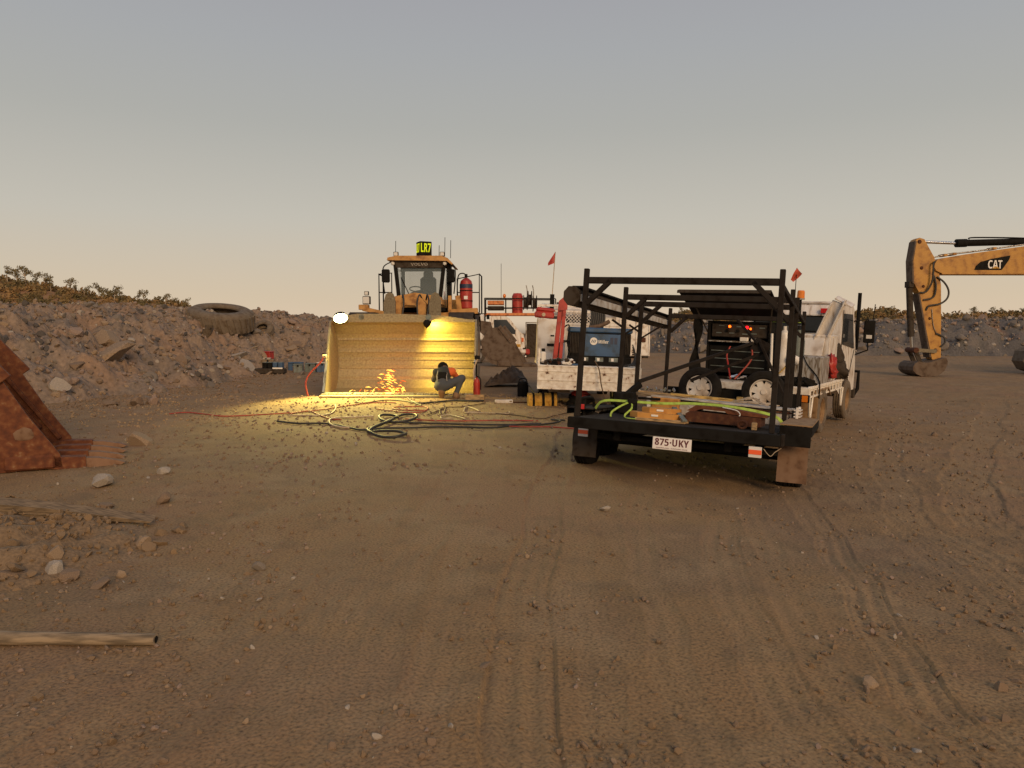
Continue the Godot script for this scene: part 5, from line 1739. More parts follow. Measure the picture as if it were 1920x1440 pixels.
func build_truck() -> void:
	var t := thing("flatbed_truck", "white flatbed service truck parked ahead of the black trailer", "truck", truck_frame.origin, truck_frame.basis)
	var tray := pbox("tray", Vector3(0, 0.77, -1.25), Vector3(2.0, 0.06, 2.5), M["chipped_white"], t)
	pbox("rear_rail", Vector3(0, 0.75, 0.02), Vector3(2.04, 0.11, 0.05), M["chipped_white"], tray)
	for sx in [-1, 1]:
		pbox("coaming_rail", Vector3(sx * 1.0, 0.8, -1.25), Vector3(0.04, 0.045, 2.5), M["chipped_white"], tray)
		pbox("coaming_rail", Vector3(sx * 1.0, 0.66, -1.25), Vector3(0.03, 0.03, 2.5), M["chipped_white"], tray)
		for i in 11:
			pbox("rail_bar", Vector3(sx * 1.0, 0.73, -0.08 - i * 0.23), Vector3(0.022, 0.11, 0.03), M["chipped_white"], tray)
		for z in [-0.05, -2.35]:
			ptube("guard_leg", [Vector3(sx * 1.0, 0.66, z), Vector3(sx * 1.0, 0.36, z - 0.05), Vector3(sx * 1.0, 0.34, z - 0.12), Vector3(sx * 1.0, 0.66, z - 0.2)], 0.018, M["chipped_white"], tray, 6)
		pbox("chassis_rail", Vector3(sx * 0.4, 0.62, -2.0), Vector3(0.07, 0.18, 4.0), M["black_dusty"], t)
		for dx in [0.0, 0.24]:
			wheel(t, Vector3(sx * (0.92 - dx), 0.37, -0.98), 0.37, 0.2, 0.21, M["mud"], M["rubber_dusty"], sx)
		wheel(t, Vector3(sx * 0.85, 0.37, -3.38), 0.37, 0.21, 0.21, M["mud"], M["rubber_dusty"], sx)
		var gd := st()
		shell(gd, [Vector2(0.5, 0.3), Vector2(0.46, 0.6), Vector2(0.3, 0.74), Vector2(-0.3, 0.74), Vector2(-0.5, 0.6)], 0.015, 0.5, Transform3D(Basis(Vector3(0, 0, 1), Vector3.UP, Vector3(-1, 0, 0)), Vector3(sx * 0.78, 0, -0.98)))
		put("mudguard", gd, M["mud"], t)
		pbox("mud_flap", Vector3(sx * 0.78, 0.37, -0.42), Vector3(0.52, 0.45, 0.012), M["mud"], t)
		var lt := pbox("tail_lamp", Vector3(sx * 0.83, 0.64, 0.03), Vector3(0.38, 0.12, 0.05), M["black"], t)
		pbox("amber_lens", Vector3(sx * 0.92, 0.64, 0.058), Vector3(0.16, 0.1, 0.012), M["amber"], lt)
		pbox("red_lens", Vector3(sx * 0.74, 0.64, 0.058), Vector3(0.17, 0.1, 0.012), M["lens_red"], lt)
	# cab
	var cb := st()
	var side := [Vector2(-2.62, 0.62), Vector2(-2.62, 1.95), Vector2(-2.72, 2.12), Vector2(-2.95, 2.18), Vector2(-3.6, 2.17), Vector2(-3.82, 2.08), Vector2(-4.2, 1.35), Vector2(-4.3, 0.95), Vector2(-4.3, 0.5), Vector2(-3.85, 0.5), Vector2(-3.78, 0.68), Vector2(-3.55, 0.82), Vector2(-3.2, 0.82), Vector2(-2.98, 0.68), Vector2(-2.9, 0.5)]
	var toz := Transform3D(Basis(Vector3(0, 0, 1), Vector3.UP, Vector3(-1, 0, 0)), Vector3.ZERO)
	prism(cb, side, 1.76, toz)
	var cab := put("cab", cb, M["white"], t)
	pbox("roof_cap", Vector3(0, 2.17, -3.2), Vector3(1.6, 0.05, 0.9), M["white_clean"], cab, Basis(), 0.02)
	var rw := st()
	prism(rw, [Vector2(-0.62, 1.62), Vector2(0.62, 1.62), Vector2(0.67, 1.67), Vector2(0.67, 1.88), Vector2(0.62, 1.93), Vector2(-0.62, 1.93), Vector2(-0.67, 1.88), Vector2(-0.67, 1.67)], 0.03, Transform3D(Basis(), Vector3(0, 0, -2.605)))
	var rwo := put("rear_window", rw, M["black"], cab)
	var rg := st()
	prism(rg, [Vector2(-0.6, 1.65), Vector2(0.6, 1.65), Vector2(0.63, 1.68), Vector2(0.63, 1.87), Vector2(0.6, 1.9), Vector2(-0.6, 1.9), Vector2(-0.63, 1.87), Vector2(-0.63, 1.68)], 0.012, Transform3D(Basis(), Vector3(0, 0, -2.584)))
	put("pane", rg, M["dark_glass"], rwo)
	pbox("rear_lamp", Vector3(0.68, 2.02, -2.6), Vector3(0.3, 0.09, 0.06), M["lens_red"], cab)
	for sx in [-1, 1]:
		var dw := st()
		prism(dw, [Vector2(-2.86, 1.42), Vector2(-2.86, 1.98), Vector2(-3.66, 1.98), Vector2(-4.0, 1.32)], 0.012, toz * Transform3D(Basis(), Vector3(0, 0, -sx * 0.886)))
		put("side_window", dw, M["dark_glass"], cab)
		var dr := st()
		for q in [[Vector2(-2.8, 0.85), Vector2(-2.8, 2.05)], [Vector2(-3.7, 0.85), Vector2(-4.05, 1.3)], [Vector2(-2.8, 0.85), Vector2(-3.7, 0.85)]]:
			beam(dr, Vector3(sx * 0.884, q[0].y, q[0].x), Vector3(sx * 0.884, q[1].y, q[1].x), 0.012, 0.012)
		put("door_seam", dr, M["black"], cab)
		pbox("door_handle", Vector3(sx * 0.892, 1.22, -2.95), Vector3(0.02, 0.03, 0.12), M["black"], cab)
		ptube("mirror_arm", [Vector3(sx * 0.88, 1.85, -3.85), Vector3(sx * 1.1, 1.9, -4.05), Vector3(sx * 1.12, 1.3, -4.1), Vector3(sx * 0.9, 1.2, -4.1)], 0.014, M["black"], cab, 6)
		var mr := pbox("mirror", Vector3(sx * 1.13, 1.66, -4.07), Vector3(0.2, 0.44, 0.06), M["black"], cab, Basis(Vector3.UP, sx * 0.2), 0.02)
		pbox("mirror_glass", Vector3(sx * 1.13, 1.56, -4.035), Vector3(0.12, 0.07, 0.008), M["lens_clear"], mr)
	var wsd := st()
	quad(wsd, Vector3(-0.82, 1.33, -4.225), Vector3(0.82, 1.33, -4.225), Vector3(0.74, 2.04, -3.86), Vector3(-0.74, 2.04, -3.86), Vector3(0, 0.5, -1))
	put("windshield", wsd, M["dark_glass"], cab)
	pbox("bumper", Vector3(0, 0.42, -4.36), Vector3(1.8, 0.2, 0.12), M["black_dusty"], t)
	ptube("bull_bar", [Vector3(0.85, 0.34, -4.42), Vector3(0.92, 0.5, -4.52), Vector3(0.92, 0.85, -4.52), Vector3(-0.92, 0.85, -4.52), Vector3(-0.92, 0.5, -4.52)], 0.035, M["black"], t, 8)
	ptube("exhaust_stack", [Vector3(0.86, 1.3, -4.4), Vector3(0.86, 2.42, -4.4)], 0.036, M["black"], t, 8)
	ptube("antenna", [Vector3(1.12, 1.5, -4.35), Vector3(1.16, 2.2, -4.35)], 0.008, M["black"], t, 4)
	ptube("fuel_hose", smooth_line([Vector3(1.0, 0.9, -0.6), Vector3(1.04, 0.82, -0.5), Vector3(1.03, 0.6, -0.55)]), 0.012, M["black"], t, 5)

func build_truck_load() -> void:
	# black service box with its lid up
	var b := on_truck("service_box", "tall black service box on the truck tray with its lid raised", "equipment box")
	var s := st()
	box(s, Vector3(-0.3, 1.29, -1.2), Vector3(1.06, 0.98, 0.04))
	for x in [-0.81, 0.21]:
		box(s, Vector3(x, 1.29, -0.86), Vector3(0.04, 0.98, 0.66))
	box(s, Vector3(-0.3, 0.825, -0.86), Vector3(1.06, 0.05, 0.7))
	box(s, Vector3(-0.3, 1.76, -0.95), Vector3(1.06, 0.04, 0.5))
	put("case", s, M["black"], b)
	var lid := st()
	var lb := along(Vector3(0, 1.8, -0.72), Vector3(0, 2.25, 0.16))
	box(lid, Vector3(-0.36, 2.03, -0.28), Vector3(1.5, 0.03, 1.0), lb)
	put("raised_lid", lid, M["black"], b)
	var lip := st()
	box(lip, Vector3(-0.36, 2.235, 0.2), Vector3(1.5, 0.05, 0.02), lb)
	put("lid_lip", lip, M["black_dusty"], b)
	ptube("gas_strut", [Vector3(0.2, 1.5, -0.6), Vector3(0.3, 2.05, -0.25)], 0.012, M["black_dusty"], b, 6)
	ptube("gas_strut", [Vector3(-0.8, 1.5, -0.6), Vector3(-0.98, 2.05, -0.25)], 0.012, M["black_dusty"], b, 6)
	var cur := st()
	grid(cur, 4, 14, func(u: float, v: float) -> Vector3: return Vector3(-0.93 + sin(v * 9.0 + u * 4.0) * 0.035 - u * 0.12 * (0.5 + v * 0.5), 1.8 - v * 0.98, -0.5 + u * 0.12), Vector3(-0.3, 0, 1))
	put("side_curtain", cur, M["black"], b)
	# machine inside with lit indicators
	var w := on_truck("control_panel", "dark control panel with orange and red lights inside the service box", "control panel")
	pbox("panel_face", Vector3(-0.3, 1.62, -0.72), Vector3(0.94, 0.22, 0.3), M["black_dusty"], w)
	for q in [[-0.46, 1.69, "led_orange", 0.022], [-0.17, 1.68, "led_red", 0.026], [-0.11, 1.66, "led_orange", 0.018]]:
		var l := st()
		ball(l, Vector3(q[0], q[1], -0.565), Vector3.ONE * q[3], 6)
		put("indicator_light", l, M[q[2]], w)
	for q in [[-0.6, 1.7], [-0.3, 1.69], [-0.64, 1.58], [-0.42, 1.58], [-0.2, 1.57], [-0.05, 1.58], [0.08, 1.68]]:
		pbox("label_plate", Vector3(q[0], q[1], -0.566), Vector3(0.09, 0.018, 0.006), M["case_grey"], w)
	for q in [[-0.5, 0.14], [-0.32, 0.07], [-0.12, 0.2]]:
		var kb := st()
		lathe(kb, [Vector2(0, 0.025), Vector2(0.025, 0.025), Vector2(0.03, 0.0)], 12, Transform3D(Basis(Vector3.RIGHT, PI / 2), Vector3(q[0], 1.62, -0.57)))
		put("knob", kb, M["black"], w)
	var sh := on_truck("tool_shelf", "dark shelf with white boxes under the control panel", "shelf")
	pbox("shelf_board", Vector3(-0.3, 1.44, -0.7), Vector3(0.96, 0.02, 0.5), M["alu_plain"], sh)
	pbox("small_box", Vector3(-0.2, 1.485, -0.55), Vector3(0.13, 0.065, 0.08), M["paper"], sh)
	pbox("small_box", Vector3(-0.02, 1.48, -0.55), Vector3(0.12, 0.055, 0.08), M["paper"], sh)
	pbox("lower_drawer", Vector3(-0.3, 1.14, -0.72), Vector3(0.98, 0.46, 0.34), M["black"], sh)
	for i in 3:
		pbox("drawer_slot", Vector3(-0.3, 1.02 + i * 0.13, -0.545), Vector3(0.9, 0.012, 0.01), M["case_grey"], sh)
	for q in [[-0.44, -0.1, "left pink bungee strap hooked on the black service box"], [-0.02, 0.12, "right pink bungee strap hooked on the black service box"]]:
		var st2 := on_truck("bungee_strap", q[2], "strap")
		ptube("cord", smooth_line([Vector3(q[0] - q[1] * 0.3, 1.36, -0.5), Vector3(q[0], 1.22, -0.44), Vector3(q[0] - q[1] * 0.4, 1.08, -0.4), Vector3(q[0] - q[1] * 1.6, 0.84, -0.2)]), 0.014, M["red_hose"] if q[0] > -0.2 else M["red"], st2, 6)
	var ch := on_truck("steel_chain", "bright steel chain lying on the tray before the black service box", "chain")
	for i in 12:
		pbox("link", Vector3(-0.32 + i * 0.05, 0.86 + 0.018 * (i % 3), -0.3 + 0.02 * (i % 2)), Vector3(0.06, 0.02, 0.035), M["chrome"], ch, Basis(Vector3(1, 0.2, 0).normalized(), i * 1.3))
	# gas bottles beside the box
	for q in [[0.4, -0.72, "white_clean", 1.0, "slim white gas bottle strapped right of the service box"], [0.56, -1.0, "case_grey", 0.94, "dark grey gas bottle behind the white one"]]:
		var gb := on_truck("gas_bottle", q[4], "gas bottle")
		var gs := st()
		lathe(gs, [Vector2(0, 0), Vector2(0.095, 0), Vector2(0.1, 0.03), Vector2(0.1, q[3] * 0.72), Vector2(0.075, q[3] * 0.82), Vector2(0.03, q[3] * 0.86), Vector2(0.03, q[3] * 0.92), Vector2(0, q[3] * 0.92)], 18, Transform3D(Basis(), Vector3(q[0], 0.805, q[1])))
		put("cylinder", gs, M[q[2]], gb)
		ptube("valve_guard", [Vector3(q[0] - 0.05, 0.805 + q[3] * 0.84, q[1]), Vector3(q[0] - 0.05, 0.805 + q[3], q[1]), Vector3(q[0] + 0.05, 0.805 + q[3], q[1]), Vector3(q[0] + 0.05, 0.805 + q[3] * 0.84, q[1])], 0.01, M["steel"], gb, 5)
	var hi := on_truck("level_stick", "lime yellow level laid across the gas bottles", "level")
	pbox("stick", Vector3(0.42, 1.8, -0.78), Vector3(0.5, 0.035, 0.03), M["lime"], hi)
	var pt := on_truck("white_tube", "white fluorescent tube leaning on the service box's right side", "tube")
	ptube("tube_body", [Vector3(0.3, 1.0, -0.42), Vector3(0.27, 1.6, -0.46)], 0.022, M["paper"], pt, 8)
	# silver box with red rags, lidded white locker
	var sv := on_truck("silver_toolbox", "plain grey metal toolbox on the tray's right edge", "toolbox")
	pbox("box_body", Vector3(0.82, 1.03, -1.0), Vector3(0.36, 0.44, 0.62), M["alu_plain"], sv)
	var gus := st()
	prism(gus, [Vector2(0.5, 0.81), Vector2(0.64, 0.81), Vector2(0.64, 1.24), Vector2(0.56, 1.22)], 0.6, Transform3D(Basis(), Vector3(0, 0, -1.0)))
	put("sloped_side", gus, M["alu_plain"], sv)
	ptube("tie_cord", smooth_line([Vector3(0.72, 1.26, -0.69), Vector3(0.8, 1.12, -0.68), Vector3(0.95, 0.95, -0.68), Vector3(1.0, 0.83, -0.68)]), 0.009, M["black"], sv, 5)
	var lk := on_truck("white_locker", "white steel locker on the truck tray with its lid folded up", "locker")
	pbox("locker_body", Vector3(0.6, 1.2, -1.75), Vector3(0.72, 0.78, 0.6), M["white"], lk)
	pbox("slanted_front", Vector3(0.62, 1.42, -1.4), Vector3(0.5, 0.4, 0.03), M["white_clean"], lk, Basis(Vector3.RIGHT, -0.5))
	var lc := st()
	var lbb := Basis.from_euler(Vector3(0.1, 0.0, -0.38))
	box(lc, Vector3(0.93, 1.84, -1.5), Vector3(0.22, 0.66, 0.03), lbb)
	box(lc, Vector3(0.82, 1.82, -1.46), Vector3(0.025, 0.66, 0.12), lbb)
	box(lc, Vector3(1.04, 1.88, -1.46), Vector3(0.025, 0.66, 0.12), lbb)
	put("raised_lid", lc, M["white"], lk)
	var l2 := st()
	box(l2, Vector3(1.12, 2.16, -1.56), Vector3(0.3, 0.025, 0.26), Basis.from_euler(Vector3(0.2, 0, -0.5)))
	put("lid_flap", l2, M["white"], lk)
	var rg := on_truck("red_rag_bag", "red rags and bottles stuffed in the open box end", "rags")
	var rs := st()
	lump(rs, Vector3(1.0, 1.08, -1.45), Vector3(0.07, 0.17, 0.16), 3.0, 0.7)
	lump(rs, Vector3(1.02, 0.95, -1.5), Vector3(0.06, 0.1, 0.13), 8.0, 0.7)
	put("rags", rs, M["red"], rg)
	var bg := on_truck("black_seat_bag", "black bag slumped between locker and cab", "bag")
	var bs := st()
	lump(bs, Vector3(0.9, 0.97, -2.3), Vector3(0.2, 0.2, 0.24), 1.0, 0.6)
	lump(bs, Vector3(0.88, 1.2, -2.36), Vector3(0.13, 0.2, 0.14), 5.0, 0.6)
	put("bag_body", bs, M["black_dusty"], bg)
	var cn := on_truck("white_canister", "small white canister tilted in front of the grey toolbox", "canister")
	var cs := st()
	lathe(cs, [Vector2(0, -0.09), Vector2(0.06, -0.09), Vector2(0.065, -0.07), Vector2(0.065, 0.07), Vector2(0.04, 0.09), Vector2(0, 0.09)], 14, Transform3D(Basis.from_euler(Vector3(0.4, 0, 1.1)), Vector3(0.6, 1.2, -0.62)))
	put("canister_body", cs, M["paper"], cn)
	var yl := on_truck("yellow_handle", "yellow lever leaning beside the gas bottles", "lever")
	pbeam("lever_bar", Vector3(0.34, 0.85, -0.35), Vector3(0.56, 1.14, -0.5), 0.035, 0.02, M["timber_yellow"], yl)
	var tc := on_truck("tarpaulin_bundle", "crumpled dark tarpaulin on the tray's right rear corner", "tarpaulin")
	var ts := st()
	for i in 5:
		lump(ts, Vector3(0.5 + i * 0.1, 0.85 + 0.02 * (i % 2), -0.3), Vector3(0.11, 0.07, 0.13), i * 3.0, 0.7)
	put("folds", ts, M["black"], tc)
	# beacon mast and flag
	var be := on_truck("beacon_mast", "amber beacon on a black mast behind the truck cab", "beacon")
	ptube("mast", [Vector3(0.47, 0.81, -1.32), Vector3(0.47, 2.18, -1.32)], 0.022, M["black"], be, 8)
	var bl := st()
	lathe(bl, [Vector2(0, 2.33), Vector2(0.05, 2.33), Vector2(0.06, 2.31), Vector2(0.062, 2.22), Vector2(0.062, 2.2)], 18, Transform3D(Basis(), Vector3(0.47, 0, -1.32)))
	put("amber_dome", bl, M["amber"], be)
	var bb := st()
	lathe(bb, [Vector2(0, 2.2), Vector2(0.066, 2.2), Vector2(0.066, 2.175), Vector2(0, 2.175)], 18, Transform3D(Basis(), Vector3(0.47, 0, -1.32)))
	put("beacon_base", bb, M["alu_plain"], be)
	var fl := on_truck("safety_flag", "orange red pennant on a thin whip behind the rack trailer's right post", "flag")
	ptube("whip", [Vector3(0.33, 0.81, -1.5), Vector3(0.33, 2.72, -1.5)], 0.006, M["black"], fl, 4)
	var fg := st()
	grid(fg, 6, 6, func(u: float, v: float) -> Vector3: return Vector3(0.335 + u * 0.09 * (1.0 - v * 0.4) - v * 0.1, 2.72 - u * 0.1 - v * 0.2 + u * v * 0.06, -1.5 + sin(v * 4.0 + u * 3.0) * 0.03), Vector3(0, 0, 1))
	put("pennant", fg, M["flag_red"], fl)

# ------------------------------------------------------------------ service ute with the blue welder
var ute_frame := Transform3D(Basis.from_euler(Vector3(0, 0, deg_to_rad(-2.0))), Vector3(1.48, -0.05, -14.5))

func on_ute(called: String, label: String, cat: String) -> Node3D:
	return thing(called, label, cat, ute_frame.origin, ute_frame.basis)

func build_ute() -> void:
	var t := thing("service_ute", "white tray utility seen from behind with its rusty tailgate hanging down", "utility truck", ute_frame.origin, ute_frame.basis)
	pbox("tray", Vector3(0, 0.83, -1.32), Vector3(1.98, 0.05, 2.62), M["chipped_white"], t)
	var tg := pbox("tailgate", Vector3(0, 0.62, 0.02), Vector3(2.02, 0.46, 0.03), M["chipped_white"], t)
	for y in [0.84, 0.74, 0.565, 0.395]:
		pbox("tailgate_rib", Vector3(0, y, 0.04), Vector3(2.02, 0.018, 0.016), M["chipped_white"], tg)
	for sx in [-1, 1]:
		pbox("corner_post", Vector3(sx * 0.985, 1.0, -0.06), Vector3(0.04, 0.34, 0.05), M["chipped_white"], t)
		pbox("chassis_rail", Vector3(sx * 0.4, 0.68, -1.95), Vector3(0.08, 0.16, 3.4), M["black_dusty"], t)
		wheel(t, Vector3(sx * 0.72, 0.37, -1.1), 0.37, 0.24, 0.2, M["white"], M["rubber"], sx)
		wheel(t, Vector3(sx * 0.72, 0.37, -3.7), 0.37, 0.24, 0.2, M["white"], M["rubber"], sx)
		pbox("mud_flap", Vector3(sx * 0.72, 0.42, -0.6), Vector3(0.3, 0.4, 0.012), M["black_dusty"], t)
	pbox("under_tray_box", Vector3(-0.55, 0.4, -0.4), Vector3(0.42, 0.18, 0.3), M["old_wood"], t)
	# headboard with mesh
	var hb := st()
	for x in [-0.94, -0.42, 0.5, 0.94]:
		box(hb, Vector3(x, 1.48, -2.58), Vector3(0.05, 1.24, 0.05))
	for y in [1.7, 1.98, 2.1]:
		box(hb, Vector3(0, y, -2.58), Vector3(1.86, 0.05, 0.045))
	box(hb, Vector3(0, 1.27, -2.59), Vector3(1.86, 0.82, 0.03))
	var head := put("headboard", hb, M["white"], t)
	var ms := st()
	for i in 24:
		var x0 := -0.4 + i * 0.075 - 0.3
		for sg in [-1, 1]:
			var a := Vector3(x0, 1.72 if sg > 0 else 1.96, -2.58)
			var e := Vector3(x0 + 0.24, 1.96 if sg > 0 else 1.72, -2.58)
			if a.x < -0.42 or e.x > 0.5:
				continue
			tube(ms, [a, e], 0.009, 4)
	put("diamond_mesh", ms, M["white"], head)
	var cb := st()
	var toz := Transform3D(Basis(Vector3(0, 0, 1), Vector3.UP, Vector3(-1, 0, 0)), Vector3.ZERO)
	prism(cb, [Vector2(-2.75, 0.55), Vector2(-2.75, 1.9), Vector2(-2.85, 2.08), Vector2(-3.1, 2.16), Vector2(-3.7, 2.15), Vector2(-3.95, 2.05), Vector2(-4.3, 1.4), Vector2(-4.4, 0.9), Vector2(-4.4, 0.5)], 1.72, toz)
	var cab := put("cab", cb, M["white_clean"], t)
	pbox("rear_window", Vector3(0, 1.7, -2.742), Vector3(1.2, 0.34, 0.02), M["dark_glass"], cab)
	pbox("aerial_mount", Vector3(-0.42, 2.18, -3.2), Vector3(0.16, 0.05, 0.08), M["black"], cab)
	ptube("aerial", [Vector3(-0.34, 2.16, -3.2), Vector3(-0.32, 2.5, -3.2)], 0.008, M["black"], cab, 4)
	# crane
	var cr := thing("small_crane", "folded red loading crane upright on the utility's tray", "crane", ute_frame.origin, ute_frame.basis)
	pbeam("mast", Vector3(-0.66, 0.88, -0.45), Vector3(-0.58, 2.0, -0.45), 0.1, 0.09, M["red"], cr)
	pbeam("folded_boom", Vector3(-0.55, 0.96, -0.4), Vector3(-0.5, 2.1, -0.4), 0.06, 0.07, M["red"], cr)
	var hk := st()
	prism(hk, [Vector2(-0.64, 1.92), Vector2(-0.62, 2.12), Vector2(-0.53, 2.2), Vector2(-0.45, 2.16), Vector2(-0.45, 1.95)], 0.05, Transform3D(Basis(), Vector3(0, 0, -0.38)))
	put("boom_head", hk, M["red"], cr)
	pbox("crane_base", Vector3(-0.58, 0.9, -0.42), Vector3(0.26, 0.1, 0.24), M["red"], cr)
	ptube("hydraulic_hose", smooth_line([Vector3(-0.5, 1.6, -0.4), Vector3(-0.4, 1.64, -0.38), Vector3(-0.42, 1.3, -0.38), Vector3(-0.36, 1.1, -0.38)]), 0.014, M["black"], cr, 5)
	ptube("exhaust_pipe", [Vector3(-0.64, 1.6, -2.66), Vector3(-0.64, 2.36, -2.66)], 0.05, M["black"], t, 8)
	# welder generator
	var w := on_ute("welder_generator", "blue welding generator with black ends standing on the utility's tray", "welder")
	pbox("core", Vector3(0.24, 1.28, -0.7), Vector3(1.2, 0.62, 0.66), M["black"], w, Basis(), 0.03)
	pbox("hood", Vector3(0.24, 1.565, -0.7), Vector3(1.26, 0.1, 0.7), M["blue"], w, Basis(), 0.02)
	var dr := pbox("door", Vector3(0.24, 1.27, -0.365), Vector3(0.82, 0.44, 0.02), M["blue"], w)
	for sx in [-1, 1]:
		for i in 6:
			pbox("louvre", Vector3(0.24 + sx * 0.52 + (i - 2.5) * 0.03, 1.3, -0.366), Vector3(0.012, 0.4, 0.014), M["black_dusty"], w)
	var ci := st()
	lathe(ci, [Vector2(0, 0.006), Vector2(0.075, 0.006), Vector2(0.075, 0.0)], 24, Transform3D(Basis(Vector3.RIGHT, PI / 2), Vector3(0.1, 1.345, -0.354)))
	put("logo_disc", ci, M["paper"], dr)
	for i in 3:
		pbox("logo_bar", Vector3(0.065 + i * 0.033, 1.345, -0.345), Vector3(0.014, 0.062, 0.004), M["blue"], dr, Basis(Vector3(0, 0, 1), -0.45), 0.001)
	text("logo_lettering", "Miller", 0.07, 0.2, M["paper"], dr, Vector3(0.295, 1.34, -0.353))
	for x in [0.46, 0.54]:
		pbox("door_window", Vector3(x, 1.36, -0.353), Vector3(0.06, 0.13, 0.006), M["navy"], dr)
	pbox("base_skid", Vector3(0.24, 0.955, -0.6), Vector3(1.24, 0.16, 0.56), M["black"], w)
	for q in [[-0.05, 0.1], [0.22, 0.16], [0.5, 0.18]]:
		var ob := pbox("outlet_box", Vector3(q[0], 0.985, -0.31), Vector3(q[1], 0.085, 0.02), M["case_grey"], w)
		pbox("label", Vector3(q[0] - 0.02, 0.985, -0.298), Vector3(0.05, 0.06, 0.006), M["paper"], ob)
	# things on the tray
	var cab2 := on_ute("white_cabinet", "white steel cabinet at the utility tray's left front", "cabinet")
	pbox("cabinet_body", Vector3(-0.68, 1.32, -2.0), Vector3(0.6, 0.92, 0.8), M["white_clean"], cab2)
	pbox("lock", Vector3(-0.66, 1.42, -1.595), Vector3(0.08, 0.03, 0.02), M["black"], cab2)
	pbox("vent_slot", Vector3(-0.62, 1.22, -1.595), Vector3(0.3, 0.06, 0.012), M["black"], cab2)
	var rr := on_ute("red_hose_reel_box", "dark red box with a round badge lying on the white cabinet", "box")
	pbox("box_body", Vector3(-0.84, 1.87, -1.9), Vector3(0.42, 0.14, 0.4), M["red"], rr, Basis(Vector3(0, 0, 1), -0.05), 0.03)
	pbox("box_lid", Vector3(-0.82, 1.975, -1.9), Vector3(0.4, 0.09, 0.38), M["red"], rr, Basis(Vector3(0, 0, 1), -0.08), 0.035)
	var bd := st()
	lathe(bd, [Vector2(0, 0.008), Vector2(0.04, 0.008), Vector2(0.04, 0)], 16, Transform3D(Basis(Vector3.RIGHT, PI / 2), Vector3(-0.86, 1.87, -1.698)))
	put("badge", bd, M["tan_hose"], rr)
	var jc := on_ute("white_jerrycan", "small white bottle in the utility tray's left corner", "bottle")
	pbox("bottle_body", Vector3(-0.9, 1.0, -0.25), Vector3(0.11, 0.22, 0.1), M["paper"], jc, Basis(), 0.03)
	pbox("cap", Vector3(-0.9, 1.14, -0.25), Vector3(0.07, 0.06, 0.07), M["black"], jc)
	var co := on_ute("hose_coil", "coil of black hose between the crane and the blue welder", "hose")
	for i in 5:
		var ring := []
		for k in 15:
			var an := TAU * k / 14.0
			ring.append(Vector3(-0.44 + cos(an) * (0.13 + 0.01 * i), 1.12 + sin(an) * (0.2 + 0.015 * (i % 2)), -0.6 - i * 0.035 + 0.02 * sin(an * 3.0 + i)))
		ptube("turn", ring, 0.02, M["black_hose"], co, 6)
	var tl := on_ute("tool_pile", "jumble of dark tools and leads along the utility's tailgate", "tools")
	rng.seed = 21
	for i in 26:
		var p := Vector3(rng.randf_range(-0.92, -0.3), rng.randf_range(0.87, 0.96), rng.randf_range(-0.35, -0.05))
		var sz := Vector3(rng.randf_range(0.05, 0.2), rng.randf_range(0.03, 0.07), rng.randf_range(0.04, 0.1))
		pbox("tool", p, sz, [M["black"], M["rust_dark"], M["black_dusty"], M["case_grey"], M["brown_hose"]][i % 5], tl, Basis.from_euler(Vector3(rng.randf() - 0.5, rng.randf() * 3.0, rng.randf() - 0.5)))
	var gv := on_ute("white_glove_pile", "white rag and blue gloves beside the crane foot", "rags")
	var gs := st()
	lump(gs, Vector3(-0.38, 0.91, -0.14), Vector3(0.1, 0.06, 0.08), 2.0, 0.7)
	lump(gs, Vector3(-0.47, 0.9, -0.12), Vector3(0.07, 0.04, 0.07), 7.0, 0.7)
	put("rag", gs, M["paper"], gv)
	pbox("glove", Vector3(-0.27, 0.88, -0.1), Vector3(0.14, 0.03, 0.08), M["blue"], gv)
	var bp := on_ute("lead_rack", "dark hanging welding leads on a post behind the blue welder", "cables")
	pbox("post", Vector3(0.22, 1.5, -1.5), Vector3(0.06, 1.3, 0.06), M["black"], bp)
	for i in 7:
		var x := 0.12 + i * 0.045
		ptube("lead", smooth_line([Vector3(x, 2.12, -1.46), Vector3(x + 0.03, 1.8, -1.38), Vector3(x - 0.05, 1.5, -1.34)]), 0.026, M["black_hose"], bp, 6)
	ptube("lead", smooth_line([Vector3(0.1, 1.62, -1.2), Vector3(0.3, 1.66, -1.15), Vector3(0.5, 1.76, -1.2)]), 0.05, M["brown_hose"], bp, 6)
	var cl := on_ute("side_leads", "tangled dark leads at the right side of the blue welder", "cables")
	for i in 5:
		ptube("lead", smooth_line([Vector3(0.9, 1.3 - i * 0.05, -0.5), Vector3(0.95 + 0.01 * i, 1.1, -0.45), Vector3(0.88 + 0.02 * i, 0.93, -0.3), Vector3(0.7 + 0.05 * i, 0.89, -0.15)]), 0.014, M["black_hose"], cl, 5)
	var wf := thing("flag_whip", "tall whip with a dark red flag above the utility cab", "flag", ute_frame.origin, ute_frame.basis)
	ptube("whip", [Vector3(-0.62, 2.16, -3.2), Vector3(-0.58, 3.38, -3.2)], 0.009, M["tan_hose"], wf, 4)
	var fg := st()
	grid(fg, 5, 5, func(u: float, v: float) -> Vector3: return Vector3(-0.58 - v * 0.16, 3.38 - u * 0.26 * (0.25 + 0.75 * (1.0 - v)) - v * 0.26, -3.2 + sin(v * 5.0) * 0.02), Vector3(0, 0, 1))
	put("pennant", fg, M["red"], wf)
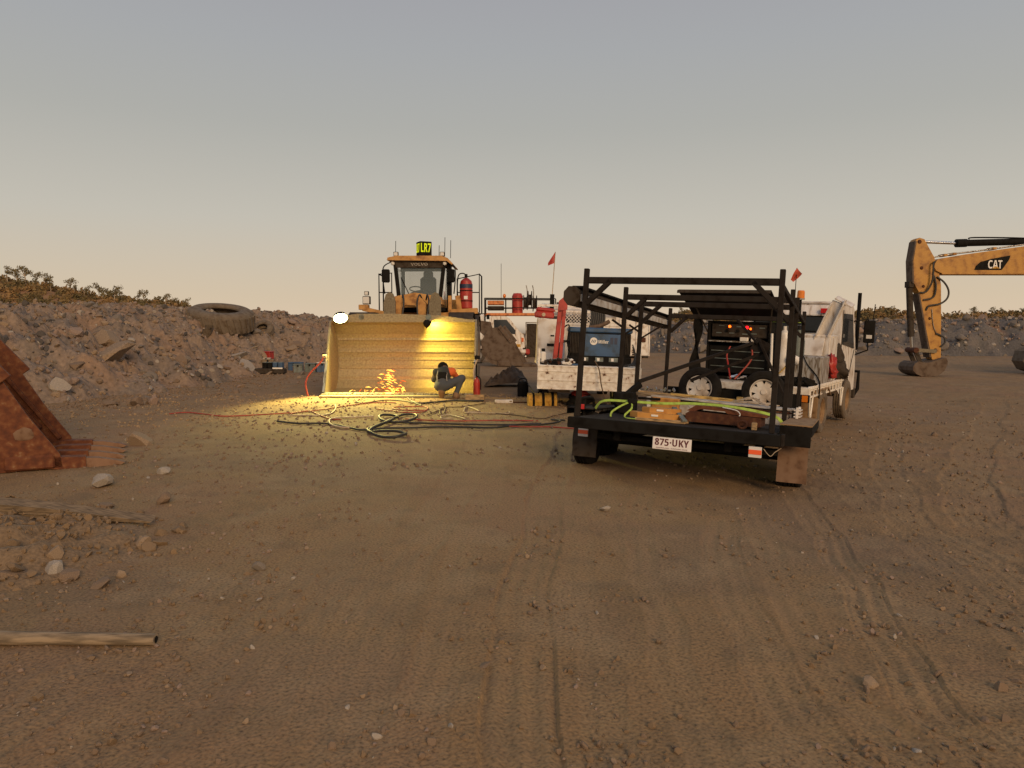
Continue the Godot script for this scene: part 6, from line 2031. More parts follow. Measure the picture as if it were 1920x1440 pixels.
# ------------------------------------------------------------------ excavator
func build_excavator() -> void:
	var t := thing("excavator", "yellow excavator reaching in from the right with its bucket on the ground", "excavator", Vector3(13.2, 0.0, -24.8))
	var s := st()
	prism(s, [Vector2(-0.03, 4.38), Vector2(0.02, 4.48), Vector2(0.12, 4.53), Vector2(0.28, 4.48), Vector2(0.45, 4.18), Vector2(0.62, 3.9), Vector2(0.8, 3.4), Vector2(0.88, 3.0), Vector2(0.93, 1.85), Vector2(0.97, 0.62), Vector2(0.86, 0.5), Vector2(0.68, 0.56), Vector2(0.42, 1.68), Vector2(0.2, 2.7), Vector2(0.0, 3.05), Vector2(-0.06, 3.78)], 0.36)
	var stick := put("stick", s, M["cat_yellow"], t)
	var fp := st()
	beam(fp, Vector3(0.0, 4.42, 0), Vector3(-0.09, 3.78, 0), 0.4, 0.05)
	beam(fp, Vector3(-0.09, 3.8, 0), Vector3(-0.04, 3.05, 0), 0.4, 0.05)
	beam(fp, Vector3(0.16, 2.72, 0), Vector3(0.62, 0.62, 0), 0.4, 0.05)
	put("edge_strip", fp, M["dark_brown"], stick)  # darker brown strips along the left edge of the stick
	for q in [[0.22, 3.55, 0.06], [0.3, 2.95, 0.05], [0.85, 3.62, 0.1], [0.78, 0.85, 0.07], [0.12, 4.4, 0.07], [0.55, 1.9, 0.05]]:
		var pin := st()
		lathe(pin, [Vector2(0, 0.03), Vector2(q[2] * 0.7, 0.03), Vector2(q[2], 0.0)], 14, Transform3D(Basis(Vector3.RIGHT, PI / 2), Vector3(q[0], q[1], 0.18)))
		put("pin", pin, M["rust_dark"], stick)
	var b := st()
	prism(b, [Vector2(0.62, 3.7), Vector2(0.7, 3.82), Vector2(0.9, 3.87), Vector2(1.57, 3.98), Vector2(3.66, 4.27), Vector2(4.89, 4.39), Vector2(6.0, 4.2), Vector2(7.6, 2.9), Vector2(8.0, 2.2), Vector2(7.5, 2.1), Vector2(6.5, 2.95), Vector2(5.6, 3.3), Vector2(4.76, 3.38), Vector2(0.88, 3.36), Vector2(0.66, 3.46), Vector2(0.6, 3.58)], 0.5)
	var boom := put("boom", b, M["cat_yellow"], t)
	pbox("boom_flange", Vector3(2.8, 3.352, 0), Vector3(3.9, 0.03, 0.54), M["cat_yellow"], boom)
	for dz in [0.12, -0.12]:
		ptube("pipe", smooth_line([Vector3(0.75, 3.92, dz), Vector3(1.3, 4.02, dz), Vector3(2.3, 4.14, dz), Vector3(4.0, 4.38, dz)], 3), 0.025, M["steel"], boom, 6)
	for q in [1.0, 1.3, 2.6]:
		pbox("pipe_clamp", Vector3(q, 3.93 + (q - 0.7) * 0.135, 0), Vector3(0.12, 0.08, 0.36), M["cat_yellow"], boom)
	var dc := st()
	prism(dc, [Vector2(1.9, 3.48), Vector2(1.95, 3.61), Vector2(2.1, 3.74), Vector2(2.45, 3.84), Vector2(3.06, 3.95), Vector2(3.02, 3.8), Vector2(2.8, 3.48)], 0.012, Transform3D(Basis(), Vector3(0, 0, 0.256)))
	var dec := put("decal", dc, M["black"], boom)
	text("decal_lettering", "CAT", 0.27, 0.46, M["paper"], dec, Vector3(2.57, 3.66, 0.266))
	var tr := st()
	prism(tr, [Vector2(2.46, 3.525), Vector2(2.72, 3.525), Vector2(2.59, 3.6)], 0.008, Transform3D(Basis(), Vector3(0, 0, 0.272)))
	put("decal_triangle", tr, M["bag_yellow"], dec)
	ptube("stick_cylinder_rod", [Vector3(0.2, 4.42, 0), Vector3(1.5, 4.37, 0)], 0.05, M["chrome"], t, 12)
	var cy := ptube("stick_cylinder", [Vector3(1.45, 4.37, 0), Vector3(4.2, 4.44, 0)], 0.11, M["black"], t, 14)
	ptube("gland", [Vector3(1.42, 4.37, 0), Vector3(1.75, 4.38, 0)], 0.135, M["black"], cy, 14)
	ptube("oil_line", smooth_line([Vector3(1.8, 4.5, 0.05), Vector3(2.0, 4.55, 0.05), Vector3(3.6, 4.53, 0.05), Vector3(3.9, 4.46, 0.05)]), 0.025, M["black"], cy, 6)
	ptube("bucket_cylinder", [Vector3(-0.07, 2.98, 0), Vector3(0.05, 1.3, 0)], 0.1, M["black_dusty"], t, 12)
	ptube("bucket_cylinder_rod", [Vector3(0.05, 1.32, 0), Vector3(0.1, 0.85, 0)], 0.05, M["chrome"], t, 10)
	pbox("cylinder_mount", Vector3(-0.07, 3.02, 0), Vector3(0.16, 0.2, 0.3), M["black_dusty"], t)
	ptube("link_pin", [Vector3(0.1, 0.86, -0.28), Vector3(0.1, 0.86, 0.28)], 0.09, M["rust_dark"], t, 12)
	for dz in [-0.24, 0.24]:
		pbeam("link_arm", Vector3(0.1, 0.86, dz), Vector3(0.78, 0.82, dz), 0.05, 0.12, M["old_bucket"], t)
		pbeam("link_arm", Vector3(0.1, 0.86, dz * 0.8), Vector3(0.3, 0.42, dz * 0.8), 0.05, 0.14, M["black_dusty"], t)
	var bk := st()
	prism(bk, [Vector2(-0.08, 0.2), Vector2(-0.09, 0.32), Vector2(-0.03, 0.43), Vector2(0.1, 0.5), Vector2(0.24, 0.46), Vector2(0.42, 0.46), Vector2(0.98, 0.62), Vector2(1.04, 0.5), Vector2(1.02, 0.36), Vector2(0.93, 0.18), Vector2(0.8, 0.07), Vector2(0.66, 0.02), Vector2(0.38, 0.0), Vector2(0.18, 0.02), Vector2(0.02, 0.09)], 0.95)
	var bu := put("bucket", bk, M["dark_brown"], t)
	for i in 5:
		pbeam("tooth", Vector3(0.62, 0.06, -0.4 + i * 0.2), Vector3(0.2, 0.02, -0.4 + i * 0.2), 0.09, 0.07, M["rust"], bu)
	for p in [[Vector3(0.63, 3.75, 0.22), Vector3(0.54, 3.69, 0.3), Vector3(0.53, 3.48, 0.32), Vector3(0.51, 3.08, 0.3), Vector3(0.35, 2.77, 0.26), Vector3(0.17, 2.75, 0.22)], [Vector3(0.72, 3.26, 0.2), Vector3(0.94, 3.08, 0.24), Vector3(1.09, 2.82, 0.25), Vector3(1.06, 2.56, 0.25), Vector3(0.84, 2.38, 0.24), Vector3(0.49, 2.31, 0.22), Vector3(0.41, 2.17, 0.2)], [Vector3(0.76, 1.41, 0.2), Vector3(1.01, 1.29, 0.23), Vector3(1.05, 1.11, 0.23), Vector3(0.93, 0.97, 0.2)], [Vector3(0.62, 3.3, 0.2), Vector3(0.68, 2.95, 0.24), Vector3(0.62, 2.6, 0.22), Vector3(0.3, 2.5, 0.2)]]:
		ptube("hydraulic_hose", smooth_line(p, 4), 0.03, M["black_hose"], t, 7)
	ptube("grease_pipe", smooth_line([Vector3(0.6, 2.2, 0.2), Vector3(0.66, 1.7, 0.2), Vector3(0.8, 1.35, 0.2)]), 0.014, M["steel"], t, 5)
	# the rest of the machine, beyond the frame
	pbox("house", Vector3(9.6, 2.0, 0), Vector3(4.0, 1.5, 2.8), M["cat_yellow"], t, Basis(), 0.08)
	pbox("cab", Vector3(8.2, 2.5, 0.95), Vector3(1.5, 1.9, 0.9), M["black"], t, Basis(), 0.06)
	pbox("slew_ring", Vector3(8.9, 1.12, 0), Vector3(1.6, 0.3, 1.6), M["black_dusty"], t)
	for dz in [-1.3, 1.3]:
		var tk := st()
		prism(tk, [Vector2(4.7, 0.15), Vector2(4.5, 0.45), Vector2(4.6, 0.8), Vector2(4.95, 0.98), Vector2(9.9, 0.98), Vector2(10.3, 0.8), Vector2(10.4, 0.45), Vector2(10.2, 0.15), Vector2(9.8, 0.02), Vector2(5.1, 0.02)], 0.6, Transform3D(Basis(), Vector3(0, 0, dz)))
		put("track", tk, M["rubber_dusty"], t)

# ------------------------------------------------------------------ loose buckets
func dig_bucket(called: String, label: String, at: Vector3, turn: float, w: float, m: Material, sc: float, inner: Material) -> void:
	var t := thing(called, label, "bucket", at, Basis(Vector3.UP, turn) * Basis.from_scale(Vector3.ONE * sc))
	var side := [Vector2(0.02, 0.03), Vector2(0.0, 0.17), Vector2(-0.28, 0.6), Vector2(-0.5, 1.0), Vector2(-0.95, 1.58), Vector2(-1.4, 1.55), Vector2(-1.72, 1.0), Vector2(-1.66, 0.5), Vector2(-1.35, 0.14), Vector2(-0.9, 0.0)]
	for sz in [-1, 1]:
		var s := st()
		prism(s, side, 0.04, Transform3D(Basis(), Vector3(0, 0, sz * w * 0.5)))
		var sp := put("side_plate", s, m, t)
		var e := st()
		beam(e, Vector3(-0.47, 0.98, sz * (w * 0.5 + 0.03)), Vector3(-0.98, 1.62, sz * (w * 0.5 + 0.03)), 0.07, 0.16)
		put("side_cutter", e, m, sp)
		pbox("wear_pad", Vector3(-0.28, 0.1, sz * (w * 0.5 + 0.035)), Vector3(0.46, 0.15, 0.04), m, sp, Basis(), 0.02)
		pbox("wear_pad", Vector3(-0.8, 0.12, sz * (w * 0.5 + 0.045)), Vector3(0.5, 0.22, 0.06), m, sp, Basis(), 0.04)
		var disc := st()
		lump(disc, Vector3(-0.32, 0.4, sz * (w * 0.5 + 0.014)), Vector3(0.1, 0.08, 0.014), 11.0 + sz, 0.22)
		put("mud_patch", disc, M["flap"] if called == "rusty_bucket" else m, sp)
		pbox("lower_overlay", Vector3(-1.05, 0.36, sz * (w * 0.5 + 0.03)), Vector3(0.7, 0.26, 0.03), m, sp, Basis(Vector3(0, 0, 1), -0.25), 0.012)
		for bz in 3:
			var bo := st()
			lathe(bo, [Vector2(0, 0.02), Vector2(0.022, 0.02), Vector2(0.026, 0.0)], 8, Transform3D(Basis(Vector3.RIGHT, sz * PI / 2), Vector3(-0.56 - bz * 0.13, 1.1 + bz * 0.165, sz * (w * 0.5 + 0.065))))
			put("bolt", bo, M["worn_rust"], sp)
	for q in [[0.1, 0.16], [0.3, 0.3]]:
		var rb := st()
		beam(rb, Vector3(-0.02 - q[0], q[1], -w * 0.5 + 0.04), Vector3(-0.95 - q[0] * 0.6, 1.5 - q[0] * 0.3, -w * 0.5 + 0.04), 0.05, 0.045)
		put("inner_rib", rb, m, t)
	var c := st()
	shell(c, [Vector2(0.0, 0.05), Vector2(-0.85, 0.03), Vector2(-1.3, 0.17), Vector2(-1.6, 0.52), Vector2(-1.66, 0.98), Vector2(-1.38, 1.5), Vector2(-0.95, 1.55)], 0.035, w - 0.04)
	put("wrapper", c, inner, t)
	for i in 4:
		var z := -w * 0.46 + i * w * 0.92 / 3.0
		var sh := st()
		prism(sh, [Vector2(-0.34, 0.05), Vector2(-0.28, 0.1), Vector2(-0.05, 0.14), Vector2(0.24, 0.125), Vector2(0.24, 0.01), Vector2(0.02, 0.0)], 0.16, Transform3D(Basis(), Vector3(0, 0, z)))
		var ad := put("tooth_adapter", sh, m, t)
		var th := st()
		prism(th, [Vector2(0.18, 0.115), Vector2(0.36, 0.1), Vector2(0.54, 0.06), Vector2(0.62, 0.03), Vector2(0.58, 0.01), Vector2(0.18, 0.0)], 0.12, Transform3D(Basis(), Vector3(0, 0, z)))
		put("tooth", th, M["worn_rust"] if called == "rusty_bucket" else m, ad)
	for z in [-w * 0.18, w * 0.18]:
		var ear := st()
		prism(ear, [Vector2(-1.35, 1.45), Vector2(-1.62, 1.2), Vector2(-1.95, 1.5), Vector2(-1.8, 1.85), Vector2(-1.45, 1.8)], 0.06, Transform3D(Basis(), Vector3(0, 0, z)))
		put("hinge_ear", ear, m, t)

# ------------------------------------------------------------------ far yard
func build_far_yard() -> void:
	# site truck with roof rack
	var t := thing("site_truck", "white cab-over truck with a roof rack far behind the loose grey bucket", "truck", Vector3(0.0, 0.0, -42.0))
	var cb := st()
	prism(cb, [Vector2(-1.25, 0.55), Vector2(-1.25, 2.2), Vector2(-1.1, 2.3), Vector2(-0.35, 2.3), Vector2(-0.12, 2.15), Vector2(0.42, 1.45), Vector2(0.62, 1.3), Vector2(0.72, 0.95), Vector2(0.7, 0.45), Vector2(0.15, 0.45), Vector2(0.08, 0.62), Vector2(-0.12, 0.75), Vector2(-0.4, 0.75), Vector2(-0.6, 0.62), Vector2(-0.68, 0.45), Vector2(-1.1, 0.45)], 1.8)
	var cab := put("cab", cb, M["white"], t)
	var wd := st()
	prism(wd, [Vector2(-0.98, 1.6), Vector2(-1.0, 2.1), Vector2(-0.3, 2.1), Vector2(0.2, 1.5), Vector2(0.18, 1.3), Vector2(-0.05, 1.34), Vector2(-0.4, 1.6)], 0.02, Transform3D(Basis(), Vector3(0, 0, 0.91)))
	put("side_window", wd, M["dark_glass"], cab)
	pbox("indicator", Vector3(0.58, 1.0, 0.91), Vector3(0.12, 0.22, 0.03), M["orange"], cab)
	pbox("warning_panel", Vector3(0.3, 0.68, 0.91), Vector3(0.34, 0.16, 0.02), M["bag_yellow"], cab)
	pbox("door_handle", Vector3(-0.9, 1.2, 0.92), Vector3(0.2, 0.06, 0.04), M["black"], cab)
	pbox("mirror", Vector3(-0.15, 1.4, 1.0), Vector3(0.12, 0.14, 0.1), M["black"], cab)
	pbox("bumper", Vector3(0.7, 0.45, 0), Vector3(0.2, 0.22, 1.9), M["black_dusty"], t)
	var toz := Basis(Vector3.UP, PI / 2)
	for q in [[-0.26, 0.8], [-0.26, -0.8], [-3.2, 0.8], [-3.2, -0.8]]:
		wheel(t, Vector3(q[0], 0.42, q[1]), 0.42, 0.24, 0.22, M["white"], M["rubber_dusty"], 1.0 if q[1] < 0 else -1.0, 0, 0, toz)
	pbox("body_box", Vector3(-2.9, 1.3, 0), Vector3(3.0, 1.3, 1.9), M["black_dusty"], t)
	pbox("rack_floor", Vector3(-0.1, 2.4, 0), Vector3(2.9, 0.14, 1.7), M["bright_orange"], t)
	for q in [[-1.5, 3.3], [-0.35, 3.3], [2.4, 3.25]]:
		for z in [-0.8, 0.8]:
			ptube("rack_post", [Vector3(q[0], 2.3, z), Vector3(q[0], q[1], z)], 0.035, M["frame"], t, 6)
	for z in [-0.8, 0.8]:
		ptube("rack_rail", [Vector3(-1.5, 3.28, z), Vector3(2.4, 3.25, z)], 0.035, M["frame"], t, 6)
		ptube("rack_rail", [Vector3(-1.5, 2.75, z), Vector3(2.4, 2.78, z)], 0.025, M["frame"], t, 6)
	for y in [2.75, 3.05]:
		pbox("rack_crate", Vector3(-0.9, y, 0), Vector3(0.9, 0.22, 1.2), M["bright_orange"] if y > 3.0 else M["black_dusty"], t)
	ptube("whip_aerial", [Vector3(-0.6, 3.2, 0.5), Vector3(-0.6, 5.2, 0.5)], 0.012, M["black"], t, 4)
	var be := st()
	ball(be, Vector3(-0.42, 3.42, 0.5), Vector3(0.09, 0.12, 0.09), 6)
	put("beacon", be, M["amber"], t)
	var dr := thing("red_drum", "upright red cylinder on the far truck's roof rack", "drum", Vector3(0.3, 2.47, -41.7))
	var ds := st()
	lathe(ds, [Vector2(0, 0), Vector2(0.3, 0), Vector2(0.3, 0.95), Vector2(0.22, 1.1), Vector2(0, 1.12)], 18)
	put("drum_body", ds, M["red"], dr)
	var rl := thing("hose_reel", "dark upright hose reels stacked on the far truck's rack", "hose reel", Vector3(1.0, 2.47, -42.0))
	for q in [[0.0, 0.75, 0.5], [0.28, 0.55, 0.45], [-0.25, 0.6, 0.42]]:
		var rs := st()
		lathe(rs, [Vector2(0.12, -0.1), Vector2(q[2], -0.12), Vector2(q[2], -0.08), Vector2(0.3, -0.06), Vector2(0.3, 0.06), Vector2(q[2], 0.08), Vector2(q[2], 0.12), Vector2(0.12, 0.1)], 20, Transform3D(Basis(Vector3(0, 0, 1), PI / 2), Vector3(q[0], q[1], 0)))
		put("reel", rs, M["black_dusty"], rl)
	for x in [-0.15, 0.2]:
		ptube("hook_arm", smooth_line([Vector3(x, 0.4, 0.2), Vector3(x, 1.2, 0.2), Vector3(x - 0.06, 1.55, 0.2)]), 0.03, M["alu_plain"], rl, 6)
	# open dark doors and white container left of the utility
	var dp := thing("open_dark_door", "tall dark door in a pale frame standing open by the far truck", "door", Vector3(1.1, 0.0, -42.5))
	pbox("door_leaf", Vector3(0.02, 0.95, 0), Vector3(0.56, 1.9, 0.05), M["black_dusty"], dp)
	for x in [-0.3, 0.34]:
		pbox("frame_post", Vector3(x, 0.98, 0), Vector3(0.06, 1.96, 0.08), M["alu_plain"], dp)
	pbox("frame_top", Vector3(0.02, 1.96, 0), Vector3(0.7, 0.05, 0.08), M["alu_plain"], dp)
	var car := thing("compressor", "low white and red compressor with small wheels under the far truck's nose", "compressor", Vector3(0.55, 0.0, -41.2))
	pbox("shroud", Vector3(0, 0.36, 0), Vector3(0.7, 0.32, 0.4), M["white_clean"], car, Basis(), 0.1)
	pbox("red_end", Vector3(0.3, 0.34, 0.01), Vector3(0.26, 0.3, 0.41), M["red"], car, Basis(), 0.06)
	for q in [[-0.2, 0.2], [0.2, 0.2], [-0.2, -0.2], [0.2, -0.2]]:
		wheel(car, Vector3(q[0], 0.1, q[1]), 0.1, 0.06, 0.05, M["paper"], M["rubber"], -1.0, 0, 0, toz)
	var c := thing("white_container", "white steel container with a lock box standing beyond the blue welder", "container", Vector3(6.2, 0.0, -40.6))
	var cs := st()
	box(cs, Vector3(0, 1.42, -1.6), Vector3(2.6, 2.6, 3.2), Basis(), 0.04)
	put("shell", cs, M["white_clean"], c)
	for x in [-1.26, 0.55, 1.26]:
		pbox("corner_post", Vector3(x, 1.42, 0.02), Vector3(0.08, 2.6, 0.06), M["white"], c)
	for z in [-0.3, -2.9]:
		for x in [-1.1, 1.1]:
			pbox("foot", Vector3(x, 0.06, z), Vector3(0.3, 0.12, 0.3), M["black_dusty"], c)
	pbox("lock_box", Vector3(0.95, 1.0, 0.04), Vector3(0.22, 0.24, 0.08), M["rust_dark"], c)
	pbox("roof_hatch", Vector3(-0.4, 2.78, -0.6), Vector3(1.2, 0.12, 0.8), M["white"], c)
	ptube("roof_bar", [Vector3(-0.9, 3.15, -0.2), Vector3(-0.3, 2.8, -0.2)], 0.03, M["black"], c, 5)
	# white tank truck glimpsed behind the loader
	var w := thing("white_tank_truck", "white upright tank on a truck glimpsed right of the loader tyre", "truck", Vector3(-1.5, 0.0, -36.0))
	pbox("tank", Vector3(0.0, 1.65, 0), Vector3(0.34, 1.25, 1.4), M["white_clean"], w, Basis(), 0.08)
	pbox("tank_base", Vector3(0.0, 0.92, 0), Vector3(0.5, 0.25, 1.6), M["black_dusty"], w)
	pbox("tray", Vector3(-0.1, 0.72, 0), Vector3(1.1, 0.14, 1.8), M["white"], w)
	pbox("side_box", Vector3(0.42, 1.35, -0.3), Vector3(0.36, 0.4, 0.6), M["paper"], w)
	ptube("mirror_post", [Vector3(0.22, 0.9, 0.5), Vector3(0.22, 2.45, 0.5)], 0.04, M["frame"], w, 6)
	ptube("mirror_bar", [Vector3(-0.3, 2.3, 0.5), Vector3(0.3, 2.3, 0.5)], 0.025, M["frame"], w, 6)
	pbox("mirror", Vector3(0.36, 2.15, 0.5), Vector3(0.14, 0.22, 0.08), M["black"], w)
	for z in [-0.6, 0.6]:
		wheel(w, Vector3(-0.1, 0.34, z), 0.34, 0.22, 0.18, M["white"], M["rubber_dusty"], -1.0, 0, 0, toz)
	dig_bucket("loose_grey_bucket", "dusty grey digger bucket lying on its side beyond the loader's right", Vector3(0.56, 0.0, -31.6), -0.12, 1.2, M["dark_brown"], 1.04, M["dark_brown"])

# ------------------------------------------------------------------ slope junk
func big_tyre(called: String, label: String, at: Vector3, b: Basis, r: float, w: float, part: float) -> void:
	var t := thing(called, label, "tyre", at, b)
	var s := st()
	var h := w / 2
	var prof := [Vector2(r * 0.52, -h * 0.75), Vector2(r * 0.6, -h), Vector2(r * 0.85, -h), Vector2(r * 0.97, -h * 0.8), Vector2(r, -h * 0.4), Vector2(r, h * 0.4), Vector2(r * 0.97, h * 0.8), Vector2(r * 0.85, h), Vector2(r * 0.6, h), Vector2(r * 0.52, h * 0.75), Vector2(r * 0.62, h * 0.6), Vector2(r * 0.86, h * 0.55), Vector2(r * 0.9, 0), Vector2(r * 0.86, -h * 0.55), Vector2(r * 0.62, -h * 0.6), Vector2(r * 0.52, -h * 0.75)]
	var n := 40
	s.set_smooth_group(0)
	for k in int(n * part):
		for i in prof.size() - 1:
			var q := []
			for e in [[k, i], [k + 1, i], [k + 1, i + 1], [k, i + 1]]:
				var a: float = TAU * e[0] / n
				var v: Vector2 = prof[e[1]]
				q.append(Vector3(cos(a) * v.x, v.y, sin(a) * v.x))
			var d: Vector2 = prof[i + 1] - prof[i]
			var a2 := TAU * (k + 0.5) / n
			quad(s, q[0], q[1], q[2], q[3], Vector3(cos(a2) * d.y, -d.x, sin(a2) * d.y))
	s.set_smooth_group(-1)
	put("carcass", s, M["rubber_dusty"], t)
	if part > 0.9:
		var lg := st()
		for k in 30:
			var a := TAU * k / 30.0
			box(lg, Vector3(cos(a) * r * 1.0, 0, sin(a) * r * 1.0), Vector3(0.07, w * 0.7, 0.12), Basis(Vector3.UP, -a) * Basis(Vector3.RIGHT, 0.3))
		put("tread_lug", lg, M["rubber_dusty"], t).set_meta("kind", "stuff")

func build_junk() -> void:
	big_tyre("earthmover_tyre", "huge worn earthmover tyre lying on the left rubble crest", Vector3(-11.25, 1.93, -28.9), Basis.from_euler(Vector3(0.24, 0.3, -0.06)), 1.22, 0.85, 1.0)
	big_tyre("half_buried_tyre", "torn curved piece of tyre sticking out below the huge tyre", Vector3(-11.3, near_berm(-11.3, -26.6) + 0.08, -26.6), Basis.from_euler(Vector3(1.1, 3.4, 0.2)), 0.62, 0.4, 0.5)
	big_tyre("upright_tyre", "small upright tyre beside the huge tyre on the crest", Vector3(-10.15, near_berm(-10.15, -30.4) + 0.1, -30.4), Basis.from_euler(Vector3(0.7, 0.6, 0.5)), 0.42, 0.3, 1.0)
	var bar := thing("dark_pipe", "short dark pipe lying at the foot of the left slope", "pipe", Vector3(-8.95, 0.1, -21.6))
	var ps := st()
	lathe(ps, [Vector2(0.07, -0.36), Vector2(0.11, -0.36), Vector2(0.11, 0.36), Vector2(0.07, 0.36), Vector2(0.07, -0.36)], 16, Transform3D(Basis(Vector3(0, 0, 1), PI / 2 - 0.04), Vector3.ZERO))
	put("pipe_wall", ps, M["black"], bar)
	var g := func(x: float, z: float) -> float: return maxf(near_berm(x, z), 0.0)
	var bt := [
		["red_crate", "red plastic crate standing highest among the junk cases", "crate", -9.1, -27.6, Vector3(0.44, 0.3, 0.36), "red"],
		["white_tin", "pale tin in front of the red crate", "tin", -8.95, -27.2, Vector3(0.26, 0.22, 0.2), "pale_tin"],
		["blue_drum_case", "blue plastic case behind the orange one", "case", -8.1, -27.9, Vector3(0.5, 0.36, 0.34), "case_blue"],
		["orange_case", "orange plastic case on top of the grey cases", "case", -7.85, -27.3, Vector3(0.34, 0.24, 0.26), "bright_orange"],
		["grey_case", "grey green case, leftmost of the row by the bucket", "case", -7.72, -26.9, Vector3(0.32, 0.34, 0.3), "case_grey"],
		["grey_case", "wide grey green case in the middle of the row by the bucket", "case", -7.3, -27.1, Vector3(0.4, 0.36, 0.3), "case_grey"],
		["grey_case", "bluish grey case with a pale lid, right end of the row", "case", -6.88, -27.0, Vector3(0.4, 0.4, 0.3), "case_blue"],
		["grey_case", "half hidden grey case touching the bucket's left edge", "case", -6.4, -27.2, Vector3(0.4, 0.38, 0.3), "case_grey"],
		["cardboard_box", "brown cardboard box behind the battery tray", "box", -8.75, -26.7, Vector3(0.4, 0.24, 0.3), "old_wood"],
	]
	for q in bt:
		var y: float = g.call(q[3], q[4])
		var o := thing(q[0], q[1], q[2], Vector3(q[3], y - 0.02, q[4]), Basis(Vector3.UP, sin(q[3] * 7.0) * 0.25))
		var sz: Vector3 = q[5]
		pbox("case_body", Vector3(0, sz.y * 0.42, 0), Vector3(sz.x, sz.y * 0.84, sz.z), M[q[6]], o, Basis(), 0.02)
		pbox("case_lid", Vector3(0, sz.y * 0.9, 0), Vector3(sz.x * 1.05, sz.y * 0.13, sz.z * 1.05), M[q[6]] if q[3] != -6.88 else M["pale_tin"], o, Basis(), 0.02)
		pbox("latch", Vector3(0, sz.y * 0.76, sz.z * 0.5 + 0.012), Vector3(0.06, 0.07, 0.025), M["black"], o)
	var tr := thing("battery_tray", "dark tray of batteries in front of the cardboard box", "tray", Vector3(-8.3, 0.02, -25.6))
	pbox("tray_base", Vector3(0, 0.1, 0), Vector3(1.0, 0.18, 0.4), M["black_dusty"], tr, Basis(), 0.03)
	for i in 4:
		var bty := pbox("battery", Vector3(-0.18 + i * 0.18, 0.29, 0), Vector3(0.15, 0.2, 0.24), M["black"] if i < 2 else M["case_blue"], tr)
		pbox("cover", Vector3(-0.18 + i * 0.18, 0.395, 0), Vector3(0.14, 0.02, 0.22), M["case_grey"], bty)
	pbox("paper_label", Vector3(0.3, 0.2, 0.21), Vector3(0.34, 0.05, 0.01), M["paper"], tr)
	for q in [[-9.6, -27.0, 0.9, 0.5, "splintered grey board lying left of the red crate"], [-9.9, -25.6, 0.7, -0.7, "dark stake poking from the slope left of the cases"], [-9.3, -26.0, 0.6, 0.2, "pale plank below the red crate"]]:
		var y: float = g.call(q[0], q[1])
		var pl := thing("scrap_board", q[4], "board", Vector3(q[0], y + 0.06, q[1]), Basis.from_euler(Vector3(0.1, q[3], 0.25)))
		pbox("board", Vector3.ZERO, Vector3(q[2], 0.03, 0.12), M["old_wood"], pl)

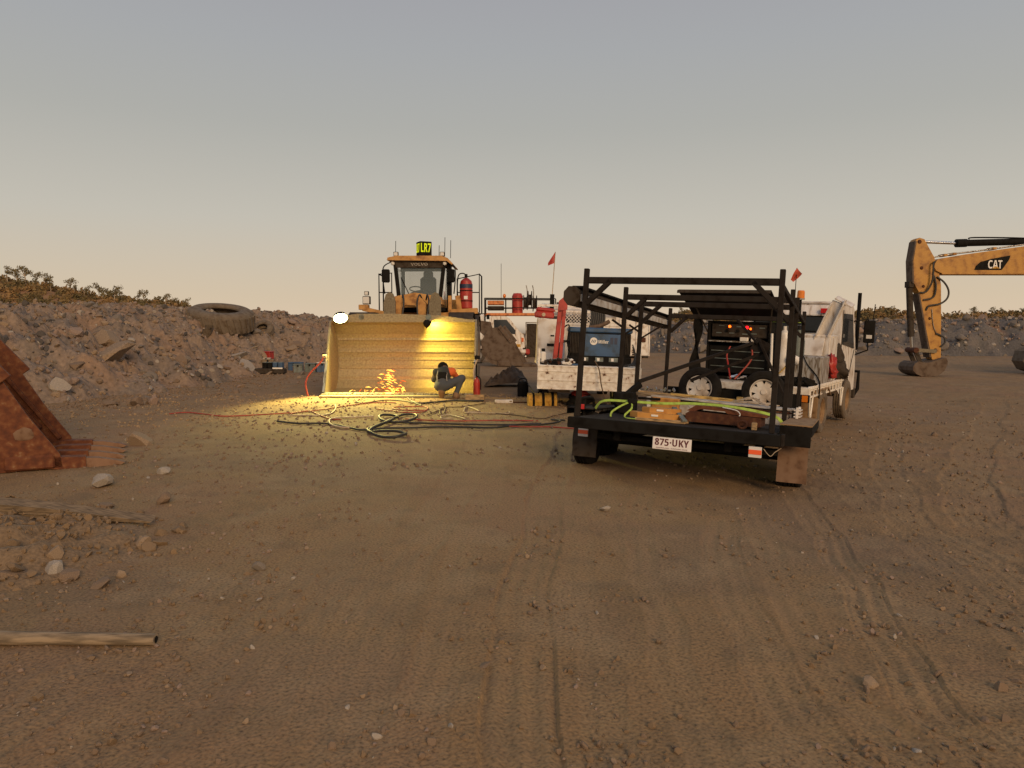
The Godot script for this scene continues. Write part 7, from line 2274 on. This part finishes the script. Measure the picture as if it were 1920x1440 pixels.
func build_yard_items() -> void:
	# striped tool bag
	var b := thing("tool_bag", "yellow and black striped tool bag beside the utility's left corner", "bag", Vector3(0.62, -0.01, -14.95), Basis(Vector3.UP, 0.1))
	var prof := [Vector2(-0.13, 0.0), Vector2(-0.15, 0.1), Vector2(-0.12, 0.22), Vector2(-0.05, 0.26), Vector2(0.05, 0.26), Vector2(0.12, 0.22), Vector2(0.15, 0.1), Vector2(0.13, 0.0)]
	var toz := Basis(Vector3.UP, PI / 2)
	var xs := [[-0.26, 0.08, 0], [-0.2, 0.04, 1], [-0.105, 0.15, 0], [-0.005, 0.05, 1], [0.09, 0.14, 0], [0.185, 0.05, 1], [0.24, 0.06, 0]]
	for q in xs:
		var s := st()
		prism(s, prof, q[1] + 0.004 * q[2], Transform3D(toz * Basis.from_scale(Vector3.ONE * (1.0 + 0.02 * q[2])), Vector3(q[0], 0.0, 0)))
		put("dark_stripe" if q[2] == 1 else "yellow_panel", s, M["black"] if q[2] == 1 else M["bag_yellow"], b)
	ptube("handle", smooth_line([Vector3(-0.1, 0.25, 0.04), Vector3(-0.06, 0.32, 0.06), Vector3(0.06, 0.32, 0.06), Vector3(0.1, 0.25, 0.04)]), 0.014, M["black"], b, 6)
	var r := thing("red_black_bag", "black bag with a red top under the utility's tailgate", "bag", Vector3(1.36, -0.05, -15.0))
	var rs := st()
	lump(rs, Vector3(0, 0.12, 0), Vector3(0.24, 0.16, 0.16), 4.0, 0.4)
	put("bag_body", rs, M["black"], r)
	var rt := st()
	lump(rt, Vector3(0.02, 0.27, 0), Vector3(0.17, 0.08, 0.13), 6.0, 0.5)
	put("red_flap", rt, M["red"], r)
	# crumpled tarpaulin
	var tp := thing("crumpled_tarpaulin", "crumpled dark brown tarpaulin heaped right of the loader bucket", "tarpaulin", Vector3(-0.15, 0.0, -20.2))
	var ts := st()
	grid(ts, 26, 20, func(u: float, v: float) -> Vector3:
		var x: float = (u - 0.5) * 1.15
		var z: float = (v - 0.5) * 0.9
		var e: float = maxf(0.0, 1.0 - pow(absf(x) / 0.58, 4.0)) * maxf(0.0, 1.0 - pow(absf(z) / 0.46, 3.0))
		var h: float = pow(e, 0.5) * (0.2 + 0.1 * sin(x * 5.0 + 1.2) + 0.12 * ss(-0.2, 0.35, x)) + e * (absf(n_fine.get_noise_2d(x * 3.5, z * 3.5)) * 0.22 + n_fine.get_noise_2d(x * 8.0, z * 8.0) * 0.09)
		return Vector3(x + n_fine.get_noise_2d(x * 8.0, z * 8.0 + 4.0) * 0.05, h + 0.01, z))
	put("sheet", ts, M["canvas"], tp)
	var bc := thing("black_drum", "small black drum standing in front of the crumpled tarpaulin", "drum", Vector3(0.25, 0.0, -17.0))
	var bs := st()
	lathe(bs, [Vector2(0, 0), Vector2(0.12, 0), Vector2(0.13, 0.03), Vector2(0.125, 0.3), Vector2(0.09, 0.34), Vector2(0, 0.34)], 16)
	put("drum_body", bs, M["black"], bc)
	ptube("handle", smooth_line([Vector3(-0.1, 0.32, 0), Vector3(-0.06, 0.4, 0), Vector3(0.06, 0.4, 0), Vector3(0.1, 0.32, 0)]), 0.01, M["black"], bc, 5)
	var lead := thing("black_lead", "black lead rising from the drum toward the tool bag", "cable")
	ptube("lead_body", smooth_line([Vector3(0.15, 0.42, -17.6), Vector3(0.34, 0.3, -17.0), Vector3(0.5, 0.12, -16.4), Vector3(0.62, 0.02, -15.9)]), 0.014, M["black_hose"], lead, 6)
	var wb := thing("wooden_tray", "shallow wooden box beside the crouching person", "box", Vector3(-0.78, 0.0, -15.75), Basis(Vector3.UP, -0.06))
	pbox("floor", Vector3(0, 0.012, 0), Vector3(0.36, 0.02, 0.22), M["timber"], wb)
	for q in [[0.0, 0.11, 0.36, 0.014], [0.0, -0.11, 0.36, 0.014]]:
		pbox("side_board", Vector3(q[0], 0.07, q[1]), Vector3(q[2], 0.13, q[3]), M["timber"], wb)
	for x in [-0.187, 0.187]:
		pbox("side_board", Vector3(x, 0.07, 0), Vector3(0.014, 0.13, 0.234), M["timber"], wb)
	var wp := thing("white_block", "white painted block lying right of the wooden box", "block", Vector3(-0.17, 0.0, -15.4), Basis(Vector3.UP, 0.05))
	pbox("block_body", Vector3(0, 0.035, 0), Vector3(0.37, 0.07, 0.1), M["white_clean"], wp)
	pbox("end_notch", Vector3(0.14, 0.04, 0.052), Vector3(0.05, 0.03, 0.01), M["old_wood"], wp)
	var sr := thing("rusty_rod", "rusty rod lying between the white block and the tool bag", "rod")
	ptube("rod_body", [Vector3(0.02, 0.02, -15.4), Vector3(0.36, 0.02, -15.35)], 0.015, M["rust_dark"], sr, 6)
	var gz := thing("gas_gauge_stand", "dark gas regulator hanging at the bucket's right edge", "regulator", Vector3(-0.8, 0.0, -16.75))
	ptube("stand", [Vector3(0, 0.0, 0), Vector3(0.0, 0.95, 0)], 0.02, M["black"], gz, 6)
	pbox("gauge", Vector3(0.02, 0.9, 0.02), Vector3(0.12, 0.08, 0.06), M["black"], gz)
	pbox("cross_handle", Vector3(0.02, 0.78, 0.02), Vector3(0.22, 0.025, 0.025), M["black"], gz)
	ptube("hose", smooth_line([Vector3(0.02, 0.86, 0.02), Vector3(-0.06, 0.6, 0.06), Vector3(-0.04, 0.3, 0.08), Vector3(-0.02, 0.02, 0.1)]), 0.018, M["tan_hose"], gz, 6)
	var lw := thing("hanging_lead", "thin brown lead hanging down the utility's tailgate", "cable")
	ptube("lead_body", smooth_line([Vector3(1.6, 0.92, -14.42), Vector3(1.68, 0.75, -14.35), Vector3(1.72, 0.45, -14.3), Vector3(1.8, 0.15, -14.2), Vector3(1.9, 0.0, -14.0)]), 0.012, M["brown_hose"], lw, 6)
	# poles in the foreground
	var p := thing("wooden_pole", "round weathered pole with a hollow end lying in the left foreground", "pole")
	var pl := smooth_line([Vector3(-3.3, 0.04, -3.52), Vector3(-2.5, 0.035, -3.47), Vector3(-2.1, 0.03, -3.47), Vector3(-1.7, 0.03, -3.46)], 4)
	ptube("shaft", pl, 0.036, M["old_wood"], p, 14, 0.027)
	var he := st()
	lathe(he, [Vector2(0.0, 0.0), Vector2(0.017, 0.0)], 14, Transform3D(Basis(Vector3(0, 0, 1), -PI / 2), Vector3(-1.698, 0.03, -3.46)))
	put("hollow_end", he, M["black"], p)
	var br := thing("pointed_timber", "split timber tapering to a point in front of the rusty bucket", "timber")
	var bsm := st()
	var tb := Basis.from_euler(Vector3(0.25, 0.14, -0.09))
	prism(bsm, [Vector2(-1.1, -0.05), Vector2(-1.1, 0.06), Vector2(-0.3, 0.062), Vector2(0.35, 0.035), Vector2(0.8, -0.01), Vector2(1.12, -0.045), Vector2(1.1, -0.055), Vector2(0.5, -0.05), Vector2(-0.4, -0.058)], 0.11, Transform3D(tb, Vector3(-3.85, 0.2, -5.45)))
	put("timber_body", bsm, M["grey_wood"], br)
	for q in [[-0.5, 0.03, 0.9], [-0.2, -0.02, 1.2], [-0.6, 0.0, 0.7]]:
		pbox("split", Vector3(-3.85, 0.2, -5.45) + tb * Vector3(q[0], q[1], 0.056), Vector3(q[2], 0.012, 0.012), M["grey_wood"], br, tb)
	for q in HOSES:
		var raw: Array = q[4]
		var line := []
		for i in range(0, raw.size(), 2):
			var lift := 0.0
			if q[0] == "coiled_black_hose":
				lift = 0.03 * (0.5 + 0.5 * sin(i * 0.9))
			line.append(Vector3(raw[i], ground_at(raw[i], raw[i + 1]) + q[3] + 0.008 + lift, raw[i + 1]))
		var h := ptube(q[0], smooth_line(line, 5), q[3], M[q[2] + "_hose"], null, 7)
		tag(h, q[1], "hose" if "hose" in q[0] else "cable")

# ------------------------------------------------------------------ scene
func sky_material() -> PanoramaSkyMaterial:
	var stops := [[-90.0, 0.1, 0.075, 0.055], [-0.5, 0.16, 0.12, 0.09], [0.0, 220, 197, 170], [2.5, 211, 193, 167], [8.0, 195, 190, 178], [14.7, 174, 174, 169], [20.0, 166, 168, 170], [24.0, 161, 162, 167], [45.0, 150, 154, 166], [90.0, 136, 143, 160]]
	var im := Image.create(512, 256, false, Image.FORMAT_RGBF)
	for y in 256:
		var el := 90.0 - (y + 0.5) / 256.0 * 180.0
		var c := Color()
		for i in stops.size() - 1:
			if el >= stops[i][0] and el <= stops[i + 1][0]:
				var t: float = (el - stops[i][0]) / (stops[i + 1][0] - stops[i][0])
				var ab := []
				for k in 2:
					var q: Array = stops[i + k]
					ab.append(Color(q[1], q[2], q[3]) if q[0] < -0.1 else Color(q[1] / 255.0, q[2] / 255.0, q[3] / 255.0).srgb_to_linear())
				c = ab[0].lerp(ab[1], t)
		for x in 512:
			im.set_pixel(x, y, c)
	var m := PanoramaSkyMaterial.new()
	m.panorama = ImageTexture.create_from_image(im)
	return m

func _ready() -> void:
	var cam := Camera3D.new()
	cam.name = "camera"
	add_child(cam)
	cam.position = Vector3(0, 1.5, 0)
	cam.rotation_degrees = Vector3(-4.094, 0, 0)
	cam.fov = rad_to_deg(2.0 * atan(720.0 / 1397.0))
	cam.near = 0.05
	cam.far = 900.0
	cam.current = true
	var env := Environment.new()
	env.background_mode = Environment.BG_SKY
	var sk := Sky.new()
	sk.sky_material = sky_material()
	env.sky = sk
	env.background_energy_multiplier = 1.0
	env.tonemap_mode = Environment.TONE_MAPPER_LINEAR
	env.tonemap_exposure = 1.0
	env.sdfgi_enabled = true
	env.ssao_enabled = true
	env.ssil_enabled = true
	var we := WorldEnvironment.new()
	we.name = "world_environment"
	we.environment = env
	add_child(we)
	var sun := DirectionalLight3D.new()
	sun.name = "afterglow"
	sun.light_color = Color(1.0, 0.84, 0.64)
	sun.light_energy = 0.7
	sun.light_angular_distance = 24.0
	sun.shadow_enabled = true
	add_child(sun)
	sun.look_at_from_position(Vector3(4, 5.0, 12), Vector3.ZERO)
	n_big.seed = 4
	n_big.frequency = 1.0
	n_big.fractal_octaves = 3
	n_fine.seed = 8
	n_fine.frequency = 1.0
	n_fine.fractal_octaves = 2
	n_ridge.seed = 15
	n_ridge.frequency = 1.0
	n_ridge.fractal_type = FastNoiseLite.FRACTAL_RIDGED
	n_ridge.fractal_octaves = 3
	n_cell.seed = 23
	n_cell.frequency = 1.0
	n_cell.noise_type = FastNoiseLite.TYPE_CELLULAR
	n_cell.cellular_return_type = FastNoiseLite.RETURN_CELL_VALUE
	n_cell.fractal_type = FastNoiseLite.FRACTAL_NONE
	make_materials()
	build_ground()
	build_rubble()
	build_hills()
	build_loader()
	work_lamp("glaring work lamp clamped on the bucket's top left corner", Vector3(-4.0, 1.8, -17.45), Vector3(-3.4, 0.0, -15.9), "lamp_face", Color(1.0, 0.92, 0.52), 50.0, 0.16, 47.0)
	work_lamp("work lamp hung inside the bucket's upper right, lighting its wall", Vector3(-1.99, 1.66, -17.62), Vector3(-1.45, 1.22, -18.0), "lamp_face_warm", Color(1.0, 0.84, 0.34), 6.4, 0.09, 76.0)
	build_fire()
	build_person()
	build_trailer()
	build_trailer_load()
	build_truck()
	build_truck_load()
	build_ute()
	build_excavator()
	dig_bucket("rusty_bucket", "rusty orange digger bucket with long teeth lying at the left edge", Vector3(-5.22, 0.0, -8.65), deg_to_rad(26.6), 1.5, M["rust"], 1.0, M["rust"])
	build_far_yard()
	build_junk()
	build_yard_items()
	build_pebbles()
